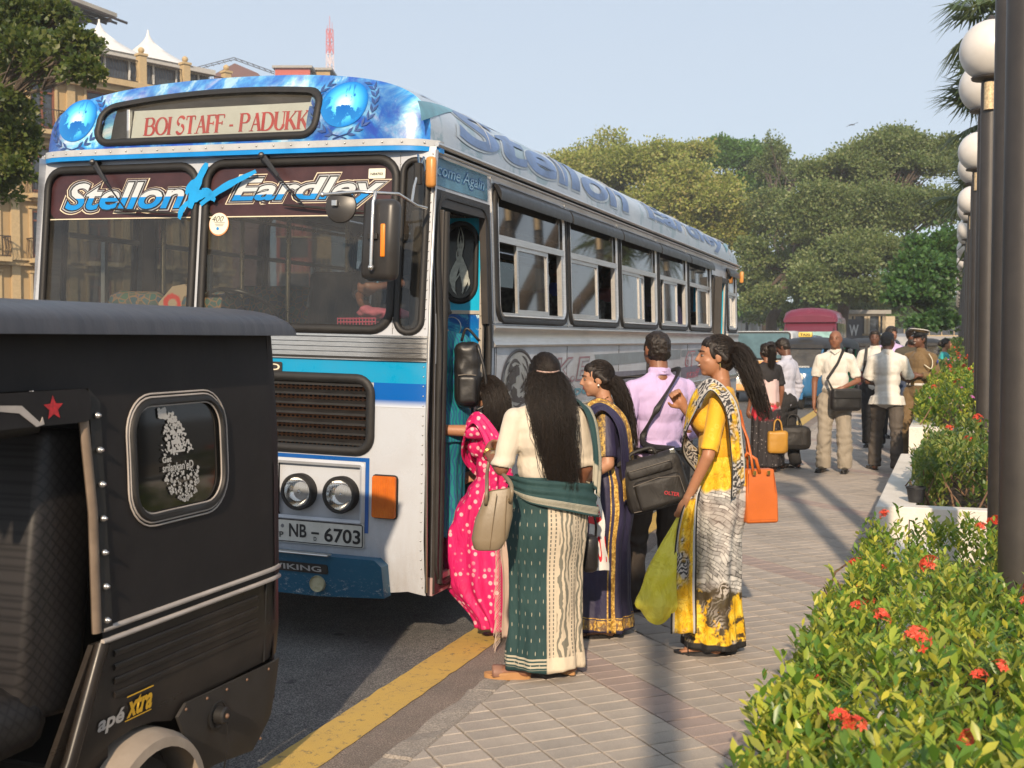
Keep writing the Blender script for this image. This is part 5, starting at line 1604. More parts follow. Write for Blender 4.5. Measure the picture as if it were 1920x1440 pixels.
# ---- interior
ip = MB(); ip.box((-W / 2 - .3, 5.6, .97), (W - 1.0, 10.7, .04)); ip.box((-W / 2 + .35, 6.2, .97), (W - .7, 9.9, .04)); ip.build('floor', INT, BUS)
ip = MB(); vs = [(x, y, z - .05) for y in (.35, 10.95) for x, z in prof[2:-2]]; k = len(prof) - 4
ip.add(vs, [(j, j + 1, k + j + 1, k + j) for j in range(k - 1)]); ip.build('ceiling', INTL, BUS)
mb = MB(); mb.box((-W / 2, .22, 1.62), (W - .25, .42, .26), ch=.03); mb.build('dashboard', mat('dash_dark', (.05, .047, .045), .6, var=.2), BUS, smooth=60)
mb = MB()
for i in range(33):
 a = 2 * PI * i / 32
for a_ in (0,):
 M_ = Matrix.Translation((-1.55, .62, 1.86)) @ Matrix.Rotation(R(-30), 4, 'X')
 pts = [M_ @ V((.23 * math.cos(2 * PI * i / 28), .23 * math.sin(2 * PI * i / 28), 0)) for i in range(29)]
 mb.tube(pts, .014, 7, cap=False)
 for q in (0.5, 2.6, 4.7): mb.tube([M_ @ V((0, 0, -.04)), M_ @ V((.22 * math.cos(q), .22 * math.sin(q), 0))], .010, 6)
 mb.tube([M_ @ V((0, 0, 0)), M_ @ V((0, .1, -.6))], .03, 8)
mb.build('steering_wheel', mat('wheel_rim_black', (.02, .02, .02), .35), BUS, smooth=60)
g = N('seat_fabric'); v = g.vor(22, feature='DISTANCE_TO_EDGE'); cc = g.vor(22, out=1)
g.set(g.mix(g.ramp(v, [(.03, 0.0), (.10, 1.0)]), (.32, .19, .10), g.mix(.92, cc, (.05, .10, .10))), .85); SEATL = g.m
g = N('seat_dark'); v = g.wave(3, dist=6); g.set(g.mix(g.ramp(v, [(.45, 0.0), (.5, .4), (.55, 0.0)]), (.035, .045, .065), (.20, .16, .2)), .8); SEATD = g.m
g = N('seat_grey'); g.set(g.ramp(g.vor(30), [(.2, (.07, .07, .065)), (.7, (.15, .145, .13))]), .85); SEATG = g.m
def seat(x, y, wd, m_, zt=2.06, name='seat'):
 s_ = link(name, mesh(name, [], []), None, BUS, loc=(x, y, .99))
 mb = MB(); mb.box((0, -.05, .42), (wd, .42, .12), ch=.03); mb.build('seat_base', m_, s_, smooth=60)
 mb = MB(); mb.box((0, .19, .47 + (zt - .99 - .47) / 2 + .0), (wd - .02, .10, zt - .99 - .42), ch=.045, M=Matrix.Rotation(R(-6), 4, 'X')); mb.build('backrest', m_, s_, smooth=60)
 mb = MB()
 for sx_ in (-1, 1): mb.tube([(sx_ * wd * .4, -.1, 0), (sx_ * wd * .4, -.1, .38)], .015, 6)
 mb.tube([(-wd * .45, .24, .90), (-wd * .45, .27, 1.02), (wd * .45, .27, 1.02), (wd * .45, .24, .90)], .012, 6)
 mb.build('seat_frame', ALU, s_)
for yy in [1.75 + i * .78 for i in range(11)]:
 seat(-.62, yy, .88, SEATG); seat(-W + .55, yy, .88, SEATG if yy > 2 else SEATL)
seat(-1.28, 1.15, .52, SEATD, 2.14)
for xx in (-2.28, -1.72):
 mb = MB(); mb.box((xx, .55, 1.86), (.42, .16, .20), ch=.07, M=None); mb.build('dash_cushion', SEATL, BUS, smooth=60)
mb = MB()
for x_, y_ in ((-2.35, .9), (-2.18, 1.6), (-1.85, 2.6), (-1.0, 2.4), (-1.62, 1.3)): mb.tube([(x_, y_, 1.0), (x_, y_, 2.95)], .018, 8)
mb.tube([(-2.1, .9, 2.5), (-2.1, 10, 2.6)], .014, 6); mb.tube([(-.8, .9, 2.6), (-.8, 10, 2.6)], .014, 6)
mb.build('hand_rail', mat('brass_rail', (.55, .42, .25), .25, .8), BUS, smooth=60)
for x_ in (-2.42,):
 mb = MB(); mb.box((x_, .85, 2.2), (.10, .03, .8)); mb.build('curtain', mat('curtain_brown', (.16, .12, .09), .9), BUS)
# things behind the windscreen
t = thing('shopping_bag', 'beige bag with red floral ring print leaning behind the left windscreen', 'bag', (-2.53 - 1.98 + .04, 5.71 + .42, 1.84))
t.rotation_euler = (0, R(1.4), 0)
g = N('bag_print'); r_ = g.n('VectorMath', operation='LENGTH'); g.put(r_.inputs[0], g.map((1, 0, 1.0), loc=(0, 0, -.09)))
q = g.math('ADD', r_.outputs['Value'], g.math('MULTIPLY', g.noise(38, 4, .8), .05)); g.set(g.mix(g.band(q, .058, .092, .006), (.52, .40, .27), (.70, .06, .03)), .7); BAGP = g.m
mb = MB(); mb.poly([(-.15, -.08), (.13, -.08), (.15, .16), (.09, .215), (.0, .20), (-.12, .08)], -.02, .10, lambda u, v, d: (u, d, v)); mb.build('bag_body', BAGP, t)
mb = MB(); mb.poly([(.13, -.08), (.19, -.08), (.17, .09), (.14, .12)], -.01, .08, lambda u, v, d: (u, d, v)); mb.build('bag_side', mat('bag_red', (.55, .03, .02), .6), t)
t = thing('basket', 'small pink plastic basket with cloth on the dashboard', 'basket', (-2.53 - .52, 5.71 + .22, 1.765))
mb = MB()
for k in range(4): mb.tube([(-.12, -.05, .02 * k), (.12, -.05, .02 * k), (.12, .07, .02 * k), (-.12, .07, .02 * k), (-.12, -.05, .02 * k)], .0035, 4)
for k in range(13): mb.tube([(-.12 + .02 * k, -.052, 0), (-.12 + .02 * k, -.052, .065)], .003, 4)
mb.build('basket_rim', mat('pink_plastic', (.65, .10, .18), .4), t)
t = thing('cloth_bundle', 'crumpled pink cloth lying over the basket behind the windscreen', 'cloth', (-2.53 - .42, 5.71 + .22, 1.86))
mb = MB(); mb.ell((0, 0, 0), (.13, .07, .03)); mb.ell((.1, .01, -.01), (.12, .06, .035)); mb.ell((-.05, -.02, .015), (.05, .05, .02))
def crump(co, no): return co + no * np.array([[.012 * mn.noise(V(c) * 22)] for c in co])
link('cloth', remesh(mb, .007, 3, 'cloth', crump), mat('pink_cloth', (.60, .16, .22), .9, var=.3, nscale=12), t)
# ================================================================== black three-wheeler in the foreground (rear half in view)
# local axes: x across (0 = kerb side, negative = far side), y towards the rear (bus), z up; origin at the rear left corner on the ground
TK = thing('three_wheeler', 'black canvas topped three wheeler cropped by the left edge of the photo', 'auto rickshaw', (-2.29, 3.80, 0), R(0.4))
CAN = N('black_canvas'); g = CAN
n = g.noise(3, 5, .6); f = 0
g.set(g.ramp(n, [(.3, (.012, .011, .012)), (.75, (.024, .021, .021))]), .62); g.bump(g.noise(2.6, 5, .55), .4, .03); g.b.inputs['Specular IOR Level'].default_value = .22; CANV = g.m
g = N('roof_vinyl'); n = g.noise(4, 5, .6, g.map((1, 5, 1)))
g.set(g.ramp(n, [(.3, (.030, .031, .040)), (.75, (.055, .054, .062))]), .42); g.bump(g.noise(6, 5, .6, g.map((1, 3, 1))), .25, .015); VIN = g.m
g = N('tuk_paint'); n = g.noise(2, 7, .7, g.map((1, .3, 4))); d = g.noise(3, 6, .7)
c = g.mix(g.ramp(d, [(.45, 0.0), (.8, .5)]), (.014, .012, .011), (.065, .050, .038))
sc = g.ramp(g.noise(28, 7, .85, g.map((1, .5, 2))), [(.72, 0.0), (.76, .7)]); zz = g.n('MapRange', clamp=True, i={0: g.sep()[2], 1: .95, 2: .4}).outputs[0]
c = g.mix(g.math('MULTIPLY', sc, zz), c, (.25, .16, .10)); g.set(c, g.ramp(n, [(.3, .22), (.8, .45)])); g.bump(g.noise(3, 3, .5), .1, .02); g.b.inputs['Specular IOR Level'].default_value = .3; TPA = g.m
PIP = mat('grey_piping', (.40, .36, .33), .5, var=.15)
BOLT = mat('bolt_steel', (.5, .5, .5), .3, .9)
def sx(z): return -.030 * max(0, (z - 1.25) / .5) ** 1.5 - .14 * max(0, (.60 - z)) ** 1.0
TS = lambda u, v, d=0: (sx(v) + d + (-.05 * max(0, u + .12) ** 1.0 if u > -.12 else 0) - (.55 * max(0, u + .05) ** 1.3 if u > -.05 else 0), u, v)
zr = 1.735
# canvas side with window hole
win = rrect(-.885, 1.140, -.40, 1.505, .10, 7)
def tilt(lp):  # stripes rise slightly to the rear
 return [(u, v + .0 * u) for u, v in lp]
co_ = [(-1.03, .80), (.0, .80), (.0, zr), (-1.9, zr), (-1.9, 1.57), (-1.15, 1.56), (-1.09, 1.53)]
sheet('canvas_side', co_, [win], TS, CANV, TK, (.04, .08), 0, 60)
for o_, m_, r_ in ((0, RUB, .013), (.015, PIP, .0032), (-.013, PIP, .0028), (.026, PIP, .003)):
 lp = rrect(-.885 - o_, 1.140 - o_, -.40 + o_, 1.505 + o_, .10 + o_, 7)
 ring('window_piping' if m_ is PIP else 'window_seal', densify(lp, .05), TS, r_, m_, TK, 6, .006)
g = N('tinted_pane'); g.set((.008, .008, .008), .06); TPN = g.m
wp_ = sheet('side_pane', win, (), TS, TPN, TK, (.06, .06), 0, 60, -.004)
# white island shaped sticker made of little figures, with lettering
STK = mat('decal_white', (.50, .48, .45), .6, var=.06)
rr = random.Random(3); mb = MB()
def island(v):
 # half widths of the island outline at height v (0 bottom .. 1 top)
 prof_ = [(0, .02), (.08, .30), (.2, .42), (.38, .44), (.5, .42), (.65, .36), (.8, .24), (.9, .12), (1, .05)]
 for (a, wa), (b, wb) in zip(prof_, prof_[1:]):
  if a <= v <= b: return wa + (wb - wa) * (v - a) / (b - a)
 return .02
U0, V0, SU, SV = -.640, 1.170, .22, .300
def SP(u, v, d=.001): return TS(U0 + u * SU - .07 * v + .03, V0 + v * SV, d)
def blob2(cu, cv, r, k=7, irr=.35):
 mb.add([SP(cu + r * math.cos(q * 2 * PI / k) * rr.uniform(1 - irr, 1 + irr), cv + r * .7 * math.sin(q * 2 * PI / k) * rr.uniform(1 - irr, 1 + irr)) for q in range(k)], [tuple(range(k))])
for _ in range(520):
 v = rr.uniform(.01, .98)
 if .355 < v < .53: continue
 w_ = island(v); blob2(rr.uniform(-w_, w_), v, rr.uniform(.010, .030))
for _ in range(40): blob2(rr.uniform(-.28, -.1), rr.uniform(.93, 1.03), .03)
# palm, elephant and hut-like figures
mb.add([SP(-.02, .60), SP(.02, .60), SP(.05, .76), SP(.02, .76)], [(0, 1, 2, 3)])
for a in range(7):
 q = a * PI / 6; mb.add([SP(.035, .76, .0013), SP(.035 + .13 * math.cos(q), .76 + .05 * math.sin(q) + .02, .0013), SP(.035 + .17 * math.cos(q), .74 + .05 * math.sin(q), .0013)], [(0, 1, 2)])
mb.add([SP(-.14, .55, .0015), SP(.16, .55, .0015), SP(.16, .575, .0015), SP(-.14, .575, .0015)], [(0, 1, 2, 3)])
mb.add([SP(-.13, .58, .0014), SP(-.09, .58, .0014), SP(-.09, .64, .0014), SP(.05, .64, .0014), SP(.05, .58, .0014), SP(.10, .58, .0014), SP(.10, .67, .0014), SP(.0, .70, .0014), SP(-.13, .68, .0014)], [tuple(range(9))])
mb.build('window_sticker', STK, wp_)
def tsl(s, box, m_, off_=.0, d=.003, shear=0, par=None, name='lettering'):
 return letters(name, text_bm(s, 1, shear, off_, cutx=.06, fit=box), TS, m_, par or TK, d)
tsl('Get', (-.738, 1.307, -.690, 1.327), STK, .03, par=wp_); tsl("srilankan'eD", (-.738, 1.277, -.572, 1.304), STK, .02, par=wp_)
# corner bead and rear canvas
RFN_ = lambda u, v, d=0: (u, .0 + .06 + .05 - .06 * ((u + .65) / .6) ** 2 + d, v)
mb = MB(); k = 14
vs = []; hs = (.30, .50, .80, 1.2, zr)
for z in hs:
 for i in range(k + 1):
  q = i / k; x = -.10 - 1.10 * q; vs.append((x + (sx(z) if q < .05 else 0), -.005 + .05 * math.sin(PI * q) + (.04 if z > .8 else 0), z))
mb.add(vs, [(j * (k + 1) + i, j * (k + 1) + i + 1, (j + 1) * (k + 1) + i + 1, (j + 1) * (k + 1) + i) for j in range(len(hs) - 1) for i in range(k)])
# join to the kerb side edge
mb.build('rear_canvas', CANV, TK, smooth=60)
mb = MB(); vs = []
for z in hs:
 for q in range(7):
  a = q / 6 * PI / 2; vs.append((sx(z) - .10 + .10 * math.cos(a) * 1.0, -.06 + .06 * math.sin(a), z))
mb.add(vs, [(j * 7 + i, j * 7 + i + 1, (j + 1) * 7 + i + 1, (j + 1) * 7 + i) for j in range(len(hs) - 1) for i in range(6)]); mb.build('rear_corner', CANV, TK, smooth=60)
# roof: padded vinyl with rounded edge overhanging
mb = MB(); vs = []; k = 17; m = 22
for i in range(m + 1):
 q = (i / m) ** 2; y = .03 - 2.4 * q
 s_e = min(1, (.03 - y) / .09); e = math.sqrt(max(0, 1 - (1 - s_e) ** 2))            # rounded rear end
 e = .12 + .88 * e
 for j in range(k + 1):
  a = PI * j / k
  cx_ = math.cos(a); sz_ = math.sin(a)
  x = -.60 + .665 * (abs(cx_) ** .55) * (1 if cx_ > 0 else -1) * (.97 + .03 * e)
  zc = zr - .018 + (.075 * e) * sz_ ** .5 + .035 * sz_ * e
  vs.append((x, y, zc))
mb.add(vs, [(i * (k + 1) + j, (i + 1) * (k + 1) + j, (i + 1) * (k + 1) + j + 1, i * (k + 1) + j + 1) for i in range(m) for j in range(k)] + [tuple(range(k + 1))])
mb.build('roof', VIN, TK, smooth=50)
mb = MB(); mb.add([(.055, .085, zr - .017), (-1.26, .085, zr - .017), (-1.26, -2.3, zr - .017), (.055, -2.3, zr - .017)], [(0, 1, 2, 3)]); mb.build('roof_lining', CANV, TK)
# twin piping stripes along the belt
for z in (.842, .806):
 mb = MB(); mb.tube([TS(u, z + .0, .006) for u in [-1.04 + i * .08 for i in range(13)] + [-.02]] + [(-.08, .045, z), (-.6, .06, z)], .0085, 6); mb.build('belt_piping', PIP, TK, smooth=60)
# lower painted body with ribs, wheel arch
wa = [(-.98 + .44 * (1 - math.cos(a * PI / 12)) - .02, .36 + .17 * math.sin(a * PI / 12)) for a in range(0, 13)]
lo = [(-1.06, .42)] + [(-.97, .36)] + wa[1:-1] + [(-.10, .36), (-.10, .36)][:1] + [(.0, .50), (.0, .80), (-1.03, .80)]
lo = [(-1.22, .30), (-1.10, .38)] + [(-1.07 + .10 * i, .41 + .08 * math.sin(PI * (i + 1) / 6)) for i in range(5)] + [(-.60, .49), (.0, .50), (.0, .803), (-1.03, .803)]
sheet('body_side', lo, (), TS, TPA, TK, (.06, .06), 0, 60, -.004)
for k_ in range(4):
 z = .755 - .042 * k_
 mb = MB(); mb.tube([TS(u, z, -.003) for u in [-.98 + i * .1 for i in range(9)]], .0075, 6, ry=.011); mb.build('body_rib', TPA, TK, smooth=60)
mb = MB(); mb.tube([TS(-.12, .80, .0), TS(-.12, .50, .0)], .004, 5); mb.build('body_seam', RUB, TK)
tsl('apé', (-1.050, .520, -.930, .580), mat('decal_grey', (.42, .40, .38), .6), .03, .0, .1);
YD = mat('decal_yellow', (.62, .36, .02), .5)
tsl('xtra', (-.918, .535, -.795, .600), YD, .035, .001, .15)
for a, b in ((.527, .531), (.604, .608)):
 sheet('decal_line', [(-.925, a), (-.795, a), (-.795, b), (-.925, b)], (), TS, YD, TK, off=.001, smooth=0)
# rear lower plastic skirt with starter hub
sk = [(-.52, .245), (-.50, .22), (-.15, .17), (-.03, .27), (-.0, .40), (.0, .485), (-.62, .495), (-.66, .46)]
sh_ = sheet('rear_skirt', sk, (), TS, mat('skirt_plastic', (.030, .027, .025), .55, var=.3, nscale=10, bump=.15, bscale=40), TK, (.05, .05), .012, 40, .002)
M2 = Matrix.Translation(TS(-.425, .395, .012)) @ Matrix.Rotation(PI / 2, 4, 'Y')
mb = MB(); mb.lathe([(.052, .0), (.055, .008), (.045, .010), (.040, .002), (.001, .002)], 24, M=M2, cap=False); mb.lathe([(.030, .0), (.030, .035), (.024, .042), (.001, .042)], 18, M=M2, cap=False); mb.build('starter_hub', RUB, sh_, smooth=40)
mb = MB(); mb.ell(TS(-.425, .395, .055), .009, nu=8, nv=6)
for u, v in ((-.62, .475), (-.50, .476), (-.38, .472), (-.25, .470), (-.10, .468), (-.10, .2)): mb.ell(TS(u, v, .014), .006, nu=8, nv=5)
mb.build('bolts', mat('rusty_bolt', (.14, .08, .05), .6), sh_, smooth=True)['kind'] = 'stuff'
mb = MB(); mb.tube([TS(-.415, .40, .05), TS(-.40, .28, .055), TS(-.405, .05, .05)], .003, 5); mb.build('starter_cord', RUB, sh_)
# mudguard and wheel
g = N('dusty_plastic'); n = g.noise(4, 6, .6); g.set(g.ramp(n, [(.3, (.20, .16, .125)), (.7, (.36, .30, .24))]), .7); g.bump(n, .2, .02); DUS = g.m
mb = MB(); vs = []; k = 18
for i in range(k + 1):
 a = PI * (-.02 + 1.0 * i / k)
 for (dx, rr_) in ((.035, .215), (.030, .245), (.0, .262), (-.06, .268), (-.18, .268)):
  vs.append((dx + .01, -.83 - rr_ * 1.05 * math.cos(a), .20 + rr_ * math.sin(a)))
mb.add(vs, [(i * 5 + j, i * 5 + j + 1, (i + 1) * 5 + j + 1, (i + 1) * 5 + j) for i in range(k) for j in range(4)]); mb.build('mudguard', DUS, TK, smooth=50)
for X_, nm in ((-.09, 'wheel'), (-1.12, 'wheel')):
 wl = link('wheel', mesh('wheel', [], []), None, TK, loc=(X_, -.83, .205)); M_ = Matrix.Rotation(PI / 2, 4, 'Y')
 mb = MB(); mb.lathe([(.11, -.05), (.17, -.055), (.20, -.03), (.205, 0), (.20, .03), (.17, .055), (.11, .05)], 28, M=M_, cap=False); mb.build('tyre', TYRE, wl, smooth=40)
 mb = MB(); mb.lathe([(.115, .045), (.10, .03), (.05, .03), (.04, .06), (.001, .06)], 20, M=M_, cap=False); mb.build('rim', ALU, wl, smooth=40)
mb = MB(); mb.box((-.6, -.55, .33), (.9, 1.1, .22)); mb.box((-.6, -1.6, .25), (.7, 1.6, .08)); mb.build('chassis', mat('chassis_black', (.02, .018, .016), .9), TK)
# door pillar, bolts strip, header strap with star, sloping sill
mb = MB(); mb.tube([TS(-1.065, .84, .006), TS(-1.075, 1.2, .006), TS(-1.10, 1.50, .006)], .012, 8, ry=.017); mb.build('door_pillar', mat('tan_pillar', (.17, .125, .09), .5, var=.25), TK, smooth=60)
mb = MB(); mb.poly([(-1.05, .84), (-1.00, .84), (-1.03, 1.52), (-1.075, 1.56)], .002, .012, TS); mb.build('bolt_strip', RUB, TK)
for k_ in range(7):
 mb = MB(); q = k_ / 6; mb.ell(TS(-1.03 - .020 * q, .87 + .61 * q, .015), .010, nu=10, nv=6); mb.cyl(TS(-1.03 - .020 * q, .87 + .61 * q, .01), TS(-1.03 - .020 * q, .87 + .61 * q, .028), .005, 6); mb.build('bolt', BOLT, TK, smooth=True)
hdr = sheet('door_header', rrect(-1.9, 1.465, -1.085, 1.56, .025, 4), (), TS, CANV, TK, (.1, None), .02, 40, .004)
mb = MB(); st = []
for i in range(10):
 a = PI / 2 + i * PI / 5; r_ = .036 if i % 2 == 0 else .016
 st.append((-1.24 + r_ * math.cos(a) * 1.1, 1.512 + r_ * math.sin(a)))
sheet('star', st, (), TS, mat('star_red', (.42, .015, .02), .5, var=.5, nscale=90), hdr, off=.026, smooth=0)
mb = MB(); mb.poly([(-1.45, 1.53), (-1.36, 1.525), (-1.295, 1.475), (-1.285, 1.49), (-1.28, 1.47), (-1.31, 1.465), (-1.37, 1.505), (-1.45, 1.515)], .025, .027, TS); mb.build('header_flash', PIP, hdr)
mb = MB()
for a, b, r_ in (((-1.035, .80), (-1.30, .20), .022), ((-1.02, .78), (-1.27, .20), .004)): mb.tube([TS(a[0], a[1], .0), TS((a[0] + b[0]) / 2, (a[1] + b[1]) / 2 - .01, .006), TS(b[0], b[1], .006)], r_, 7)
mb.build('sill_edge', TPA, TK, smooth=60)
mb = MB(); mb.tube([TS(-1.045, .78, .012), TS(-1.17, .47, .018), TS(-1.285, .20, .018)], .0035, 5); mb.build('sill_trim', PIP, TK)
mb = MB(); mb.poly([(-1.06, .80), (-1.35, .20), (-1.0, .20), (-.97, .40), (-.97, .80)], -.03, -.012, TS); mb.build('sill_panel', TPA, TK)
mb = MB(); mb.tube([(-.10, -1.18, 1.47), (-.20, -1.35, 1.44), (-.26, -1.50, 1.30), (-.28, -1.62, 1.1)], .035, 10); mb.tube([(-1.2, -1.05, .5), (-1.2, -1.05, 1.6)], .03, 8); mb.build('roll_bar', RUB, TK, smooth=60)
# far side canvas with an opening (the bus shows through)
mb = MB()
for (y0, y1, z0, z1) in ((-.95, .0, .3, zr), (-2.3, -.95, 1.5, zr), (-2.3, -.95, .2, .62)): mb.box((-1.2, (y0 + y1) / 2, (z0 + z1) / 2), (.02, y1 - y0, z1 - z0))
mb.build('canvas_side', CANV, TK)
mb = MB(); mb.box((-.6, .0, .62), (1.1, .03, .6)); mb.build('rear_bulkhead', CANV, TK)
# seat with embossed quilting
g = N('quilted_vinyl')
m1 = g.wave(11, g.map((1, 1, 1), rot=(R(45), 0, 0)), dir='Z', detail=0); m2 = g.wave(11, g.map((1, 1, 1), rot=(R(-45), 0, 0)), dir='Z', detail=0)
h = g.math('MAXIMUM', g.math('POWER', m1, 6), g.math('POWER', m2, 6))
g.set(g.mix(h, (.020, .018, .018), (.009, .008, .008)), .45); g.b.inputs['Specular IOR Level'].default_value = .3; g.bump(h, -.9, .012); QV = g.m
mb = MB(); mb.box((0, 0, 0), (1.04, .26, .84), ch=.03, M=Matrix.Translation((-.60, -1.10, 1.02)) @ Matrix.Rotation(R(-8), 4, 'X')); mb.build('seat_back', QV, TK, smooth=60)
mb = MB(); mb.box((-.60, -1.42, .62), (1.06, .55, .20), ch=.08); mb.build('seat_cushion', QV, TK, smooth=60)
mb = MB(); mb.box((-.60, -1.3, .22), (1.1, 2.0, .04)); mb.box((-.60, -1.0, .33), (1.0, .5, .2)); mb.build('floor_pan', mat('floor_dust', (.10, .08, .06), .8, var=.3), TK)
# ================================================================== hotel on the left, far buildings, mast
cam2w = lambda r_, f_: (math.cos(YAW) * r_ - math.sin(YAW) * f_, math.sin(YAW) * r_ + math.cos(YAW) * f_)
hx, hy_, _ = at_depth(193, 96, 60)
dx, dy = cam2w(.673, .74)
HOT = thing('hotel', 'ochre yellow hotel with iron balconies and roof terrace across the road', 'building', (hx, hy_, -1.2), math.atan2(dy, dx))
g = N('ochre_wall'); n = g.noise(.5, 6, .65); st = g.noise(1.2, 5, .7, g.map((1, 1, .15)))
g.set(g.mix(g.ramp(st, [(.45, 0.0), (.8, .35)]), g.ramp(n, [(.3, (.36, .245, .12)), (.7, (.45, .32, .16))]), (.28, .20, .11)), .85); OCH = g.m
TRIM = mat('ochre_trim', (.46, .345, .19), .8, var=.12)
IRON = mat('wrought_iron', (.035, .025, .022), .5)
WOODR = mat('red_brown_frame', (.20, .07, .04), .6, var=.2)
WING = mat('hotel_glass', (.05, .06, .075), .12, var=.3)
AWN = mat('terrace_band', (.45, .44, .42), .7)
ROOFG = mat('roof_underside', (.26, .25, .23), .75, var=.2, nscale=1)
# local: x along the facade to the right, y inwards (away), z up
cols_ = [-29.6 + 2.95 * i for i in range(13)]
slabs = [3.7, 6.9, 10.1, 13.3]
hl_ = []
for zf in slabs:
 for xc in cols_: hl_.append(rrect(xc - .62, zf + .12, xc + .62, zf + 2.45, .05, 1))
WFN = lambda u, v, d=0: (u, -d, v)
sheet('wall', [(-32, 1.0), (8, 1.0), (8, 16.3), (-32, 16.3)], hl_, WFN, OCH, HOT, smooth=0)
mb = MB(); mb.box((-12, 6.5, 8.1), (40, 12.2, 16.0)); mb.build('wall', mat('room_dark', (.03, .026, .022), .9), HOT)
for zf in slabs + [16.3]:
 mb = MB(); mb.box((-12, -.12, zf - .18), (40, .26, .28)); mb.box((-12, -.20, zf - .02), (40, .40, .10)); mb.build('cornice', TRIM, HOT)
for i in range(14):
 mb = MB(); mb.box((-31.1 + 2.95 * i, -.07, 8), (.42, .16, 15.7)); mb.build('pilaster', TRIM, HOT)
def railing(x0, x1, y, z, h=1.0, step=.13, belly=.14):
 mb = MB(); mb.box(((x0 + x1) / 2, y, z + h), (x1 - x0, .05, .05)); mb.box(((x0 + x1) / 2, y, z + .06), (x1 - x0, .04, .04))
 n_ = int((x1 - x0) / step)
 for i in range(n_ + 1):
  x = x0 + (x1 - x0) * i / n_
  mb.tube([(x, y, z + .05), (x, y - belly * .6, z + h * .25), (x, y - belly, z + h * .45), (x, y - .03, z + h * .8), (x, y, z + h)], .014, 3, cap=False)
 return mb
wproto = None
vis_cols = [c for c in cols_ if -20 < c < 9]
for zf in slabs:
 for xc in cols_:
  if xc in vis_cols or True:
   if wproto is None:
    wproto = link('window', mesh('window', [], []), None, HOT, loc=(xc, 0, zf))
    mb = MB()
    for a, b, c_, d_ in ((-.62, -.54, .12, 2.45), (.54, .62, .12, 2.45), (-.04, .04, .12, 1.95), (-.54, .54, 2.37, 2.45), (-.54, .54, 1.93, 2.01), (-.54, .54, .12, .30)): mb.box(((a + b) / 2, .04, (c_ + d_) / 2), (b - a, .10, d_ - c_))
    mb.build('frame', WOODR, wproto)
    mb = MB(); mb.add([(-.6, .10, .12), (.6, .10, .12), (.6, .10, 2.45), (-.6, .10, 2.45)], [(0, 1, 2, 3)]); mb.build('pane', WING, wproto)
    mb = MB(); mb.box((0, -.06, 2.60), (1.6, .16, .12)); mb.box((-.70, -.04, 1.3), (.12, .10, 2.4)); mb.box((.70, -.04, 1.3), (.12, .10, 2.4)); mb.build('surround', TRIM, wproto)
    bproto = link('balcony', mesh('balcony', [], []), None, HOT, loc=(xc, 0, zf))
    mb = MB(); mb.box((0, -.42, -.08), (1.9, .84, .22)); mb.box((0, -.30, -.26), (1.4, .55, .16)); mb.build('slab', TRIM, bproto)
    mb = railing(-.9, .9, -.78, .03)
    for sx_ in (-.9, .9):
     mb.box((sx_, -.40, 1.03), (.05, .78, .05))
     for q in range(5): mb.tube([(sx_, -.1 - .15 * q, .05), (sx_ * 1.07, -.1 - .15 * q, .4), (sx_, -.1 - .15 * q, 1.0)], .014, 3, cap=False)
    mb.build('railing', IRON, bproto)
   else:
    copy_tree(wproto, HOT, (xc, 0, zf))
    if zf > 3.8 or True: copy_tree(bproto, HOT, (xc, 0, zf))
# roof terrace
mb = MB(); mb.box((-12, .5, 16.28), (41, 2.6, .30)); mb.box((-12, .3, 16.0), (40.4, 1.6, .3)); mb.build('terrace_slab', TRIM, HOT)
railing(-30, 8, -.55, 16.45, 1.15, .16).build('terrace_railing', IRON, HOT)
for i in range(13):
 x = -24.1 + 2.62 * i
 p = MB(); p.box((x, -.55, 17.15), (.40, .40, 1.5)); p.box((x, -.55, 17.95), (.52, .52, .12)); p.ell((x, -.55, 18.2), .17, nu=10, nv=8); p.build('terrace_pillar', TRIM, HOT)
mb = MB(); mb.add([(-30, 2.2, 16.4), (8, 2.2, 16.4), (8, 2.2, 18.6), (-30, 2.2, 18.6)], [(0, 1, 2, 3)]); mb.build('terrace_glass', WING, HOT)
mb = MB(); mb.box((-11, 1.9, 18.35), (38, .8, .28)); mb.build('terrace_band', AWN, HOT)
for i in range(26):
 mb = MB(); mb.box((-29 + 1.45 * i, 2.1, 17.3), (.10, .08, 2.0)); mb.build('terrace_post', mat('white_post', (.6, .6, .58), .5), HOT)
TENT = mat('white_tent', (.70, .69, .67), .75, var=.08)
for i, (x, lab) in enumerate(((-9.0, 'white peaked tent at the far left of the terrace'), (-4.2, 'white peaked tent behind the tree on the hotel terrace'), (-.85, 'white peaked tent left of the first ochre terrace pillar in view'), (1.75, 'white peaked tent behind the second terrace pillar'), (4.7, 'white peaked tent farthest along the hotel terrace'))):
 tt = thing('terrace_tent', lab, 'tent', HOT.matrix_world @ V((0, 0, 0)) if False else (hx + dx * x - dy * 3.2, hy_ + dy * x + dx * 3.2, 17.25), math.atan2(dy, dx), 'white tents on the hotel terrace')
 k = 10; vs = []; n_ = 16
 for j in range(k + 1):
  q = j / k; r_ = 1.75 * (1 - q) ** 1.9 + .04; z = 2.0 * q
  for a in range(n_):
   an = 2 * PI * a / n_; sq = 1 / max(abs(math.cos(an)), abs(math.sin(an))) if q < .5 else 1 + (1 / max(abs(math.cos(an)), abs(math.sin(an))) - 1) * (1 - q) * 2
   vs.append((r_ * sq * math.cos(an), r_ * sq * math.sin(an), z))
 mb = MB(); mb.add(vs, [(j * n_ + a, j * n_ + (a + 1) % n_, (j + 1) * n_ + (a + 1) % n_, (j + 1) * n_ + a) for j in range(k) for a in range(n_)]); mb.build('canvas', TENT, tt, smooth=60)
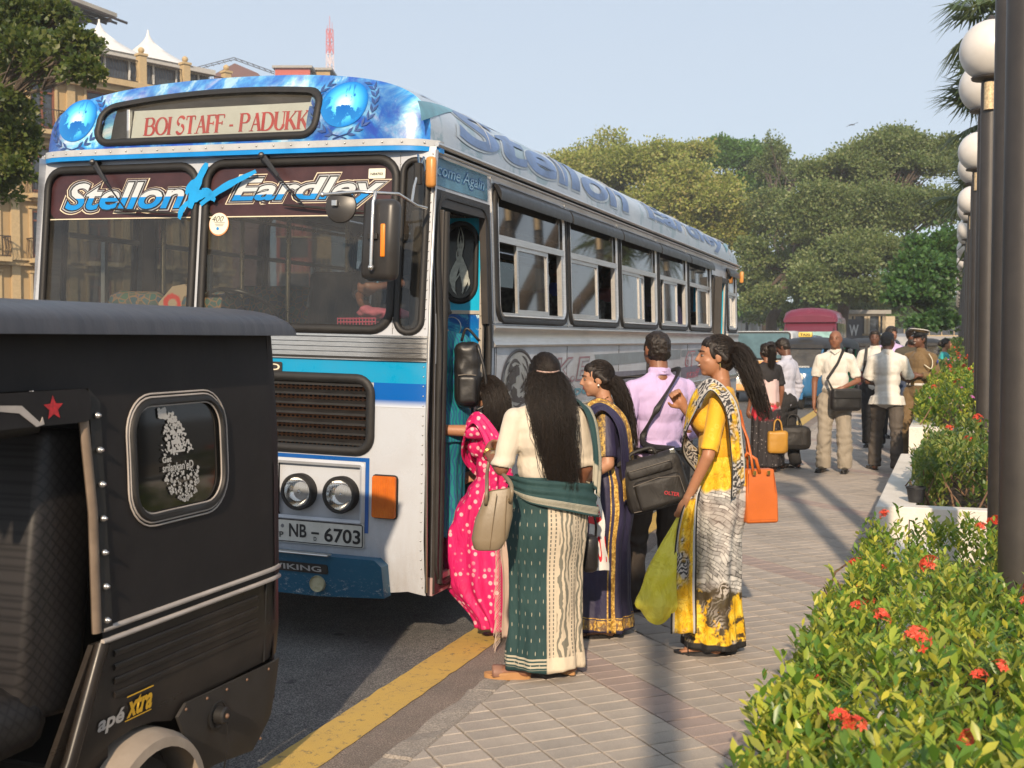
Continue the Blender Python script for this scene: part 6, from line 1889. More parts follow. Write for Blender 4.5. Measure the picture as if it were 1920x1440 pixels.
# penthouse with big sloping canopy
mb = MB(); mb.box((-10.0, 8.5, 18.8), (19.5, 6, 5.0)); mb.build('penthouse_wall', OCH, HOT)
for i in range(30):
 mb = MB(); mb.box((-14 + .46 * i, 5.46, 18.8), (.06, .06, 5.0)); mb.build('wall_rib', TRIM, HOT)
def canopy_pt(u, v): return (-17 + 20.6 * u, 4.6 + 7.0 * v, 24.1 - 2.9 * u + 1.2 * v)
mb = MB(); vs = [canopy_pt(u, v) for u, v in ((0, 0), (1, 0), (1, 1), (0, 1))]; vs += [(x, y, z + .22) for x, y, z in vs]
mb.add(vs, [(3, 2, 1, 0), (4, 5, 6, 7), (0, 1, 5, 4), (1, 2, 6, 5), (2, 3, 7, 6), (3, 0, 4, 7)]); mb.build('canopy', ROOFG, HOT)
for i in range(7):
 mb = MB(); a = canopy_pt(0, i / 6); b = canopy_pt(1.03, i / 6); mb.tube([(a[0], a[1], a[2] - .12), (b[0], b[1], b[2] - .12)], .08, 4); mb.build('canopy_purlin', IRON, HOT)
for u in (.25, .5, .75, .98):
 mb = MB(); a = canopy_pt(u, 0); b = canopy_pt(u, 1); mb.tube([(a[0], a[1], a[2] - .30), (b[0], b[1], b[2] - .30)], .13, 4); mb.tube([(a[0], a[1] + 1.2, a[2] - .3), (a[0] - .8, a[1] + 2.6, a[2] - 4.6)], .09, 4); mb.build('canopy_rafter', IRON, HOT)
# buildings behind
def block(name, label, px0, px1, pyt, Z, m_, depth=12, rise=0, wins=None):
 x0, y0, z0 = at_depth(px0, pyt, Z); x1, y1, z1 = at_depth(px1, pyt, Z)
 t = thing(name, label, 'building', (x0, y0, 0), YAW, 'far buildings')
 L_ = math.hypot(x1 - x0, y1 - y0)
 h = []
 if wins:
  nx_, nz_, ww, wh = wins
  for i in range(nx_):
   for j in range(nz_):
    cx, cz = L_ * (i + .5) / nx_, z0 * (j + .55) / nz_; h.append([(cx - ww / 2, cz - wh / 2), (cx + ww / 2, cz - wh / 2), (cx + ww / 2, cz + wh / 2), (cx - ww / 2, cz + wh / 2)])
 sheet('wall', [(0, 0), (L_, 0), (L_, z0), (0, z0)], h, WFN, m_, t, smooth=0)
 mb = MB(); mb.box((L_ / 2, depth / 2 + .3, z0 / 2 - .05), (L_ - .05, depth, z0 - .1)); mb.build('wall', m_ if not wins else WING, t)
 mb = MB(); mb.box((L_ / 2, depth / 2, z0 + .1), (L_ + .5, depth + .6, .25)); mb.build('roof', mat('roof_' + name, (.30, .29, .27), .8), t)
 for q in h:
  w_ = MB(); xa, za = q[0]; xb, zb = q[2]
  w_.box(((xa + xb) / 2, .05, za), (xb - xa + .1, .12, .12)); w_.box(((xa + xb) / 2, .05, (za + zb) / 2), (.08, .10, zb - za)); w_.build('window', TRIM, t)
 return t
REDB = mat('red_wall', (.42, .10, .08), .8, var=.15)
block('red_building', 'red topped building behind the bus headboard near the mast', 520, 585, 133, 120, REDB, 10, wins=(4, 8, 1.0, 1.6))
block('ochre_building', 'small ochre block joined to the red topped building', 586, 622, 137, 122, OCH, 10, wins=(2, 8, .9, 1.5))
# brown gabled roof with steel truss
gx, gy, gz_ = at_depth(445, 124, 200)
t = thing('gabled_building', 'brown gabled rooftop with a steel truss over it', 'building', (gx, gy, 0), YAW, 'far buildings')
mb = MB(); zt = gz_; mb.add([(-3.6, 0, zt - 2.2), (4.4, 0, zt - 2.2), (4.0, 0, zt - 1.7), (.0, 0, zt), (-3.2, 0, zt - 1.7), (-3.6, 7, zt - 2.2), (4.4, 7, zt - 2.2), (4.0, 7, zt - 1.7), (0, 7, zt), (-3.2, 7, zt - 1.7), (-3.6, 0, 0), (4.4, 0, 0), (-3.6, 7, 0), (4.4, 7, 0)], [(0, 1, 2, 3, 4), (9, 8, 7, 6, 5), (2, 7, 8, 3), (3, 8, 9, 4), (10, 11, 1, 0), (11, 13, 6, 1), (13, 12, 5, 6), (12, 10, 0, 5)]); mb.build('wall', mat('brown_brick', (.13, .055, .045), .85), t)
mb = MB()
for o_ in (0, .35):
 mb.tube([(-7, -.3, zt - .9 - o_), (0, -.3, zt + .9 - o_), (7, -.3, zt - 1.6 - o_)], .07, 4)
for i in range(14):
 x = -7 + i; z = zt + .9 - abs(x) * (.257 if x < 0 else .357); mb.tube([(x, -.3, z), (x + .5, -.3, z - .45)], .05, 4)
mb.build('truss', IRON, t)
# lattice mast
mx_, my_, mz_ = at_depth(622, 62, 260)
MAST = thing('radio_mast', 'red and white lattice mast behind the bus roof', 'mast', (mx_, my_, 0))
mr_ = mat('mast_red', (.50, .10, .10), .6); mw_ = mat('mast_white', (.6, .5, .5), .6)
k = 26; rb = [1.5 - .75 * i / k for i in range(k + 1)]
for part_ in (0, 1):
 mb = MB()
 for i in range(k):
  if (i // 3) % 2 != part_: continue
  z0, z1 = mz_ * i / k, mz_ * (i + 1) / k
  c0 = [(rb[i] * math.cos(a), rb[i] * math.sin(a)) for a in (.6, 2.17, 3.74, 5.31)]; c1 = [(rb[i + 1] * math.cos(a), rb[i + 1] * math.sin(a)) for a in (.6, 2.17, 3.74, 5.31)]
  for j in range(4):
   a, b = c0[j], c1[j]; c_, d_ = c0[(j + 1) % 4], c1[(j + 1) % 4]; r_ = .10
   mb.tube([(*a, z0), (*b, z1)], r_, 4, cap=False); mb.tube([(*a, z0), (*d_, z1)], r_ * .7, 3, cap=False); mb.tube([(*c_, z0), (*b, z1)], r_ * .7, 3, cap=False); mb.tube([(*b, z1), (*d_, z1)], r_ * .7, 3, cap=False)
 mb.build('lattice', mr_ if part_ == 0 else mw_, MAST)
mb = MB(); mb.tube([(0, 0, mz_), (0, 0, mz_ + 3)], .07, 4); mb.tube([(.6, 0, mz_ - .5), (.6, 0, mz_ + 1.5)], .05, 4); mb.tube([(-.6, 0, mz_ - .5), (-.6, 0, mz_ + 1)], .05, 4); mb.build('antenna', mr_, MAST)
# pale buildings at the end of the road
block('beige_building', 'beige shop building far behind the traffic', 1590, 1660, 588, 75, mat('beige_wall', (.50, .42, .30), .85), 8, wins=(3, 2, 2.0, 1.2))
block('grey_building', 'long grey building closing the end of the road', 1380, 1800, 606, 130, mat('grey_wall', (.28, .28, .29), .85), 8, wins=(18, 2, 1.4, 1.2))
block('white_building', 'white low building left of the far trees', 1340, 1420, 600, 118, mat('pale_wall', (.50, .49, .46), .85), 8, wins=(4, 2, 1.4, 1.2))
# sign board on the beige building, hanging poster
sx0, sy0, sz0 = at_depth(1600, 603, 73)
t = thing('poster', 'dark poster with a pale letter on the far shop', 'poster', (sx0, sy0, sz0 - .6), YAW)
mb = MB(); mb.box((0, 0, .0), (1.1, .08, 1.5)); mb.build('board', mat('poster_dark', (.03, .035, .05), .5), t)
letters('lettering', text_bm('W', 1, 0, .03, fit=(-.3, -.3, .3, .4)), lambda u, v, d: (u, -.045 - d, v), WHT, t, .003)
# a soaring bird
bx, by, bz = at_depth(1592, 238, 60)
t = thing('bird', 'small dark bird gliding in the sky above the trees', 'bird', (bx, by, bz))
mb = MB(); mb.tube([(-.18, 0, 0), (0, 0, .02), (.16, 0, 0)], [.01, .035, .01], 6); mb.add([(0, -.02, .02), (.05, -.02, .02), (.34, -.1, .09), (.30, -.12, .10)], [(0, 1, 2, 3)]); mb.add([(0, .02, .02), (.05, .02, .02), (-.28, .1, -.05), (-.3, .1, -.04)], [(0, 3, 2, 1)]); mb.build('bird', IRON, t)
# ================================================================== traffic behind the bus
GV = mat('vehicle_glass', (.035, .05, .06), .08, var=.2)
def gv2(name, c): return mat(name, c, .12, var=.25, nscale=3)
def car_paint(name, c, r=.25): return mat(name, c, r, 0, var=.08, nscale=2)
LAMPG = mat('lamp_face', (.75, .74, .70), .15, .2)
def van(label, name, cat, px, Z, w_, h, Lg, col, ground_z=0, roofc=None, wind=(.55, .86), stripe=None, glass_c=(.08, .14, .16), yaw=0.0, grp=None):
 """front at local y=0 facing the camera (-y)"""
 x, y, _ = at_depth(px, 638, Z)
 t = thing(name, label, cat, (x, y, 0), yaw, grp)
 def ringp(y_, hw, z0, z1, r_=.14, tum=.12):
  pts = []
  for (sx_, sz_, a0) in ((1, 0, -PI / 2), (1, 1, 0), (-1, 1, PI / 2), (-1, 0, PI)):
   for i in range(4):
    a = a0 + PI / 2 * i / 3
    zc = z1 - r_ if sz_ else z0 + r_ * .6
    xx = sx_ * (hw - r_) + r_ * math.cos(a); zz = zc + (r_ if sz_ else r_ * .6) * math.sin(a)
    xx *= 1 - tum * max(0, (zz - h * .55) / h)
    pts.append((xx, y_, zz))
  return pts
 hw = w_ / 2
 st = [(0.0, hw * .94, .35, h * .52), (.03, hw * .98, .30, h * .56), (.12, hw, .28, h * wind[0] + .02), (.12 + (h * (wind[1] - wind[0])) * .35, hw * .99, .28, h * .93), (.12 + (h * (wind[1] - wind[0])) * .6, hw * .98, .28, h), (Lg * .5, hw, .28, h * 1.01), (Lg - .15, hw * .98, .28, h), (Lg, hw * .93, .4, h * .95)]
 vs = []; k = 16
 for s_ in st: vs += ringp(*s_)
 mb = MB(); mb.add(vs, [(i * k + j, i * k + (j + 1) % k, (i + 1) * k + (j + 1) % k, (i + 1) * k + j) for i in range(len(st) - 1) for j in range(k)] + [tuple(reversed(range(k))), tuple((len(st) - 1) * k + j for j in range(k))])
 mb.build('body', col, t, smooth=35)
 y0 = .10; y1 = .12 + h * (wind[1] - wind[0]) * .42
 WF = lambda u, v, d=0: (u, y0 + (y1 - y0) * (v - h * wind[0]) / (h * (wind[1] - wind[0])) - d, v)
 wsl = rrect(-hw * .86, h * wind[0] + .03, hw * .86, h * wind[1] + .04, .08, 3)
 ws_ = sheet('windscreen', wsl, (), WF, gv2('glass_' + name, glass_c), t, off=.035)
 ring('windscreen_seal', densify(wsl, .2), WF, .022, RUB, t, 5, .035)
 for sx_ in (-1, 1):
  mb = MB(); mb.lathe([(.12, -.02), (.12, .02), (.10, .035), (.001, .045)], 16, M=Matrix.Translation((sx_ * hw * .72, -.01, .62)) @ Matrix.Rotation(PI / 2, 4, 'X'), cap=False); mb.build('headlight', LAMPG, t, smooth=40)
  for yy in (.65, Lg - .8):
   mb = MB(); mb.lathe([(.15, -.09), (.30, -.09), (.32, 0), (.30, .09), (.15, .09), (.001, .07)], 20, M=Matrix.Translation((sx_ * (hw - .10), yy, .31)) @ Matrix.Rotation(sx_ * PI / 2, 4, 'Y'), cap=False); mb.build('wheel', TYRE, t, smooth=40)
  n_ = 3
  for i in range(n_):
   ya = .75 + (Lg - 1.3) * i / n_; yb = ya + (Lg - 1.3) / n_ - .12
   fn = lambda u, v, d=0, sx_=sx_: (sx_ * (hw * (1 - .12 * max(0, (v - h * .55) / h)) + d), u, v)
   sheet('window', rrect(ya, h * wind[0] + .05, yb, h * .88, .06, 2), (), fn, GV, t, off=.006, flip=sx_ < 0, smooth=0)
 mb = MB(); mb.box((0, -.03, .42), (w_ * .96, .14, .18), ch=.04); mb.build('bumper', stripe or col, t, smooth=40)
 if stripe:
  mb = MB(); mb.box((0, .02, h * wind[0] - .08), (w_ * .97, .06, .12), ch=.02); mb.build('stripe', stripe, t)
 mb = MB(); mb.box((0, -.008, .72), (w_ * .45, .05, .14), ch=.01); mb.build('grille', RUB, t)
 mb = MB(); mb.box((0, -.11, .44), (.42, .02, .11)); mb.build('number_plate', PLM, t)
 if roofc:
  mb = MB(); vs = []
  for (y_, hh, zz, ww) in ((.25, 0, h * .885, .96), (.30, .10, h * .90, .99), (.55, .16, h * .94, 1.0), (Lg * .5, .17, h * .95, 1.0)):
   for j in range(9):
    a = PI * j / 8; vs.append((hw * ww * math.cos(a) ** 1 * 1.0 if True else 0, y_, zz + (h * .10 + hh) * math.sin(a) ** .6))
  mb.add(vs, [(i * 9 + j, i * 9 + j + 1, (i + 1) * 9 + j + 1, (i + 1) * 9 + j) for i in range(3) for j in range(8)] + [tuple(range(9))]); mb.build('roof_dome', roofc, t, smooth=50)
 return t
van('white van with orange front stripe beside the rear end of the bus', 'van', 'van', 1425, 31, 1.75, 1.95, 4.6, car_paint('van_white', (.55, .56, .56)), stripe=mat('van_orange', (.62, .33, .12), .5), wind=(.60, .96), grp=None)
van('blue grey car roof showing between the white van and the blue three wheeler', 'car', 'car', 1478, 37, 1.7, 1.85, 4.2, car_paint('car_bluegrey', (.07, .11, .17)), wind=(.55, .88))
van('small maroon roofed bus facing the camera beyond the three wheelers', 'minibus', 'bus', 1517, 45, 2.1, 2.72, 6.5, car_paint('minibus_maroon', (.13, .02, .04)), roofc=car_paint('minibus_roof', (.15, .02, .045)), wind=(.60, .90), glass_c=(.26, .44, .42))
van('pale van far down the road at the left of the traffic', 'van', 'van', 1405, 48, 1.8, 2.0, 4.6, car_paint('van_silver', (.45, .46, .48)), wind=(.52, .88))
van('dark car in the queue behind the red three wheeler', 'car', 'car', 1600, 46, 1.75, 1.5, 4.2, car_paint('car_dark', (.03, .03, .035)), wind=(.58, .9))
van('grey van behind the men at the planter', 'van', 'van', 1672, 52, 1.8, 2.0, 4.5, car_paint('van_grey', (.20, .21, .23)), wind=(.5, .88))
def tuk(label, px, Z, col, colname, sign=None, yaw=0.0, canc=(.02, .02, .022), x_w=None):
 if x_w: x, y = x_w
 else: x, y, _ = at_depth(px, 638, Z)
 t = thing('three_wheeler', label, 'auto rickshaw', (x, y, 0), yaw, 'three wheelers in the traffic')
 cm = car_paint(colname, col, .22); cn = mat('tuk_canvas', canc, .5, var=.3)
 # lofted lower body: narrow nose widening to the rear
 st = [(.0, .16, .42, .92), (.10, .30, .32, 1.0), (.35, .44, .28, 1.03), (.75, .52, .26, .98), (.95, .62, .24, .62), (1.5, .64, .24, .62), (1.75, .65, .30, .95), (2.6, .63, .36, .98)]
 vs = []; k = 12
 for (y_, hw, z0, z1) in st:
  r_ = min(.16, hw * .8)
  for (sx_, sz_, a0) in ((1, 0, -PI / 2), (1, 1, 0), (-1, 1, PI / 2), (-1, 0, PI)):
   for i in range(3):
    a = a0 + PI / 2 * i / 2
    vs.append((sx_ * (hw - r_) + r_ * math.cos(a), y_, (z1 - r_ if sz_ else z0 + r_) + r_ * math.sin(a)))
 mb = MB(); mb.add(vs, [(i * k + j, i * k + (j + 1) % k, (i + 1) * k + (j + 1) % k, (i + 1) * k + j) for i in range(len(st) - 1) for j in range(k)] + [tuple(reversed(range(k))), tuple((len(st) - 1) * k + j for j in range(k))])
 mb.build('body', cm, t, smooth=40)
 # canopy hood
 vs = []; k = 13
 for (y_, hw, zt, zs) in ((.42, .50, 1.60, 1.50), (.52, .58, 1.68, 1.50), (.9, .64, 1.76, 1.46), (1.8, .66, 1.78, 1.44), (2.45, .64, 1.74, 1.42), (2.62, .58, 1.60, 1.40)):
  for j in range(k):
   a = PI * j / (k - 1); vs.append((hw * math.copysign(abs(math.cos(a)) ** .5, math.cos(a)), y_, zs + (zt - zs) * math.sin(a) ** .7))
 mb = MB(); mb.add(vs, [(i * k + j, i * k + j + 1, (i + 1) * k + j + 1, (i + 1) * k + j) for i in range(5) for j in range(k - 1)] + [tuple(range(k)), tuple(5 * k + j for j in reversed(range(k)))]); mb.build('canopy', cn, t, smooth=50)
 mb = MB()
 for sx_ in (-1, 1):
  mb.box((sx_ * .63, 2.2, 1.2), (.03, .85, .55));
 mb.box((0, 2.6, 1.2), (1.22, .03, .55)); mb.build('rear_canvas', cn, t)
 fr_ = MB()
 for sx_ in (-1, 1): fr_.tube([(sx_ * .40, .40, .98), (sx_ * .47, .50, 1.50)], .030, 8)
 fr_.tube([(-.47, .50, 1.52), (.47, .50, 1.52)], .03, 8); fr_.tube([(-.42, .38, 1.0), (.42, .38, 1.0)], .03, 8)
 for sx_ in (-1, 1): fr_.tube([(sx_ * .60, 1.75, .6), (sx_ * .62, 1.75, 1.5)], .02, 6)
 fr_.build('windscreen_frame', cm, t, smooth=60)
 mb = MB(); mb.add([(-.40, .385, 1.0), (.40, .385, 1.0), (.46, .485, 1.50), (-.46, .485, 1.50)], [(0, 1, 2, 3)]); mb.build('windscreen', glass('tuk_glass', (.55, .62, .60), .8, .03, dirt=.18), t)
 mb = MB(); mb.box((0, 1.95, .95), (1.1, .12, .75), ch=.04); mb.box((0, 1.65, .62), (1.1, .5, .14), ch=.04); mb.box((0, 1.05, .72), (.5, .35, .12), ch=.04); mb.build('seat', mat('tuk_seat', (.05, .03, .03), .5), t, smooth=50)
 mb = MB(); mb.lathe([(.10, -.04), (.105, .03), (.09, .05), (.001, .055)], 18, M=Matrix.Translation((0, .0, .80)) @ Matrix.Rotation(PI / 2, 4, 'X'), cap=False); mb.build('headlight', LAMPG, t, smooth=40)
 for sx_ in (-1, 1):
  mb = MB(); mb.box((sx_ * .36, .26, .86), (.07, .05, .07), ch=.015); mb.build('indicator', AML, t)
  mb = MB(); mb.tube([(sx_ * .46, .48, 1.30), (sx_ * .62, .40, 1.36)], .010, 5); mb.lathe([(.07, -.012), (.07, .012), (.001, .014)], 14, M=Matrix.Translation((sx_ * .64, .40, 1.40)) @ Matrix.Rotation(PI / 2, 4, 'X')); mb.build('wing_mirror', CHROME, t, smooth=40)
 fw = MB(); fw.lathe([(.10, -.05), (.20, -.05), (.22, 0), (.20, .05), (.10, .05), (.001, .03)], 20, M=Matrix.Translation((0, .22, .215)) @ Matrix.Rotation(PI / 2, 4, 'Y'), cap=False); fw.build('wheel', TYRE, t, smooth=40)
 for sx_ in (-1, 1):
  fw = MB(); fw.lathe([(.10, -.05), (.20, -.05), (.22, 0), (.20, .05), (.10, .05), (.001, .03)], 20, M=Matrix.Translation((sx_ * .56, 2.2, .215)) @ Matrix.Rotation(sx_ * PI / 2, 4, 'Y'), cap=False); fw.build('wheel', TYRE, t, smooth=40)
 mb = MB(); vs = []
 for i in range(9):
  a = PI * i / 8
  for dx_ in (-.09, .09): vs.append((dx_, .22 - .27 * math.cos(a), .26 + .25 * math.sin(a)))
 mb.add(vs, [(2 * i, 2 * i + 1, 2 * i + 3, 2 * i + 2) for i in range(8)]); mb.build('mudguard', cm, t, smooth=50)
 mb = MB(); mb.box((0, .34, 1.02), (.34, .02, .09), M=None); mb.build('number_plate', PLM, t)
 letters('lettering', text_bm('AAG 4172', 1, 0, .01, fit=(-.15, .99, .15, 1.05)), lambda u, v, d: (u, .33 - d - .002, v), BLK, t, .001)
 if sign:
  sg = MB(); sg.box((0, .70, 1.84), (.34, .14, .13), ch=.03); so = sg.build('taxi_sign', mat('taxi_yellow', (.72, .52, .10), .4), t, smooth=40)
  letters('lettering', text_bm('TAXI', 1, 0, .03, fit=(-.12, 1.81, .12, 1.87)), lambda u, v, d: (u, .628 - d, v), BLK, so, .002)
 return t
tuk('blue three wheeler with yellow TAXI sign on its roof', 1499, 28, (.03, .13, .28), 'tuk_blue', sign=True, yaw=R(-6))
tuk('green three wheeler behind the bald man in white', 1546, 32, (.0, .22, .10), 'tuk_green', yaw=R(-4))
tuk('red three wheeler partly hidden by the bald man', 1615, 37, (.30, .015, .02), 'tuk_red', yaw=R(-4))
tuk('dark blue topped three wheeler behind the bearded man in dark shirt', 1738, 42, (.03, .04, .07), 'tuk_dark', canc=(.02, .025, .05), yaw=R(4))
tuk('black topped three wheeler farther back between the van and minibus', 1540, 40, (.02, .05, .13), 'tuk_navy')
tuk('black topped three wheeler with yellow board beside the shop', 1650, 41, (.03, .03, .03), 'tuk_black', sign=True)
# ================================================================== people
def skin_mat(name, c):
 if name in _m: return _m[name]
 g = N(name); n = g.noise(9, 4, .6); n2 = g.noise(60, 3, .5)
 g.set(g.mix(g.ramp(n, [(.35, 0.0), (.7, .35)]), c, tuple(x * y for x, y in zip(c, (1.18, .9, .82)))), .48, Subsurface_Weight=.06)
 g.b.inputs['Subsurface Radius'].default_value = (.012, .005, .003)
 g.bump(n2, .12, .001); _m[name] = g.m
 return g.m
SK_T = skin_mat('skin_tan', (.36, .175, .095)); SK_B = skin_mat('skin_brown', (.22, .098, .055)); SK_D = skin_mat('skin_dark', (.125, .058, .036)); SK_L = skin_mat('skin_light_brown', (.42, .22, .13))
HAIR = N('black_hair'); g = HAIR; n = g.noise(40, 3, .6, g.map((3, 3, .3))); g.set(g.ramp(n, [(.3, (.006, .005, .0045)), (.8, (.038, .025, .018))]), .42); g.b.inputs['Specular IOR Level'].default_value = .35; g.bump(g.noise(90, 3, .7, g.map((4, 4, .25))), .6, .004); HAIR = g.m
HAIRG = mat('greying_hair', (.035, .030, .028), .6, var=.6, nscale=120, bump=.6, bscale=120, bdist=.004)
EYEW = mat('eye_white', (.42, .39, .36), .25, var=.03); EYEB = mat('eye_dark', (.010, .006, .004), .15); LIPM = mat('lip_rose', (.33, .075, .07), .4); LIPN = mat('lip_brown', (.20, .085, .065), .5); TEETH = mat('teeth', (.62, .60, .55), .3, var=.03)
def cloth(name, c, rough=.85, weave=240, fold=.35, var=.12, pat=None):
 if name in _m: return _m[name]
 g = N(name)
 n = g.noise(4, 5, .6)
 col = g.ramp(n, [(.3, tuple(x * (1 - var) for x in c)), (.7, tuple(min(1, x * (1 + var)) for x in c))])
 g.set(pat(g, col) if pat else col, rough); g.b.inputs['Sheen Weight'].default_value = .12 if max(c) > .1 else .0
 f = g.noise(7, 4, .55, g.map((1, 1, .45)), dist=1.2)
 g.bump(g.math('ADD', g.math('MULTIPLY', g.noise(weave, 2), .04), f), fold, .03)
 _m[name] = g.m
 return g.m
def bez(pts, n):
 """smooth (Catmull-Rom) curve through points"""
 P = [V(p) for p in pts]; P = [P[0] * 2 - P[1]] + P + [P[-1] * 2 - P[-2]]
 out = []; m = len(P) - 3
 for i in range(n):
  t = i / (n - 1) * m; k = min(m - 1, int(t)); t -= k
  a, b, c, d = P[k:k + 4]
  out.append(.5 * ((2 * b) + (c - a) * t + (2 * a - 5 * b + 4 * c - d) * t * t + (3 * b - a - 3 * c + d) * t ** 3))
 return out
def grid_obj(name, rows, m, parent, uvs=None, closed=False, thick=0, smooth=True, uscale=1, vscale=1):
 """rows of points -> sheet with UVs in metres"""
 n = len(rows[0]); k = len(rows); vs = [tuple(p) for r_ in rows for p in r_]
 fs = []; e = n if closed else n - 1
 for i in range(k - 1):
  for j in range(e): fs.append((i * n + j, i * n + (j + 1) % n, (i + 1) * n + (j + 1) % n, (i + 1) * n + j))
 me = mesh(name, vs, fs)
 uv = me.uv_layers.new(name='UVMap')
 li = 0
 for i in range(k - 1):
  for j in range(e):
   for (a, b) in ((j, i), (j + 1, i), (j + 1, i + 1), (j, i + 1)):
    uv.data[li].uv = (a / e * uscale, b / (k - 1) * vscale); li += 1
 o = link(name, me, m, parent, smooth=smooth)
 if thick:
  md = o.modifiers.new('t', 'SOLIDIFY'); md.thickness = thick; md.offset = 0
 return o
def ribbon(name, L, Rr, m, parent, nu=14, nv=60, ripple=.008, nrip=5, thick=.004, seed=0, us=1, vs_=1, bulge=0):
 """cloth band between two guide lines"""
 A = bez(L, nv); B = bez(Rr, nv); rows = []
 for i in range(nv):
  a, b = A[i], B[i]; t = (A[min(i + 1, nv - 1)] - A[max(0, i - 1)]).normalized(); w_ = (b - a); nrm = w_.cross(t)
  if nrm.length > 1e-6: nrm.normalize()
  row = []
  for j in range(nu + 1):
   q = j / nu
   r_ = ripple * math.sin(q * nrip * 2 * PI + .6 * math.sin(i * .15 + seed)) + bulge * math.sin(PI * q) + ripple * .7 * mn.noise(V((q * 3, i * .12, seed)))
   row.append(a + w_ * q + nrm * r_)
  rows.append(row)
 return grid_obj(name, rows, m, parent, thick=thick, uscale=us, vscale=vs_)
class Person:
 def __init__(s, label, loc, heading, H, skin=SK_B, female=False, build=1.0, name='person', voxel=.007, head_yaw=0, head_pitch=0, lean=(0, 0), arms=None, feet=None, hair=None, bust=1, seat=False, z0=.12, group=None, head_roll=0, neckfwd=0.0, grip=(.9, .9)):
  hx_, hy2 = heading; a = math.atan2(-hx_, hy2)
  s.t = thing(name, label, 'person', (loc[0], loc[1], loc[2] if len(loc) > 2 else z0), a, group)
  s.H = H; s.f = female; s.b = build; s.skin = skin; s.vx = voxel; s.sit = bool(feet and 'kR' in feet); s.lean = lean
  s.hp = lambda x, y, z: V((x * H + lean[0] * max(0, z - .5) * H, y * H + lean[1] * max(0, z - .5) * H, z * H))
  P = s.hp; sw = (.092 if female else .102) * build ** .5
  s.J = J = {}
  J['shL'] = P(-sw, -.004, .797); J['shR'] = P(sw, -.004, .797)
  J['hipL'] = P(-.055 * build, 0, .51); J['hipR'] = P(.055 * build, 0, .51)
  arms = arms or {}
  for sd, sg in (('L', -1), ('R', 1)):
   el, wr = arms.get(sd, ((sg * .130, -.012, .640), (sg * .138, .035, .490)))
   J['el' + sd] = P(*el); J['wr' + sd] = P(*wr)
   J['fd' + sd] = arms.get('fd' + sd); J['pn' + sd] = arms.get('pn' + sd)
   ft = (feet or {}).get(sd, (sg * .06, 0, 0, 0))      # x, y, lift, toe yaw (deg)
   J['an' + sd] = V((ft[0] * H, ft[1] * H, .045 * H + ft[2] * H)); J['ty' + sd] = ft[3] if len(ft) > 3 else sg * -8
   kn = (J['hip' + sd] + J['an' + sd]) / 2 + V((0, (.006 if female else .025) * H, .01 * H))
   if feet and 'k' + sd in feet: kn = P(*feet['k' + sd])
   J['kn' + sd] = kn
  s.grip = grip
  s.hc = P(0, .018 + neckfwd, .935)
  s.HM = Matrix.Translation(s.hc) @ Matrix.Rotation(R(head_yaw), 4, 'Z') @ Matrix.Rotation(R(head_pitch), 4, 'X') @ Matrix.Rotation(R(head_roll), 4, 'Y')
  s.body()
  s.face()
 def h(s, x, y, z): return s.HM @ V((x * s.H, y * s.H, z * s.H))
 def torso(s, mb, e=0.0, neck=True, low=True):
  H, b, P = s.H, s.b, s.hp
  f = s.f
  mb.ell(P(0, -.004, .745), (.088 * H * b + e, .062 * H * b + e, .095 * H + e))
  mb.ell(P(0, -.012, .775), (.098 * H * b ** .5 + e, .048 * H * b + e, .055 * H + e))
  for sg, sh in ((-1, 'shL'), (1, 'shR')): mb.cap(P(sg * .028, -.010, .812), s.J[sh] * .96 + P(0, -.004, .797) * .04, .034 * H + e, .027 * H + e)
  if neck:
   for sg in (-1, 1): mb.cap(P(sg * .050, -.012, .822), P(sg * .004, -.010, .852), .020 * H + e * .7, .022 * H + e * .3)
  mb.ell(P(0, .004, .655), ((.076 if f else .082) * H * b + e, .058 * H * b * (1.08 if b > 1.08 else 1) + e, .085 * H + e))
  if f:
   for sg in (-1, 1): mb.ell(P(sg * .042, .045 * b, .735), (.036 * H + e, .034 * H + e, .036 * H + e))
  if low:
   mb.ell(P(0, 0, .575), ((.086 if f else .080) * H * b + e, .060 * H * b + e, .075 * H + e))
   mb.ell(P(0, -.012, .520), ((.098 if f else .088) * H * b + e, .070 * H * b + e, .062 * H + e))
 def limb(s, mb, a, b, c, r, e=0.0):
  H = s.H; J = s.J
  mb.cap(J[a], J[b], r[0] * H + e, r[1] * H + e); mb.cap(J[b], J[c], r[1] * H + e, r[2] * H + e)
 def hand(s, mb, sd):
  H = s.H; J = s.J; w = J['wr' + sd]; d = (w - J['el' + sd]).normalized()
  fd = V(J['fd' + sd]).normalized() if J['fd' + sd] else d
  pn = V(J['pn' + sd]).normalized() if J['pn' + sd] else V((1 if sd == 'L' else -1, 0, 0))
  pn = (pn - fd * pn.dot(fd)).normalized(); sdw = fd.cross(pn) * (1 if sd == 'L' else -1)   # towards the thumb
  g_ = s.grip[0 if sd == 'L' else 1]
  L = .105 * H
  pc = w + fd * L * .26
  q = Matrix((sdw, pn, fd)).transposed()
  mb.ell(pc, (.022 * H, .0105 * H, .030 * H), q.to_4x4())
  mb.cap(w - d * .01, pc, .0155 * H, .014 * H)
  tips = []
  for i, (o, ln) in enumerate(((.017, .92), (.006, 1.0), (-.0055, .95), (-.016, .76))):
   b0 = w + fd * L * .48 + sdw * o * H; r_ = .0052 * H
   d1 = (fd * math.cos(g_ * .7) + pn * math.sin(g_ * .7)).normalized(); d2 = (fd * math.cos(g_ * 1.7) + pn * math.sin(g_ * 1.7)).normalized(); d3 = (fd * math.cos(g_ * 2.3) + pn * math.sin(g_ * 2.3)).normalized()
   p1 = b0 + d1 * L * .24 * ln; p2 = p1 + d2 * L * .16 * ln; p3 = p2 + d3 * L * .11 * ln
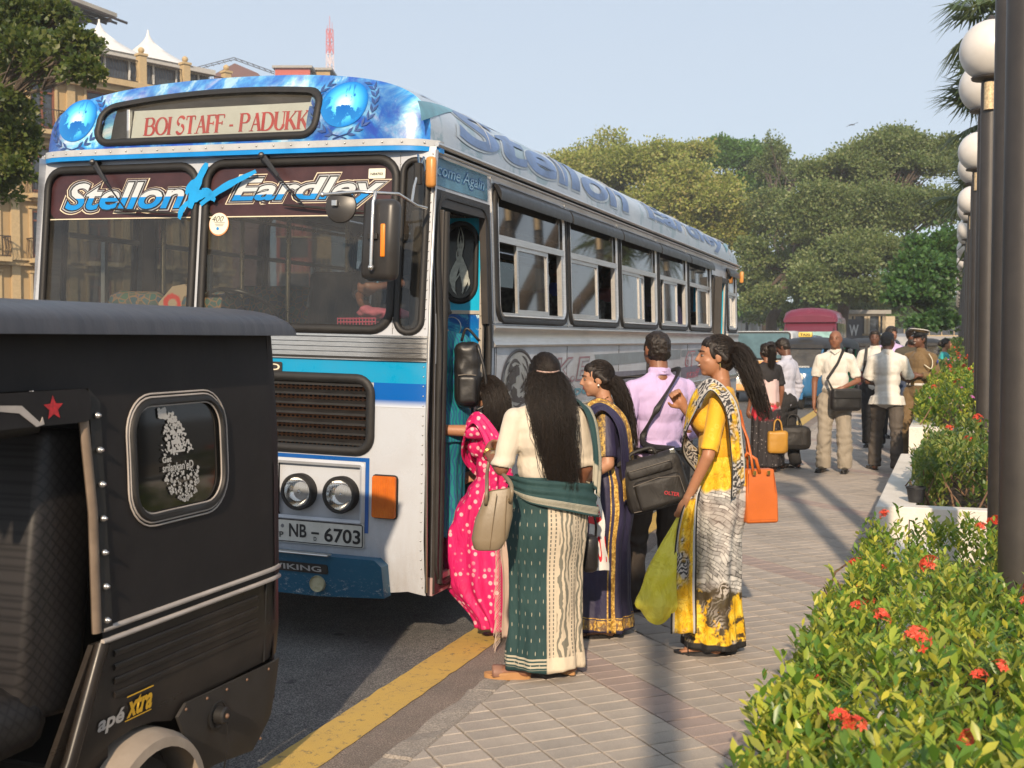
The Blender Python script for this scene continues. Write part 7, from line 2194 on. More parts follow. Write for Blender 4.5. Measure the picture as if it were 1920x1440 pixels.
   mb.cap(b0 - fd * L * .1, p1, r_ * 1.1, r_, 8); mb.cap(p1, p2, r_, r_ * .92, 8); mb.cap(p2, p3, r_ * .92, r_ * .8, 8); tips.append(p2)
  tb = w + fd * L * .16 + sdw * .016 * H; t1 = tb + (fd * .7 + sdw * .7 + pn * .35).normalized() * L * .22; t2 = t1 + (fd * .9 + sdw * .15 + pn * .5 * g_).normalized() * L * .2
  mb.cap(tb, t1, .0075 * H, .0062 * H, 8); mb.cap(t1, t2, .0062 * H, .0048 * H, 8)
  s.J['grip' + sd] = w + fd * L * .5 + pn * L * .16
 def body(s):
  H = s.H; J = s.J; mb = MB()
  s.torso(mb)
  mb.cap(s.hp(0, -.008, .83), s.h(0, -.012, -.035), (.029 if s.f else .034) * H, (.028 if s.f else .033) * H)
  for sd in 'LR':
   k = 1.0 if not s.f else .95
   s.limb(mb, 'sh' + sd, 'el' + sd, 'wr' + sd, (.0275 * k * s.b, .0225 * k * s.b, .0145 * k))
   lg = .70 if s.f and not s.sit else 1
   s.limb(mb, 'hip' + sd, 'kn' + sd, 'an' + sd, (.050 * s.b * lg, .033 * lg, .021 * lg))
   s.hand(mb, sd)
   an = J['an' + sd]; q = R(J['ty' + sd]); fx, fy = -math.sin(q), math.cos(q)
   mb.cap(an + V((-fx * .02 * H, -fy * .02 * H, -.022 * H)), an + V((fx * .062 * H, fy * .062 * H, -.030 * H)), .021 * H, .0165 * H)
   for i in range(5):
    o = (i - 2) * .0085 * H; l_ = (.088 - .006 * abs(i - 1)) * H
    mb.cap(an + V((fx * .06 * H + fy * o, fy * .06 * H - fx * o, -.032 * H)), an + V((fx * l_ + fy * o * 1.1, fy * l_ - fx * o * 1.1, -.037 * H)), .0065 * H, .0055 * H, 8)
  # head
  h = s.h; q = s.HM.to_3x3().to_4x4()
  mb.ell(h(0, -.006, .010), (.043 * H, .053 * H, .053 * H), q, 24, 16)
  mb.ell(h(0, .012, -.018), (.037 * H, .041 * H, .046 * H), q, 20, 14)
  mb.ell(h(0, .034, -.050), (.016 * H, .012 * H, .011 * H), q)
  mb.ell(h(0, .020, -.040), (.028 * H, .026 * H, .018 * H), q)
  mb.cap(h(0, .046, .012), h(0, .0585, -.010), .0040 * H, .0062 * H, 10); mb.ell(h(-.0065, .052, -.0125), (.0050 * H, .0055 * H, .0042 * H), q); mb.ell(h(.0065, .052, -.0125), (.0050 * H, .0055 * H, .0042 * H), q)
  mb.ell(h(0, .047, -.0235), (.0125 * H, .0060 * H, .0042 * H), q); mb.ell(h(0, .0455, -.0300), (.0115 * H, .0060 * H, .0045 * H), q)
  for sg in (-1, 1):
   mb.cap(h(sg * .007, .044, .0165), h(sg * .026, .036, .0165), .0050 * H, .0040 * H, 8)          # brow ridge
   mb.ell(h(sg * .023, .030, -.014), (.012 * H, .013 * H, .012 * H), q)                              # cheek
   mb.ell(h(sg * .0425, -.004, -.004), (.0040 * H, .0105 * H, .0180 * H), q); mb.ell(h(sg * .045, -.010, .002), (.0035 * H, .006 * H, .012 * H), q)
  me = remesh(mb, s.vx, 3, 'body')
  link('body', me, s.skin, s.t)
 def face(s, open_smile=False):
  h = s.h; H = s.H; q = s.HM.to_3x3().to_4x4()
  for sg in (-1, 1):
   e = MB(); e.ell(h(sg * .0165, .0425, .0035), (.0072 * H, .0042 * H, .0027 * H), q, 12, 8); eo = e.build('eye', EYEW, s.t, smooth=True)
   e = MB(); e.ell(h(sg * .0165, .0455, .0035), (.0032 * H, .0024 * H, .0030 * H), q, 10, 8); e.build('iris', EYEB, eo, smooth=True)
   e = MB(); e.tube([h(sg * .0075, .0455, .0030), h(sg * .0165, .0474, .0068), h(sg * .0255, .0415, .0040)], [.0008 * H, .0015 * H, .0008 * H], 5); e.build('eyelash', EYEB, eo, smooth=True)
   e = MB(); e.tube([h(sg * .007, .0485, .0150), h(sg * .017, .0475, .0195), h(sg * .029, .0385, .0165)], [.0018 * H, .0022 * H, .0008 * H], 5, ry=[.001 * H] * 3); e.build('eyebrow', HAIR, s.t, smooth=True)
  lm = LIPM if s.f else LIPN
  e = MB(); e.tube([h(-.0135, .0455, -.0255), h(-.005, .0515, -.0238), h(0, .0520, -.0248), h(.005, .0515, -.0238), h(.0135, .0455, -.0255)], [.0008 * H, .0024 * H, .0022 * H, .0024 * H, .0008 * H], 6)
  e.tube([h(-.0125, .0455, -.0275), h(0, .0518, -.0298), h(.0125, .0455, -.0275)], [.0008 * H, .0030 * H, .0008 * H], 6); e.build('lips', lm, s.t, smooth=True)
 def smile(s):
  e = MB(); e.tube([s.h(-.0135, .0475, -.0235), s.h(0, .0545, -.0285), s.h(.0135, .0475, -.0235)], [.001 * s.H, .0030 * s.H, .001 * s.H], 8); e.build('teeth', TEETH, s.t, smooth=True)
 def hair_short(s, m=None, top=True, bald=False, vol=0.0):
  mb = MB(); q = s.HM.to_3x3().to_4x4(); H = s.H; v = vol * H
  if bald:
   mb.ell(s.h(0, -.016, -.006), (.0445 * H, .046 * H, .030 * H), q, 20, 14)
  else:
   mb.ell(s.h(0, -.011, .017), (.0455 * H + v, .0515 * H + v, .051 * H + v), q, 24, 16)
   mb.ell(s.h(0, .012, .040), (.036 * H + v, .030 * H + v, .022 * H + v), q)
   mb.ell(s.h(0, -.022, -.010), (.042 * H, .038 * H, .036 * H), q)
   for sg in (-1, 1): mb.ell(s.h(sg * .040, .006, .006), (.006 * H, .009 * H, .020 * H), q)
  f = (lambda co, no: co + no * np.array([[.004 * mn.noise(V(c) * 90) + .005 * mn.noise(V(c) * 30)] for c in co]))
  link('hair', remesh(mb, max(.005, s.vx * .8), 1, 'hair', f), m or HAIR, s.t)
 def hair_cap(s, back=.0):
  """drawn-back long hair over the skull"""
  mb = MB(); q = s.HM.to_3x3().to_4x4(); H = s.H
  mb.ell(s.h(0, -.013, .012), (.0475 * H, .0540 * H, .0545 * H), q, 28, 18)
  mb.ell(s.h(0, .016, .035), (.036 * H, .025 * H, .026 * H), q)
  mb.ell(s.h(0, -.028, -.012), (.041 * H, .036 * H, .040 * H), q)
  for sg in (-1, 1): mb.cap(s.h(sg * .039, .004, .022), s.h(sg * .042, -.026, -.010), .008 * H, .012 * H)
  f = (lambda co, no: co + no * np.array([[.0012 * math.sin(c[0] * 450 + 6 * mn.noise(V(c) * 20)) + .0015 * mn.noise(V(c) * 30)] for c in co]))
  o = link('hair', remesh(mb, .005, 1, 'hair', f), HAIR, s.t)
  if s.vx < .009:
   rr = random.Random(5); mb = MB(); cen = V((0, -.013, .012)); rad = V((.0490, .0556, .0562)); G = V((0, -.92, -.15)).normalized()
   for k in range(620):
    a = rr.uniform(-PI, PI); el = rr.uniform(-.25, 1.35)
    d = V((math.sin(a) * math.cos(el), math.cos(a) * math.cos(el), math.sin(el)))
    if d.y > .45 and d.z < .50: continue
    if d.y > .0 and d.z < .05: continue
    pts = []; ln = rr.uniform(.4, 1.0); w_ = rr.uniform(-.05, .05)
    for i in range(9):
     q = i / 8 * ln; v = d.lerp(G, q) + V((w_ * math.sin(q * 3), 0, w_ * .5 * math.sin(q * 4))); v.normalize(); e_ = rr.uniform(.995, 1.025)
     pts.append(s.h(*(cen + V((v.x * rad.x, v.y * rad.y, v.z * rad.z)) * e_)))
    mb.tube(pts, [.0009] * 8 + [.0004], 3, cap=False)
   mb.build('hair_strands', HAIR, s.t, smooth=True)
  return o
 def strands(s, path, r0, r1, n=180, wave=.01, seed=0, spread=1.0, flat=.6, core=True, end=.6, thick=.0009, rmid=None):
  """mass of long hair along a path (world-ish local points)"""
  rr = random.Random(seed); m = 20; C0 = bez(path, m); rad = [r0 + (r1 - r0) * i / (m - 1) for i in range(m)]
  if rmid: rad = [r0 * (1 - q) ** 2 + 2 * q * (1 - q) * rmid + r1 * q * q for q in [i / (m - 1) for i in range(m)]]
  fr_ = []
  for i in range(m):
   t = (C0[min(i + 1, m - 1)] - C0[max(0, i - 1)]).normalized(); a = V((1, 0, 0)); a = (a - t * a.dot(t)).normalized(); fr_.append((a, t.cross(a)))
  mb = MB()
  if core:
   n8 = 12; kk = int(m * .93); b = len(mb.v)
   for i in range(kk):
    a, bb = fr_[i]
    for j in range(n8):
     q = 2 * PI * j / n8; w_ = rad[i] * (.86 + .12 * mn.noise(V((math.cos(q) * 2, math.sin(q) * 2, i * .4 + seed)))) * (1 if i < kk - 4 else (kk - i) / 5)
     mb.v.append(tuple(C0[i] + a * math.cos(q) * w_ + bb * math.sin(q) * w_ * flat))
   for i in range(kk - 1):
    for j in range(n8): mb.f.append((b + i * n8 + j, b + i * n8 + (j + 1) % n8, b + (i + 1) * n8 + (j + 1) % n8, b + (i + 1) * n8 + j))
  for k in range(int(n * 1.9)):
   q = rr.uniform(0, 2 * PI); e = rr.uniform(.80, 1.10) * spread; ph = rr.uniform(0, 6.3); fq = rr.uniform(.25, .75); wk = rr.uniform(.3, 1.6); ln = rr.uniform(end, 1.0); pts = []
   for i in range(int(m * ln)):
    a, bb = fr_[i]; o = rad[i] * e; wv = wk * wave * math.sin(i * fq + ph) * min(1, i / 6)
    pts.append(C0[i] + a * (math.cos(q) * o + wv) + bb * (math.sin(q) * o * flat + wv * .5) + V((rr.gauss(0, .0008), rr.gauss(0, .0008), 0)))
   if len(pts) > 3: mb.tube(pts, [thick] * (len(pts) - 1) + [thick * .3], 3, cap=False)
  return mb.build('hair_length', HAIR, s.t, smooth=True)
 def shirt(s, m, e=.012, sleeve=.55, hem=.50, wr=.006, flare=0.0, collar=True, name='shirt', pocket=False):
  mb = MB(); H = s.H; J = s.J
  s.torso(mb, e, collar, hem < .60)
  if hem < .49:
   mb.ell(s.hp(0, -.004, .50), (.092 * H * s.b + e + flare, .066 * H * s.b + e + flare, .05 * H))
   mb.tube([s.hp(0, 0, .54), s.hp(0, 0, hem)], [.088 * H * s.b + e + .010 + flare * .6, .100 * H * s.b + e + .012 + flare], 28, ry=[.066 * H * s.b + e + .012 + flare * .6, .078 * H * s.b + e + .014 + flare], up=(1, 0, 0))
  for sd in 'LR':
   a, b, c = J['sh' + sd], J['el' + sd], J['wr' + sd]
   ra = .0285 * H * s.b + e * .85; rb = .0245 * H * s.b + e
   if sleeve <= .5: mb.tube([a, a.lerp(b, sleeve * 2)], [ra, rb + .003], 14); mb.ell(a, ra)
   else:
    mb.cap(a, b, ra, rb); q = (sleeve - .5) * 2; mb.tube([b, b.lerp(c, q)], [rb, .018 * H + e * .9], 14)
  if collar: mb.tube([s.hp(0, -.006, .845), s.hp(0, -.004, .872)], [.040 * H + .004, .037 * H + .004], 16)
  sd_ = rnd.random() * 9
  def f(co, no):
   out = co.copy()
   for i in range(len(co)):
    c = V(co[i]); w_ = mn.noise(V((c.x * 9, c.y * 9, c.z * 5 + sd_))) + .6 * mn.noise(V((c.x * 22, c.y * 22, c.z * 12)))
    k = min(abs((c - J['elL']).length), abs((c - J['elR']).length)); amp = wr * (1 + 1.6 * max(0, 1 - k / .12))
    out[i] += no[i] * (amp * w_ + amp * .5 * math.sin(c.z * 95 + 5 * mn.noise(c * 7)) * max(0, 1 - k / .14))
   return out
  return link(name, remesh(mb, max(.006, s.vx), 2, name, f), m, s.t)
 def trousers(s, m, e=.014, wide=.030, hem=.03, wr=.007, belt=None):
  mb = MB(); H = s.H; J = s.J
  mb.ell(s.hp(0, 0, .575), (.080 * H * s.b + e, .059 * H * s.b + e, .05 * H)); mb.ell(s.hp(0, -.012, .520), (.090 * H * s.b + e, .070 * H * s.b + e, .062 * H + e))
  for sd in 'LR':
   a, b, c = J['hip' + sd], J['kn' + sd], J['an' + sd]; c = c + V((0, -.004, -.045 * H + hem * H))
   mb.cap(a, b, .054 * H * s.b + e, .038 * H + e); mb.tube([b, b.lerp(c, .5), c], [.038 * H + e, wide * H + e, wide * H + e * .9], 14)
  sd_ = rnd.random() * 9
  def f(co, no):
   out = co.copy()
   for i in range(len(co)):
    c = V(co[i]); out[i] += no[i] * (wr * mn.noise(V((c.x * 9, c.y * 9, c.z * 6 + sd_))) + wr * .7 * math.sin(c.z * 60 + 6 * mn.noise(c * 5)) * (.3 + max(0, mn.noise(c * 6 + V((sd_, 0, 0))))))
   return out
  o = link('trousers', remesh(mb, max(.007, s.vx), 2, 'trousers', f), m, s.t)
  if belt:
   mb = MB(); k = 24; vs = []
   for z in (.575, .575 + .036 / H * .9):
    for j in range(k):
     q = 2 * PI * j / k; vs.append(s.hp(0, 0, z) + V((math.cos(q) * (.083 * H * s.b + e + .006), math.sin(q) * (.062 * H * s.b + e + .006), 0)))
   mb.add(vs, [(j, (j + 1) % k, k + (j + 1) % k, k + j) for j in range(k)]); b_ = mb.build('belt', belt, s.t, smooth=True); md = b_.modifiers.new('t', 'SOLIDIFY'); md.thickness = .004
  return o
 def shoe(s, m, sole=None, heel=.012, open_=False):
  H = s.H
  for sd in 'LR':
   an = s.J['an' + sd]; q = R(s.J['ty' + sd]); M_ = Matrix.Translation(an - V((0, 0, .045 * H))) @ Matrix.Rotation(q, 4, 'Z')
   mb = MB()
   if not open_:
    mb.ell((0, .048 * H, .020 * H), (.026 * H, .085 * H, .020 * H)); mb.ell((0, .0, .032 * H), (.024 * H, .040 * H, .030 * H)); mb.ell((0, .095 * H, .016 * H), (.024 * H, .035 * H, .015 * H))
    mb.box((0, .05 * H, .006), (.046 * H, .17 * H, .010), ch=.004)
    mb.v = [tuple(M_ @ V(v)) for v in mb.v]
    me = remesh(mb, .006, 3, 'shoe'); link('shoe', me, m, s.t)
    so = MB(); so.poly([(.026 * H * math.cos(a) * (1 if math.sin(a) > 0 else .85), .045 * H + .090 * H * math.sin(a)) for a in [2 * PI * i / 20 for i in range(20)]], 0, .012, lambda u, v, d: M_ @ V((u, v, d))); so.build('sole', sole or m, s.t)
   else:
    so = MB(); so.poly([(.027 * H * math.cos(a) * (1 if math.sin(a) > 0 else .85), .038 * H + .074 * H * math.sin(a)) for a in [2 * PI * i / 20 for i in range(20)]], -.004, heel, lambda u, v, d: M_ @ V((u, v, d + (heel * .8 if (v < .03 * H and d > 0) else 0)))); so.build('sandal_sole', sole or m, s.t)
    st = MB(); st.tube([M_ @ V((-.027 * H, .06 * H, .01)), M_ @ V((-.012 * H, .065 * H, .034 * H)), M_ @ V((.012 * H, .065 * H, .034 * H)), M_ @ V((.027 * H, .06 * H, .01))], .02 * H, 6, ry=.002); st.build('sandal_strap', m, s.t, smooth=True)
 def skirt(s, m, top=.60, hem=.02, prof=None, folds=9, amp=.014, shift=None, seed=0, name='saree_skirt', ftw=None, squeeze=1.0):
  """wrapped skirt: rings from waist to hem with soft lengthwise folds. prof: [(q, rx, ry, dx, dy)]"""
  H = s.H; b = s.b
  prof = prof or [(0, .083, .064, 0, 0), (.12, .098, .076, 0, -.008), (.25, .103, .082, 0, -.010), (.5, .090, .074, 0, .0), (.8, .088, .078, 0, .005), (1, .098, .088, 0, .008)]
  def at(q):
   for (q0, *A_), (q1, *B_) in zip(prof, prof[1:]):
    if q0 <= q <= q1:
     t = (q - q0) / (q1 - q0); t = t * t * (3 - 2 * t); return [x + (y - x) * t for x, y in zip(A_, B_)]
   return list(prof[-1][1:])
  rows = []; nv, nu = 70, 110
  for i in range(nv + 1):
   q = i / nv; rx, ry, dx, dy = at(q); z = (top + (hem - top) * q); row = []
   for j in range(nu):
    th = 2 * PI * j / nu
    f = amp * (.25 + .75 * q) * (math.sin(th * folds + 1.3 * math.sin(th * 2 + seed) + .5 * math.sin(q * 5)) + .5 * math.sin(th * folds * 1.9 + seed + q * 2)) * (.45 + .55 * abs(math.sin(th * .5 + seed)))
    f += amp * .5 * math.sin(q * 40 + 3 * math.sin(th + seed)) * max(0, .35 - q) * 1.2
    f += .006 * mn.noise(V((math.cos(th) * 3, math.sin(th) * 3, q * 6 + seed)))
    base = s.hp(dx, dy, top) if q < .01 else V((dx * H + s.lean[0] * max(0, z - .5) * H, dy * H + s.lean[1] * max(0, z - .5) * H, 0))
    row.append(V((base.x + math.cos(th) * (rx * H * b + f), base.y + math.sin(th) * (ry * H * b + f), z * H + (.006 * math.sin(th * 5 + seed) if i == nv else 0))))
   rows.append(row)
  return grid_obj(name, rows, m, s.t, closed=True, thick=.003, uscale=1, vscale=1)
def wp(person, x, y, z):
 """picture-measured world place -> person's local coordinates"""
 t = person.t; a = t.rotation_euler.z
 dx, dy = x - t.location.x, y - t.location.y
 return V((dx * math.cos(-a) - dy * math.sin(-a), dx * math.sin(-a) + dy * math.cos(-a), z - t.location.z))
def lw(person, p):
 t = person.t; a = t.rotation_euler.z
 return V((p[0] * math.cos(a) - p[1] * math.sin(a) + t.location.x, p[0] * math.sin(a) + p[1] * math.cos(a) + t.location.y, p[2] + t.location.z))
# ------------------------------------------------------------------ cloth patterns (UV: u across / around, v from top to hem)
def uvs(g):
 o = g.n('SeparateXYZ'); g.put(o.inputs[0], g.co('UV')); return o.outputs[0], o.outputs[1]
def floral(g, sc=7, kind='Object'):
 co = g.map(sc, src=g.co(kind)) if kind == 'Object' else g.map((sc, sc * 1.3, 1), src=g.co('UV'))
 wv = g.n('VectorMath', operation='ADD'); g.put(wv.inputs[0], co); nn = g.noise(1.3, 3, .6, co, out=1); g.put(wv.inputs[1], nn)
 d = g.vor(1.0, wv.outputs[0]); e = g.vor(1.0, wv.outputs[0], feature='DISTANCE_TO_EDGE')
 y1 = g.ramp(g.noise(3, 5, .7, co), [(.3, (.62, .30, .005)), (.5, (.75, .45, .01)), (.62, (.85, .62, .08)), (.72, (.75, .42, .01))])
 petal = g.wave(3.0, wv.outputs[0], dist=6)
 c = g.mix(g.ramp(d, [(.10, 1.0), (.16, 0.0)]), y1, (.05, .03, .005))
 c = g.mix(g.ramp(petal, [(.0, .55), (.12, 0.0)]), c, (.30, .13, .0))
 return c, wv.outputs[0], e
def m_yellow():
 g = N('yellow_floral_saree'); u, v = uvs(g)
 fl, wv, e = floral(g, 6)
 n = g.noise(4, 3, .6); vv = g.math('ADD', v, g.math('MULTIPLY', g.math('SUBTRACT', n, .5), .28))
 # crooked painted bricks in black, grey and white
 bw = g.n('VectorMath', operation='ADD'); g.put(bw.inputs[0], g.map((1, 1, 1), rot=(R(0), R(0), 0), src=g.co('UV'))); dn = g.n('VectorMath', operation='SCALE'); g.put(dn.inputs[0], g.noise(3.5, 2, .5, out=1)); dn.inputs['Scale'].default_value = .22; g.put(bw.inputs[1], dn.outputs[0])
 br = g.n('TexBrick'); g.put(br.inputs['Vector'], g.map((6.5, 7.5, 1), rot=(0, 0, R(-24)), src=bw.outputs[0]))
 for k_, v_ in (('Color1', (.62, .60, .56, 1)), ('Color2', (.16, .15, .15, 1)), ('Mortar', (.025, .023, .022, 1))): br.inputs[k_].default_value = v_
 br.inputs['Scale'].default_value = 1.6; br.inputs['Mortar Size'].default_value = .035; br.inputs['Mortar Smooth'].default_value = .5; br.inputs['Brick Width'].default_value = .62; br.inputs['Row Height'].default_value = .22
 bc = g.mix(g.ramp(g.noise(12, 4, .7, g.map((1, 1, 2.5))), [(.35, 0.0), (.7, .6)]), br.outputs[0], (.70, .68, .64))
 bc = g.mix(g.ramp(g.noise(3, 2, .5), [(.5, 0.0), (.62, .35)]), bc, (.33, .24, .20))
 up = g.band(vv, -1, .17, .012); lo = g.band(vv, .66, 2, .012)
 # black ground with grey roses in the lower part
 blk = g.ramp(g.noise(5.5, 4, .7), [(.45, 0.0), (.50, 1.0)]); rose = g.wave(3.2, g.map(6.5), dist=14, dir='DIAGONAL')
 rz = g.ramp(rose, [(.2, (.02, .02, .022)), (.5, (.16, .15, .15)), (.8, (.42, .39, .37))])
 low = g.mix(g.math('MULTIPLY', blk, .95), fl, g.mix(g.ramp(g.noise(4, 2), [(.45, 0.0), (.55, 1.0)]), (.02, .018, .015), rz))
 c = g.mix(up, bc, fl); c = g.mix(lo, c, low)
 c = g.mix(g.band(v, .965, 2, .003), c, (.012, .011, .011))
 g.set(c, .7); g.bump(g.noise(5, 4, .6, g.map((1, 1, .4)), dist=1.5), .6, .03); return g.m
def m_floral_plain(name, edge=True, grey=.5):
 g = N(name); u, v = uvs(g); fl, wv, e = floral(g, 6)
 rose = g.wave(3.2, g.map(7), dist=12, dir='DIAGONAL'); rz = g.ramp(rose, [(.2, (.03, .03, .032)), (.5, (.18, .17, .17)), (.8, (.48, .45, .42))])
 c = g.mix(g.ramp(g.noise(3.6, 3, .6), [(grey, 0.0), (grey + .06, 1.0)]), fl, rz)
 if edge:
  for a, b, cc in ((.0, .05, (.012, .011, .011)), (.05, .12, (.42, .41, .39)), (.88, .95, (.42, .41, .39)), (.95, 1.01, (.012, .011, .011))): c = g.mix(g.band(u, a - (.1 if a == 0 else 0), b, .004), c, cc)
 g.set(c, .7); g.bump(g.noise(6, 4, .6, g.map((1, 1, .4))), .3, .02); return g.m
def m_green(pallu=False):
 g = N('green_pallu' if pallu else 'green_cotton_saree'); u, v = uvs(g)
 n = g.noise(5, 4, .6); grn = g.ramp(n, [(.3, (.010, .038, .040)), (.7, (.020, .060, .060))])
 if pallu:
  st = g.wave(9, g.map((1, 1, 1), src=g.co('UV')), dir='X', detail=0)
  c = g.mix(g.math('MULTIPLY', g.band(u, .70, .93, .01), g.ramp(st, [(.3, .2), (.6, 1.0)])), grn, (.42, .38, .29))
  c = g.mix(g.band(v, .90, .985, .004), c, (.40, .36, .27))
 else:
  # small woven motifs on green
  uu = g.math('MULTIPLY', u, 30); vv = g.math('MULTIPLY', v, 15)
  uu2 = g.math('ADD', uu, g.math('MULTIPLY', g.math('FLOOR', vv), .5))
  du = g.math('SUBTRACT', g.math('FRACT', uu2), .5); dv = g.math('SUBTRACT', g.math('FRACT', vv), .5)
  m_ = g.math('LESS_THAN', g.math('ADD', g.math('MULTIPLY', g.math('MULTIPLY', du, du), 9), g.math('MULTIPLY', dv, dv)), .028)
  gr = g.mix(g.math('MULTIPLY', m_, .7), grn, (.42, .39, .30))
  # cream panel with dark figured bands
  ub = g.math('FRACT', g.math('MULTIPLY', u, 9.5)); fig = g.wave(9, g.map((1.4, 1.4, 1)), dist=9, detail=3)
  bandm = g.math('MULTIPLY', g.band(ub, .22, .78, .02), g.ramp(fig, [(.42, 1.0), (.55, 0.0)]))
  dash = g.math('MULTIPLY', g.math('ADD', g.band(ub, .06, .11, .01), g.band(ub, .88, .93, .01)), g.math('GREATER_THAN', g.math('FRACT', g.math('MULTIPLY', v, 46)), .35))
  cr = g.mix(g.math('MULTIPLY', bandm, .85), (.52, .44, .33), (.10, .105, .085)); cr = g.mix(dash, cr, (.10, .10, .085))
  c = g.mix(g.band(u, .715, 1.02, .003), gr, cr)
  c = g.mix(g.math('MULTIPLY', g.band(v, .925, 1.1, .003), g.band(u, .715, 1.02, .003)), c, (.58, .50, .38))
  hb_ = g.math('MULTIPLY', g.band(v, .925, .985, .002), g.band(u, -.1, .715, .002)); c = g.mix(g.math('MULTIPLY', hb_, g.ramp(g.wave(17, g.map((1, 1, 1), src=g.co('UV')), dir='Y', detail=0), [(.4, 0.0), (.5, 1.0)])), c, (.42, .38, .29))
 g.set(c, .8); g.bump(g.noise(6, 4, .6, g.map((1, 1, .35)), dist=1), .7, .03); return g.m
def m_pink(shade=1.0, nm='pink_bandhani'):
 g = N(nm); base = g.ramp(g.noise(4, 4), [(.3, (.56 * shade, .006, .105)), (.7, (.70 * shade, .012, .16))])
 co = g.map((1, 1, 1), src=g.co()); d = g.vor(24, co, rand=.6); ring_ = g.math('MULTIPLY', g.ramp(d, [(.24, 1.0), (.33, 0.0)]), g.ramp(d, [(.02, .5), (.08, 1.0)])); big = g.ramp(g.noise(3, 3, .6), [(.36, 0.0), (.46, 1.0)])
 c = g.mix(g.math('MULTIPLY', g.math('MULTIPLY', ring_, big), .9), base, (.78, .50, .52))
 g.set(c, .65); g.bump(g.noise(7, 4, .6, g.map((1, 1, .4)), dist=1.5), .7, .03); return g.m
def m_navy(nm='navy_saree', pallu=False):
 g = N(nm); u, v = uvs(g); nv_ = g.ramp(g.noise(5, 4), [(.3, (.016, .014, .040)), (.7, (.030, .025, .070))])
 gold = g.mix(g.ramp(g.noise(60, 4, .8), [(.45, 0.0), (.6, 1.0)]), (.30, .15, .02), (.75, .50, .12))
 fig = g.ramp(g.wave(14, g.map((1.2, 1.2, 1.2)), dist=8), [(.35, 0.0), (.5, 1.0)])
 if pallu:
  c = g.mix(g.math('MULTIPLY', g.band(u, .05, .42, .01), g.ramp(fig, [(0, .45), (1, 1.0)])), nv_, gold); c = g.mix(g.band(v, .88, .98, .004), c, gold)
 else:
  c = g.mix(g.math('MULTIPLY', g.band(v, .925, .985, .002), g.ramp(fig, [(0, .35), (1, 1.0)])), nv_, gold); c = g.mix(g.band(v, .912, .918, .001), c, gold)
  c = g.mix(g.math('ADD', g.band(u, .52, .528, .001), g.band(u, .545, .57, .001)), c, gold)
 g.set(c, .6); g.bump(g.noise(6, 4, .6, g.map((1, 1, .35)), dist=1), .7, .03); return g.m
BLS = mat('black_leather_shoe', (.014, .012, .012), .25, var=.2); TANW = mat('tan_wedge', (.42, .22, .09), .5); GOLDM = mat('gold_jewellery', (.75, .50, .15), .25, 1)
SILVERM = mat('steel_watch', (.6, .6, .6), .2, .9)
CR = V((math.cos(YAW), math.sin(YAW), 0)); CF = V((-math.sin(YAW), math.cos(YAW), 0))
def dirc(r_, f_): v = CR * r_ + CF * f_; v.normalize(); return (v.x, v.y)
# ================================================================== woman in yellow and grey saree
p = YW = Person('smiling young woman in yellow and grey saree with long dark ponytail', (-.975, 5.78), dirc(-.93, .22), 1.605, SK_T, True, .93, voxel=.0056, head_yaw=14, head_pitch=-2,
 arms={'L': ((-.150, .020, .635), (-.128, .078, .500)), 'R': ((.15, .05, .665), (.09, .115, .765)), 'fdR': (-.3, .5, .8), 'pnR': (-1, -.2, 0), 'fdL': (.1, .35, -1), 'pnL': (1, .2, 0)}, feet={'L': (-.045, .015, 0, -5), 'R': (.05, -.02, 0, -8)}, grip=(.95, .9), lean=(0, -.03))
p.smile(); p.hair_cap()
p.strands([p.h(0, -.042, .012), p.h(0, -.068, .012), V((0, -.150, 1.45)), V((-.02, -.205, 1.30)), V((-.03, -.260, 1.15))], .026, .018, 560, .018, 2, 1.25, .7, rmid=.080, end=.45)
mb = MB(); mb.tube([p.h(.012 * math.cos(a), -.062, .014 + .016 * math.sin(a)) for a in [i * PI / 6 for i in range(13)]], .008, 6); mb.build('hair_tie', mat('hair_tie', (.6, .6, .6), .4), p.t)
mb = MB(); mb.tube([p.h(.030, .036, .034), p.h(.0, .050, .008), p.h(-.012, .052, -.02)], .0006, 3); mb.build('hair_wisp', HAIR, p.t)
YF1 = m_floral_plain('yellow_floral_cloth', False, .95); YF2 = m_floral_plain('yellow_grey_pallu', grey=.46)
p.shirt(cloth('yellow_blouse', (.72, .38, .012), .75, pat=lambda g, c: g.mix(g.ramp(g.vor(28), [(.25, 0.0), (.32, .5), (.4, 0.0)]), c, (.80, .52, .08))), e=.007, sleeve=.46, hem=.63, collar=False, name='blouse', wr=.004)
H_ = p.H
p.skirt(m_yellow(), .625, .022, prof=[(0, .077, .062, 0, .0), (.10, .098, .082, 0, -.012), (.22, .108, .094, 0, -.016), (.45, .094, .080, 0, -.004), (.75, .088, .084, 0, .004), (1, .098, .100, 0, .006)], folds=6, amp=.014, seed=3)
P = p.hp
p_w = ribbon('pallu', [P(.095, .02, .60), P(.04, .098, .68), P(-.045, .085, .80), P(-.098, .025, .868), P(-.092, -.052, .80), P(-.075, -.080, .66), P(-.07, -.088, .55)],
    [P(.08, .07, .555), P(-.03, .108, .64), P(-.112, .070, .76), P(-.150, .018, .835), P(-.150, -.030, .76), P(-.135, -.050, .62), P(-.125, -.055, .50)], YF2, p.t, ripple=.006, nrip=3, seed=1)
ribbon('saree_end', [P(-.120, .040, .54), P(-.150, .045, .48), P(-.155, .050, .30), P(-.155, .045, .095)], [P(-.120, .045, .54), P(-.140, .095, .46), P(-.140, .120, .30), P(-.14, .125, .085)], YF2, p.t, ripple=.012, nrip=2, seed=5)
p.shoe(mat('black_sandal', (.02, .018, .018), .5), open_=True)
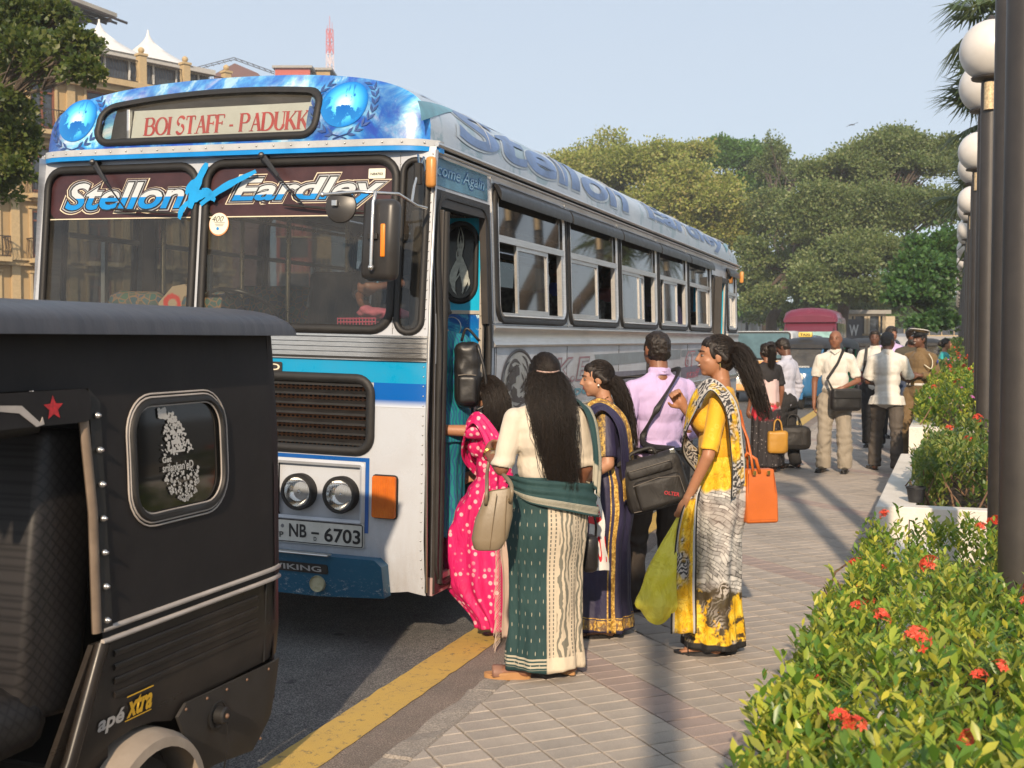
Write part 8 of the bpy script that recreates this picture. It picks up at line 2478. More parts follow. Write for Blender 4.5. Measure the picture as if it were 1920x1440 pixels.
mb = MB(); mb.tube([p.h(.047, -.006, -.022), p.h(.048, -.006, -.034)], .003, 6); mb.tube([p.h(-.047, -.006, -.022), p.h(-.048, -.006, -.034)], .003, 6); mb.build('earring', GOLDM, p.t)
# yellow plastic carrier bag in her left hand
gp = lw(p, p.J['gripL'])
t = thing('plastic_bag', 'yellow plastic carrier bag hanging from the hand of the woman in yellow saree', 'carrier bag', gp)
g = N('yellow_film'); n = g.noise(5, 5, .6, dist=2); g.set(g.ramp(n, [(.3, (.85, .76, .04)), (.7, (.92, .86, .14))]), .35)
tb = g.n('BsdfTranslucent', i={0: (.90, .82, .08)}); mx = g.n('MixShader'); mx.inputs[0].default_value = .2; g.t.links.new(g.b.outputs[0], mx.inputs[1]); g.t.links.new(tb.outputs[0], mx.inputs[2]); g.t.links.new(mx.outputs[0], g.t.nodes['Material Output'].inputs[0]); g.bump(g.noise(8, 5, .65, g.map((1, 1, .4)), dist=2.5), .9, .03); YFM = g.m
rows = []
for i in range(41):
 q = i / 40; z = -.53 * q; w_ = .014 + .115 * math.sin(min(1, q * 1.12) * PI / 2) ** 1.25 * (1 if q < .86 else max(.05, (1 - (q - .86) / .14 * .55))); row = []
 for j in range(56):
  a = 2 * PI * j / 56; f = 1 + .10 * math.sin(a * 9 + q * 3) * (1 - q) + .09 * mn.noise(V((math.cos(a) * 2, math.sin(a) * 2, q * 5)))
  row.append(V(CR * (w_ * math.cos(a) * f - .12 * q)) + V(CF * (w_ * .55 * math.sin(a) * f)) + V((0, 0, z + (.02 * math.cos(a * 2) if q > .9 else 0))))
 rows.append(row)
grid_obj('bag_body', rows, YFM, t, closed=True)
mb = MB(); mb.add(rows[-1], [tuple(range(56))]); mb.build('bag_bottom', YFM, t)
mb = MB(); mb.tube([(0, 0, .035), CR * .02 + V((0, 0, -.02)), V(CR * -.005) + V((0, 0, -.06))], [.006, .012, .016], 8, ry=.006); mb.build('handle', YFM, t, smooth=True)
# orange tote behind her
ox, oy, oz = at_depth(1424, 980, 5.72)
t = thing('tote_bag', 'bright orange leather tote bag hanging behind the woman in yellow saree', 'handbag', (ox, oy, oz), YAW + R(12))
ORL = mat('orange_leather', (.50, .115, .016), .42, var=.08, bump=.3, bscale=90, bdist=.003)
mb = MB(); vs = []
for (z, hw, hd) in ((0, .078, .050), (.01, .085, .055), (.14, .083, .048), (.262, .070, .030), (.268, .068, .028)):
 vs += [(-hw, -hd, z), (hw, -hd, z), (hw * 1.02, 0, z), (hw, hd, z), (-hw, hd, z), (-hw * 1.02, 0, z)]
mb.add(vs, [(i * 6 + j, i * 6 + (j + 1) % 6, i * 6 + 6 + (j + 1) % 6, i * 6 + 6 + j) for i in range(4) for j in range(6)] + [(5, 4, 3, 2, 1, 0), tuple(range(24, 30))]); o = mb.build('bag_body', ORL, t, smooth=20)
md = o.modifiers.new('b', 'BEVEL'); md.width = .006; md.segments = 2
mb = MB(); mb.tube([(-.05, -.05, .25), (-.055, -.035, .33), (-.06, .0, .42), (-.085, .02, .50), (-.10, .04, .58)], .007, 6, ry=.003); mb.tube([(-.045, .03, .26), (-.05, .03, .40), (-.085, .04, .56)], .007, 6, ry=.003); mb.build('shoulder_strap', ORL, t, smooth=True)
mb = MB(); mb.tube([(-.01, -.035, .25), (-.03, -.035, .32), (-.07, -.02, .35), (-.10, -.01, .30)], .009, 7); mb.build('handle', ORL, t, smooth=True)
mb = MB(); mb.tube([(-.078, -.0535, .012), (-.070, -.040, .25)], .0014, 4); mb.tube([(.078, -.0535, .012), (.064, -.040, .25)], .0014, 4); mb.tube([(-.07, -.054, .018), (.072, -.054, .018)], .0014, 4); mb.tube([(.088, 0, .02), (.082, 0, .14), (.071, 0, .25)], .002, 4); mb.build('seam', mat('orange_seam', (.26, .05, .01), .5), t)
mb = MB(); mb.box((-.045, -.052, .252), (.016, .006, .02)); mb.box((.03, -.052, .252), (.016, .006, .02)); mb.build('buckle', GOLDM, t)
mb = MB(); mb.ell((.088, -.02, .06), (.004, .012, .012)); mb.build('stud', mat('dark_stud', (.15, .06, .02), .4), t)
# ================================================================== woman in green saree, back to the camera
p = GW = Person('woman in dark green saree and cream blouse with very long hair down her back', (-1.66, 5.10), dirc(-.28, .93), 1.52, SK_B, True, 1.12, voxel=.0065, head_yaw=-4,
 arms={'L': ((-.142, -.005, .650), (-.150, .115, .685)), 'R': ((.135, .005, .645), (.125, .08, .54)), 'fdL': (.25, .8, .3), 'fdR': (-.2, .6, -.6)}, feet={'L': (-.085, -.005, 0, 62), 'R': (.065, -.02, .01, 20)}, grip=(1.0, .9))
p.hair_cap()
p.strands([p.h(0, -.030, .0), p.h(0, -.060, -.04), V((.0, -.125, 1.22)), V((.025, -.145, 1.00)), V((.05, -.135, .80))], .068, .02, 760, .024, 4, 1.2, .45, rmid=.092, end=.5)
mb = MB(); mb.tube([p.h(-.034, -.052, .012), p.h(-.012, -.066, .008), p.h(.012, -.066, .008), p.h(.034, -.052, .012)], .0075, 8, ry=.005); mb.build('hair_clip', mat('hair_clip', (.36, .24, .20), .35, var=.6, nscale=120), p.t, smooth=True)
p.shirt(cloth('cream_blouse', (.60, .53, .43), .85), e=.009, sleeve=.49, hem=.655, collar=False, name='blouse', wr=.005)
p.skirt(m_green(), .625, .035, prof=[(0, .088, .072, 0, -.004), (.12, .108, .086, 0, -.012), (.25, .114, .090, 0, -.014), (.5, .102, .080, 0, -.004), (.8, .100, .082, 0, .0), (1, .108, .090, 0, .0)], folds=8, amp=.015, seed=7)
P = p.hp
GP = m_green(True)
ribbon('pallu', [P(.095, .04, .62), P(.0, .10, .72), P(-.02, .09, .80)] + [P(.060, .020, .868), P(.105, -.060, .83), P(.125, -.085, .72), P(.120, -.095, .60)], [P(.06, .09, .60), P(-.06, .10, .70), P(-.05, .09, .80), P(.125, .020, .835), P(.155, -.030, .79), P(.165, -.050, .68), P(.150, -.070, .555)], GP, p.t, ripple=.005, nrip=2, seed=2)
ribbon('waist_wrap', [P(-.125, .01, .628), P(-.085, -.085, .625), P(.02, -.108, .615), P(.130, -.070, .600), P(.135, .0, .60)], [P(-.115, .0, .575), P(-.088, -.100, .555), P(.02, -.125, .53), P(.142, -.085, .50), P(.145, .0, .50)], GP, p.t, ripple=.006, nrip=3, seed=9)
p.shoe(mat('brown_strap', (.25, .13, .09), .5), TANW, heel=.018, open_=True)
for sd in 'L':
 w_ = p.J['wrL']; d = (w_ - p.J['elL']).normalized()
 mb = MB(); a = d.cross(V((0, 0, 1))).normalized(); b = d.cross(a)
 for k in range(3): mb.tube([w_ - d * (.012 + .008 * k) + a * (.031 * math.cos(q * PI / 8)) + b * (.031 * math.sin(q * PI / 8)) for q in range(17)], .0018, 5)
 mb.build('bangle', GOLDM, p.t)
# beige handbag on her forearm
q_ = lw(p, p.J['wrL'].lerp(p.J['elL'], .38)); hb_z = -.435
bx, by, bz = at_depth(922, 1032, 4.98)
t = thing('handbag', 'beige leather handbag hanging from the bent arm of the woman in green saree', 'handbag', (bx, by, bz), YAW)
BEL = mat('beige_leather', (.215, .165, .105), .45, var=.10, bump=.25, bscale=70, bdist=.003)
mb = MB(); vs = []; k = 20
prof_ = [(0, .050, .040), (.008, .062, .048), (.05, .080, .052), (.14, .082, .048), (.22, .066, .034), (.262, .056, .022)]
for (z, hw, hd) in prof_:
 for j in range(k):
  a = 2 * PI * j / k; c_, s_ = math.cos(a), math.sin(a); vs.append((hw * math.copysign(abs(c_) ** .6, c_) + .055 * z / .26 - .02, hd * math.copysign(abs(s_) ** .6, s_), z + .012 * math.cos(a) * (z / .26)))
mb.add(vs, [(i * k + j, i * k + (j + 1) % k, (i + 1) * k + (j + 1) % k, (i + 1) * k + j) for i in range(5) for j in range(k)] + [tuple(reversed(range(k)))]); mb.build('bag_body', BEL, t, smooth=60)
top = V(q_) - V((bx, by, bz)); top = V((top.x * math.cos(-YAW) - top.y * math.sin(-YAW), top.x * math.sin(-YAW) + top.y * math.cos(-YAW), top.z))
for dy_ in (-.024, .026):
 mb = MB(); mb.tube(bez([(-.025, dy_ * 1.4, .20), (-.022, dy_ * 1.3, .27), (top.x - .028, top.y + dy_ * .6, top.z - .05), (top.x, top.y + dy_ * .3, top.z + .036), (top.x + .030, top.y + dy_ * .6, top.z - .05), (.085, dy_ * 1.3, .28), (.080, dy_ * 1.4, .21)], 26), .0085, 7); mb.build('handle', BEL, t, smooth=True)
mb = MB()
for x_ in (-.025, .08):
 for dy_ in (-.04, .04): mb.ell((x_, dy_, .225), .008, nu=8, nv=6)
mb.build('ring', GOLDM, t, smooth=True)
mb = MB(); mb.tube([(-.008 + .03 * q, -.052 + .0 * q, .01 + .24 * q) for q in (0, .25, .5, .75, 1)], .0016, 4); mb.tube([(.055, -.049, .02), (.06, -.05, .15), (.066, -.034, .24)], .0016, 4); mb.build('seam', mat('beige_seam', (.16, .11, .06), .6), t)
# ================================================================== woman in pink, boarding
p = PW = Person('woman in bright pink tie dye saree reaching for the bus door rail', (-2.27, 6.05, .0), dirc(-.92, .40), 1.50, SK_T, True, .95, voxel=.0065, head_yaw=-24,
 arms={'L': ((-.125, .125, .800), (-.10, .265, .815)), 'R': ((.15, .05, .66), (.12, .12, .62)), 'fdL': (.0, 1, .1), 'pnL': (1, 0, -.2)}, feet={'L': (-.05, .14, .20, 0), 'kL': (-.06, .12, .36), 'R': (.05, -.04, 0, 0)}, grip=(1.1, .9), lean=(0, .03))
p.hair_cap()
p.strands([p.h(0, -.015, .030), p.h(0, -.045, .0), p.h(0, -.062, -.07), p.h(0, -.060, -.165)], .060, .070, 520, .007, 6, 1.08, .80, rmid=.090, end=.85)
PK = m_pink(); p.shirt(PK, e=.009, sleeve=.24, hem=.66, collar=False, name='blouse', wr=.005)
p.skirt(PK, .625, .05, prof=[(0, .078, .066, 0, .0), (.10, .100, .096, 0, .01), (.25, .104, .135, 0, .045), (.42, .104, .165, 0, .075), (.7, .104, .150, 0, .060), (1, .080, .085, 0, -.01)], folds=8, amp=.015, seed=12)
P = p.hp
ribbon('pallu', [P(.09, .03, .62), P(.02, .10, .72), P(-.06, .075, .82), P(-.105, .0, .865), P(-.09, -.085, .76), P(-.06, -.11, .62), P(-.04, -.12, .44)], [P(.08, .08, .58), P(-.04, .11, .68), P(-.12, .06, .78), P(-.155, .0, .83), P(-.150, -.05, .72), P(-.140, -.05, .58), P(-.135, -.04, .42)], PK, p.t, ripple=.008, nrip=3, seed=4)
p.shoe(mat('pink_sandal', (.30, .08, .10), .5), open_=True)
# pale fringed shawl hanging at her back
ribbon('shawl', [P(-.02, -.13, .55), P(-.03, -.15, .35), P(-.03, -.155, .06)], [P(-.11, -.06, .55), P(-.14, -.09, .35), P(-.15, -.10, .05)], cloth('pale_shawl', (.42, .31, .25), .85), p.t, ripple=.012, nrip=3, seed=8)
mb = MB(); rr = random.Random(9)
for k in range(46):
 q = k / 45; a = P(-.14 - .01 * q, -.09 + .0 * q, .50 - .46 * q); mb.tube([a, a + V((-.02 - rr.random() * .02, .012, -.03)), a + V((-.022 - rr.random() * .03, .02, -.075 - rr.random() * .03))], .0016, 3, cap=False)
mb.build('fringe', mat('fringe', (.46, .35, .28), .9), p.t)['kind'] = 'stuff'
mb = MB(); mb.tube([P(-.10, -.02, .60), P(-.115, -.01, .565), P(-.12, .0, .52)], .002, 5); mb.ell(P(-.12, .0, .515), .008); mb.ell(P(-.104, -.02, .59), .008); mb.build('tassel', mat('tassel', (.65, .5, .45), .6), p.t)
# ================================================================== woman in navy saree
p = NW = Person('woman in navy saree with gold borders looking left behind the green saree', (-1.60, 5.93), dirc(-.97, .05), 1.47, SK_L, True, 1.1, voxel=.0056, head_yaw=6, head_pitch=-8,
 arms={'L': ((-.140, -.010, .640), (-.135, .105, .560)), 'R': ((.135, .01, .64), (.12, .11, .58)), 'fdL': (.2, .8, -.4)}, feet={'L': (-.05, 0, 0, 0), 'R': (.05, -.01, 0, 0)}, neckfwd=.01)
p.hair_cap()
p.strands([p.h(0, -.045, -.01), p.h(0, -.075, -.05), p.h(0, -.095, -.15), p.h(-.01, -.105, -.30)], .038, .02, 300, .014, 16, 1.15, .8, rmid=.055, end=.6)
NV = m_navy(); p.shirt(cloth('navy_gold_blouse', (.022, .018, .052), .6, pat=lambda g, c: g.mix(g.math('MULTIPLY', g.band(g.sep()[1], .0, .055, .004), g.ramp(g.noise(50, 4, .8), [(.42, .15), (.6, 1.0)])), c, (.62, .40, .09))), e=.008, sleeve=.44, hem=.64, collar=False, name='blouse', wr=.004)
p.skirt(NV, .625, .03, prof=[(0, .086, .072, 0, 0), (.12, .104, .086, 0, -.006), (.25, .110, .092, 0, -.008), (.5, .098, .084, 0, 0), (.8, .098, .088, 0, .004), (1, .104, .104, 0, .006)], folds=9, amp=.012, seed=5)
P = p.hp; NP = m_navy('navy_pallu', True)
ribbon('pallu', [P(.10, .03, .62), P(.03, .11, .72), P(-.05, .09, .81), P(-.075, .02, .868), P(-.07, -.075, .80), P(-.04, -.105, .66), P(.0, -.11, .52)], [P(.09, .08, .57), P(-.05, .115, .66), P(-.13, .07, .77), P(-.155, .01, .83), P(-.160, -.045, .76), P(-.150, -.06, .62), P(-.120, -.07, .49)], NP, p.t, ripple=.005, nrip=3, seed=3)
p.shoe(BLS, open_=True)
mb = MB(); mb.ell(p.h(-.0465, .002, -.022), .0055 ); mb.build('earring', mat('pearl', (.8, .78, .72), .2), p.t, smooth=True)
mb = MB(); mb.tube([p.h(-.035, -.03, -.068), p.h(-.02, .012, -.088), p.h(.02, .012, -.088)], .0022, 5); mb.build('necklace', GOLDM, p.t)
# white plastic bag with red print and woven black bag
cx, cy, cz = at_depth(1119, 918, 5.62)
t = thing('shopping_bag', 'white plastic shopping bag with red print beside the navy saree', 'carrier bag', (cx, cy, cz), YAW)
WB = cloth('white_plastic', (.66, .64, .61), .4, 500, .5, .05)
sheet('bag_body', [(-.055, 0), (.020, 0), (.060, -.40), (-.02, -.40)], (), lambda u, v, d=0: (u + .006 * math.sin(v * 30), -d + .006 * math.sin(u * 90 + v * 20), v), WB, t, (.012, .03), .012, 60)
g_ = lambda u, v, d=0: (u + .006 * math.sin(v * 30), -d + .006 * math.sin(u * 90 + v * 20), v)
RDP = mat('red_print', (.60, .02, .03), .5)
so = sheet('red_print', [(-.048, -.085), (.012, -.075), (.018, -.15), (-.012, -.175), (-.045, -.165)], (), g_, RDP, t, (.012, .03), off=.0145)
letters('lettering', text_bm('reebo', 1, .2, .02, cutx=.01, fit=(-.046, -.135, .014, -.108)), g_, WB, t, .0165)
letters('lettering', text_bm('NO 1', 1, 0, .03, cutx=.01, fit=(-.018, -.36, .046, -.23)), g_, RDP, t, .0145)
cx, cy, cz = at_depth(1106, 1075, 5.50)
t = thing('woven_bag', 'small black woven leather bag hanging beside the white plastic bag', 'handbag', (cx, cy, cz), YAW)
g = N('woven_black'); ck = g.n('TexChecker', i={'Scale': 90}); g.put(ck.inputs[0], g.co()); g.set((.016, .014, .014), .35); g.bump(ck.outputs[1], .9, .006); WV = g.m
mb = MB(); mb.box((0, 0, .09), (.085, .07, .185), ch=.03); mb.build('bag_body', WV, t, smooth=60)
mb = MB(); mb.tube(bez([(-.03, 0, .17), (-.03, 0, .24), (0, .0, .34), (.03, 0, .24), (.03, 0, .17)], 16), .006, 6); mb.build('handle', BLS, t, smooth=True)
# ================================================================== man in purple shirt
p = PM = Person('man in lilac long sleeved shirt seen from behind with a big black laptop bag', (-1.43, 6.50), dirc(-.32, .92), 1.63, SK_B, False, 1.05, voxel=.0068,
 arms={'L': ((-.150, -.025, .640), (-.165, .095, .715)), 'R': ((.140, .02, .65), (.12, .12, .60)), 'fdL': (.35, .75, .45), 'pnL': (.6, -.3, -.6)}, feet={'L': (-.07, .055, 0, 55), 'R': (.045, -.02, 0, 50)}, grip=(1.4, .9))
p.hair_short(vol=.0)
mb = MB(); mb.ell(p.h(0, -.032, .052), (.030 * 1.63, .030 * 1.63, .020 * 1.63));
LIL = cloth('lilac_shirt', (.50, .38, .62), .8, fold=.5); p.shirt(LIL, e=.011, sleeve=.93, hem=.565, wr=.009)
mb = MB(); mb.tube([p.hp(-.030, -.018, .868), p.hp(0, -.042, .862), p.hp(.030, -.018, .868), p.hp(.028, .02, .858)], .016, 8, ry=.009); mb.build('collar', LIL, p.t, smooth=True)
BRN = cloth('dark_brown_trouser', (.045, .035, .028), .85, fold=.5); p.trousers(BRN, belt=BLS); p.shoe(BLS)
w_ = p.J['wrL'].lerp(p.J['elL'], .06); d = (p.J['wrL'] - p.J['elL']).normalized(); a = d.cross(V((0, 0, 1))).normalized(); b = d.cross(a)
mb = MB(); mb.tube([w_ + a * (.034 * math.cos(q * PI / 8)) + b * (.034 * math.sin(q * PI / 8)) for q in range(17)], .006, 6, ry=.003); mb.cyl(w_ + a * .03, w_ + a * .042, .016, 12); mb.build('wrist_watch', SILVERM, p.t, smooth=60)
# laptop bag: padded, tilted, strap from right shoulder to left hip
lx, ly, lz = at_depth(1228, 905, 5.98)
t = thing('laptop_bag', 'big black padded laptop bag slung at the left hip of the man in lilac shirt', 'bag', (lx, ly, lz), YAW)
t.rotation_euler = (0, R(-16), YAW)
BNY = cloth('black_nylon', (.016, .014, .013), .6, 300, .5, .2)
def soft(mb, vox=.007, amp=.004, fr=16, sm=4, name='bag_body'):
 return remesh(mb, vox, sm, name, lambda co, no: co + no * np.array([[amp * mn.noise(V(c) * fr)] for c in co]))
mb = MB(); mb.box((0, 0, 0), (.335, .12, .285), ch=.045); link('bag_body', soft(mb), BNY, t)
mb = MB(); mb.box((.01, -.065, -.045), (.25, .05, .16), ch=.022); link('front_pocket', soft(mb, .006, .003), BNY, t)
mb = MB(); mb.box((-.01, -.060, .075), (.24, .03, .05), ch=.012); link('top_flap', soft(mb, .006, .003), BNY, t)
mb = MB(); mb.tube(bez([(-.09, 0, .14), (-.08, 0, .175), (.03, 0, .18), (.05, 0, .14)], 12), .010, 7); mb.build('handle', BNY, t, smooth=True)
mb = MB(); mb.tube([(-.15, -.062, -.115), (.0, -.068, -.125), (.155, -.062, -.11)], .0022, 5); mb.tube([(-.12, -.086, .02), (.02, -.095, .032), (.125, -.09, .01), (.13, -.088, -.08)], .0022, 5); mb.tube([(-.12, -.078, .098), (.10, -.078, .10)], .0025, 5); mb.build('zip', mat('zip_grey', (.16, .14, .12), .5, .3), t)
letters('lettering', text_bm('OLTER', 1, 0, .02, fit=(.045, -.045, .125, -.025)), plane_fn((0, -.0945, 0), (1, 0, -.45), (.45, 0, 1)), mat('red_thread', (.45, .03, .04), .6), t, .002)
mb = MB(); mb.box((.130, -.03, .125), (.03, .02, .05), ch=.005); mb.build('strap_clip', SILVERM, t)
def world_to(t, q):
 return t.matrix_basis.inverted() @ V(q)
for o_ in (PM,):
 sh = lw(o_, o_.hp(.055, -.045, .862)); sf = lw(o_, o_.hp(.04, .05, .85)); mid = lw(o_, o_.hp(-.05, -.098, .74)); low = lw(o_, o_.hp(-.10, -.080, .62)); gl = lw(o_, o_.J['gripL'])
 a_ = [world_to(t, q) for q in (sf, sh, mid, low)] + [V((.14, 0, .14))]
 A_ = bez(a_, 30); mb = MB(); mb.tube(A_, .019, 6, ry=.003, up=(.8, .1, .5)); mb.build('strap', BNY, t, smooth=True)
 b_ = [world_to(t, gl + V((0, 0, .16))), world_to(t, gl), world_to(t, gl + V((-.01, .0, -.12))), V((-.15, 0, .13))]
 mb = MB(); mb.tube([world_to(t, sf)] + b_, .017, 6, ry=.003, up=(1, 0, 0)); mb.build('strap', BNY, t, smooth=True)
# ================================================================== passenger on the steps in teal
p = Person('passenger in teal patterned top climbing the front steps', (-2.60, 6.02, .52), dirc(-.5, .86), 1.45, SK_T, True, 1.15, voxel=.010)
g = N('teal_paisley'); v = g.wave(9, g.map(1.5), dist=9); g.set(g.mix(g.ramp(v, [(.45, 0.0), (.55, .8)]), (.0, .19, .20), (.01, .07, .20)), .75); p.hair_cap(); TPY = g.m
p.shirt(TPY, e=.02, sleeve=.5, hem=.42, collar=False, wr=.008, flare=.02); p.skirt(TPY, .55, .05, folds=8, amp=.01)
bxw = lw(p, p.hp(.075, -.125, .68)); t = thing('backpack', 'black leather backpack on the passenger in the doorway', 'backpack', bxw, YAW)
LTH = mat('black_soft_leather', (.014, .013, .013), .42, var=.2, bump=.2, bscale=9, bdist=.02)
mb = MB(); mb.box((-.015, 0, 0), (.15, .12, .37), ch=.045); link('bag_body', soft(mb, .008, .006), LTH, t)
mb = MB(); mb.box((-.015, -.07, -.08), (.11, .04, .16), ch=.018); link('front_pocket', soft(mb, .008, .004), LTH, t)
mb = MB(); mb.tube([(-.065, -.092, .0), (-.015, -.096, .006), (.035, -.092, .0)], .003, 5); mb.build('zip', mat('zip_grey', (.16, .14, .12), .5, .3), t)
mb = MB(); mb.tube(bez([(.04, -.05, .17), (.08, -.06, .02), (.09, -.05, -.15), (.03, -.05, -.20)], 14), .008, 6, ry=.003); mb.tube(bez([(-.05, .0, .19), (-.02, -.01, .26), (.05, 0, .19)], 10), .008, 6); mb.build('strap', LTH, t, smooth=True)
# ================================================================== group farther along the pavement
WSH = cloth('white_shirt', (.62, .59, .53), .8, fold=.6, var=.05); LBS = cloth('pale_blue_shirt', (.46, .47, .56), .8, fold=.5, pat=lambda g, c: g.mix(g.ramp(g.wave(60, g.map(1), dir='X', detail=0), [(.45, 0.0), (.55, .12)]), c, (.3, .32, .45)))
KHT = cloth('stone_trouser', (.30, .26, .205), .85, fold=.7); BLKT = cloth('black_trouser', (.018, .017, .018), .85, fold=.5); GRYT = cloth('grey_brown_trouser', (.095, .080, .068), .85, fold=.8)
def FP(label, px, py, Z, r_, f_, H, z0=.12, **k):
 x, y, _ = at_depth(px, 638, Z)
 return Person(label, (x, y, z0), dirc(r_, f_), H, z0=z0, **({'voxel': .010} | k))
def bagbox(name, label, cat, loc, dims, m, rz=YAW, ch=.03, handles=True, parts=True):
 t = thing(name, label, cat, loc, rz)
 mb = MB(); mb.box((0, 0, -dims[2] / 2), dims, ch=ch); link('bag_body', soft(mb, .010, .008, 9, 3), m, t)
 if handles:
  mb = MB()
  for s_ in (-1, 1): mb.tube(bez([(-dims[0] * .22, s_ * dims[1] * .3, -.02), (-dims[0] * .15, s_ * .01, .10), (0, 0, .135), (dims[0] * .15, s_ * .01, .10), (dims[0] * .22, s_ * dims[1] * .3, -.02)], 16), .009, 6)
  mb.build('handle', m, t, smooth=True)
 return t
# bald man
p = FP('bald man in white polo shirt and stone trousers facing the camera', 1566, 0, 13.75, -.30, -.95, 1.70, build=1.0, voxel=.009, skin=SK_B, head_yaw=-8,
    arms={'L': ((-.155, -.03, .645), (-.060, .100, .600)), 'R': ((.140, -.02, .640), (.142, .0, .49)), 'fdL': (.8, .2, -.45), 'pnL': (.1, -1, 0)}, feet={'L': (-.075, .02, 0, -4), 'R': (.075, 0, 0, -16)}, grip=(.5, .7))
p.shirt(WSH, e=.016, sleeve=.40, hem=.54, wr=.011, flare=.01); p.trousers(KHT, e=.022, wide=.040, wr=.012); p.shoe(BLS)
mb = MB(); mb.tube([p.hp(-.03, .03, .86), p.hp(0, .055, .835), p.hp(.03, .03, .86)], .010, 6, ry=.004); mb.build('collar', WSH, p.t)
bx = lw(p, p.hp(-.06, .115, .605)); t = thing('messenger_bag', 'shiny black leather shoulder bag held under the arm of the bald man', 'bag', (bx.x, bx.y, bx.z), YAW + R(4))
mb = MB(); mb.box((.02, -.03, -.15), (.37, .12, .27), ch=.045); link('bag_body', soft(mb, .009, .008, 8), LTH, t)
mb = MB(); mb.box((.02, -.085, -.08), (.34, .03, .12), ch=.012); link('flap', soft(mb, .009, .006, 8), LTH, t)
mb = MB(); mb.tube([world_to(t, lw(p, q)) for q in (p.hp(-.055, -.045, .858), p.hp(-.058, .02, .868), p.hp(-.02, .085, .77), p.hp(.05, .100, .66))] + [V((-.14, -.03, -.03))], .018, 6, ry=.004, up=(1, .3, 0)); mb.build('strap', BNY, t, smooth=True)
# man in white shirt from behind
p = FP('man in loose white shirt and grey trousers seen from behind reaching to the officer', 1664, 0, 13.9, .38, .92, 1.68, build=1.0, voxel=.009, skin=SK_D, head_yaw=-35,
    arms={'R': ((.145, .08, .655), (.130, .225, .645)), 'L': ((-.140, .03, .64), (-.10, .14, .62)), 'fdR': (.2, 1, .0), 'pnR': (-1, 0, 0)}, feet={'L': (-.085, .02, 0, 25), 'R': (.080, -.08, 0, -20)}, lean=(0, .04))
p.hair_short(HAIRG); p.shirt(WSH, e=.020, sleeve=.44, hem=.475, wr=.010, flare=.022); p.trousers(GRYT, e=.010, wide=.040, wr=.014); p.shoe(BLS)
# police officer leaning on the planter
KHA = cloth('khaki_uniform', (.155, .098, .042), .8, fold=.6)
p = OF = FP('smiling police officer in khaki uniform and peaked cap leaning against the planter', 1722, 0, 15.3, -.75, -.62, 1.70, build=1.02, voxel=.009, skin=SK_D, head_yaw=-12,
    arms={'L': ((-.135, -.04, .64), (-.06, .09, .655)), 'R': ((.14, -.01, .64), (.08, .12, .66)), 'fdL': (.8, .4, .2), 'fdR': (-.8, .4, 0)}, feet={'L': (-.06, .13, 0, 0), 'R': (.05, .09, 0, 0)}, lean=(0, -.06))
p.smile(); p.hair_short(); p.shirt(KHA, e=.018, sleeve=.93, hem=.56, wr=.009); p.trousers(KHA, e=.020, wide=.034, wr=.008, belt=mat('white_belt', (.62, .60, .56), .5)); p.shoe(BLS)
mb = MB(); H = p.H; q = p.HM.to_3x3().to_4x4()
mb.lathe([(.050 * H, -.010), (.052 * H, .025)], 28, M=Matrix.Translation(p.h(0, -.004, .040)) @ q, cap=False); mb.build('cap_band', mat('cap_dark', (.015, .015, .018), .4), p.t, smooth=60)
mb = MB(); mb.lathe([(.052 * H, .022), (.078 * H, .050), (.080 * H, .056), (.072 * H, .064), (.001, .070)], 32, M=Matrix.Translation(p.h(0, .006, .040)) @ q @ Matrix.Rotation(R(10), 4, 'X'), cap=False); mb.build('cap_crown', KHA, p.t, smooth=60)
mb = MB(); mb.lathe([(.0795 * H, .047), (.0825 * H, .052), (.0795 * H, .058)], 32, M=Matrix.Translation(p.h(0, .006, .040)) @ q @ Matrix.Rotation(R(10), 4, 'X'), cap=False); mb.build('cap_piping', mat('white_belt', (.62, .60, .56), .5), p.t)
mb = MB(); vs = []
for i in range(13):
 a = R(20 + 140 * i / 12); vs += [p.h(.051 * math.cos(a), -.004 + .051 * math.sin(a), .036), p.h(.058 * math.cos(a), -.004 + .078 * math.sin(a) ** 1.0, .024)]
mb.add(vs, [(2 * i, 2 * i + 1, 2 * i + 3, 2 * i + 2) for i in range(12)]); mb.build('cap_peak', mat('peak_black', (.01, .01, .012), .12), p.t, smooth=True)
mb = MB(); mb.ell(p.h(0, .052, .058), (.010, .006, .014)); mb.build('cap_badge', SILVERM, p.t)
mb = MB(); mb.tube([p.h(-.014, .052, -.019), p.h(0, .057, -.017), p.h(.014, .052, -.019)], .0045, 6); mb.build('moustache', HAIR, p.t)
mb = MB(); mb.tube(bez([p.hp(-.095, .03, .825), p.hp(-.128, .03, .77), p.hp(-.125, .04, .71), p.hp(-.08, .065, .74)], 14), .007, 6); mb.build('lanyard', mat('cream_cord', (.60, .55, .42), .6), p.t, smooth=True)
mb = MB(); mb.ell(p.hp(-.166, .02, .765), (.006, .020, .026)); mb.build('arm_badge', mat('badge_blue', (.04, .05, .25), .4), p.t, smooth=True)
mb = MB(); mb.box(p.hp(0, .085, .593), (.05, .01, .045), ch=.004); mb.build('belt_buckle', GOLDM, p.t)
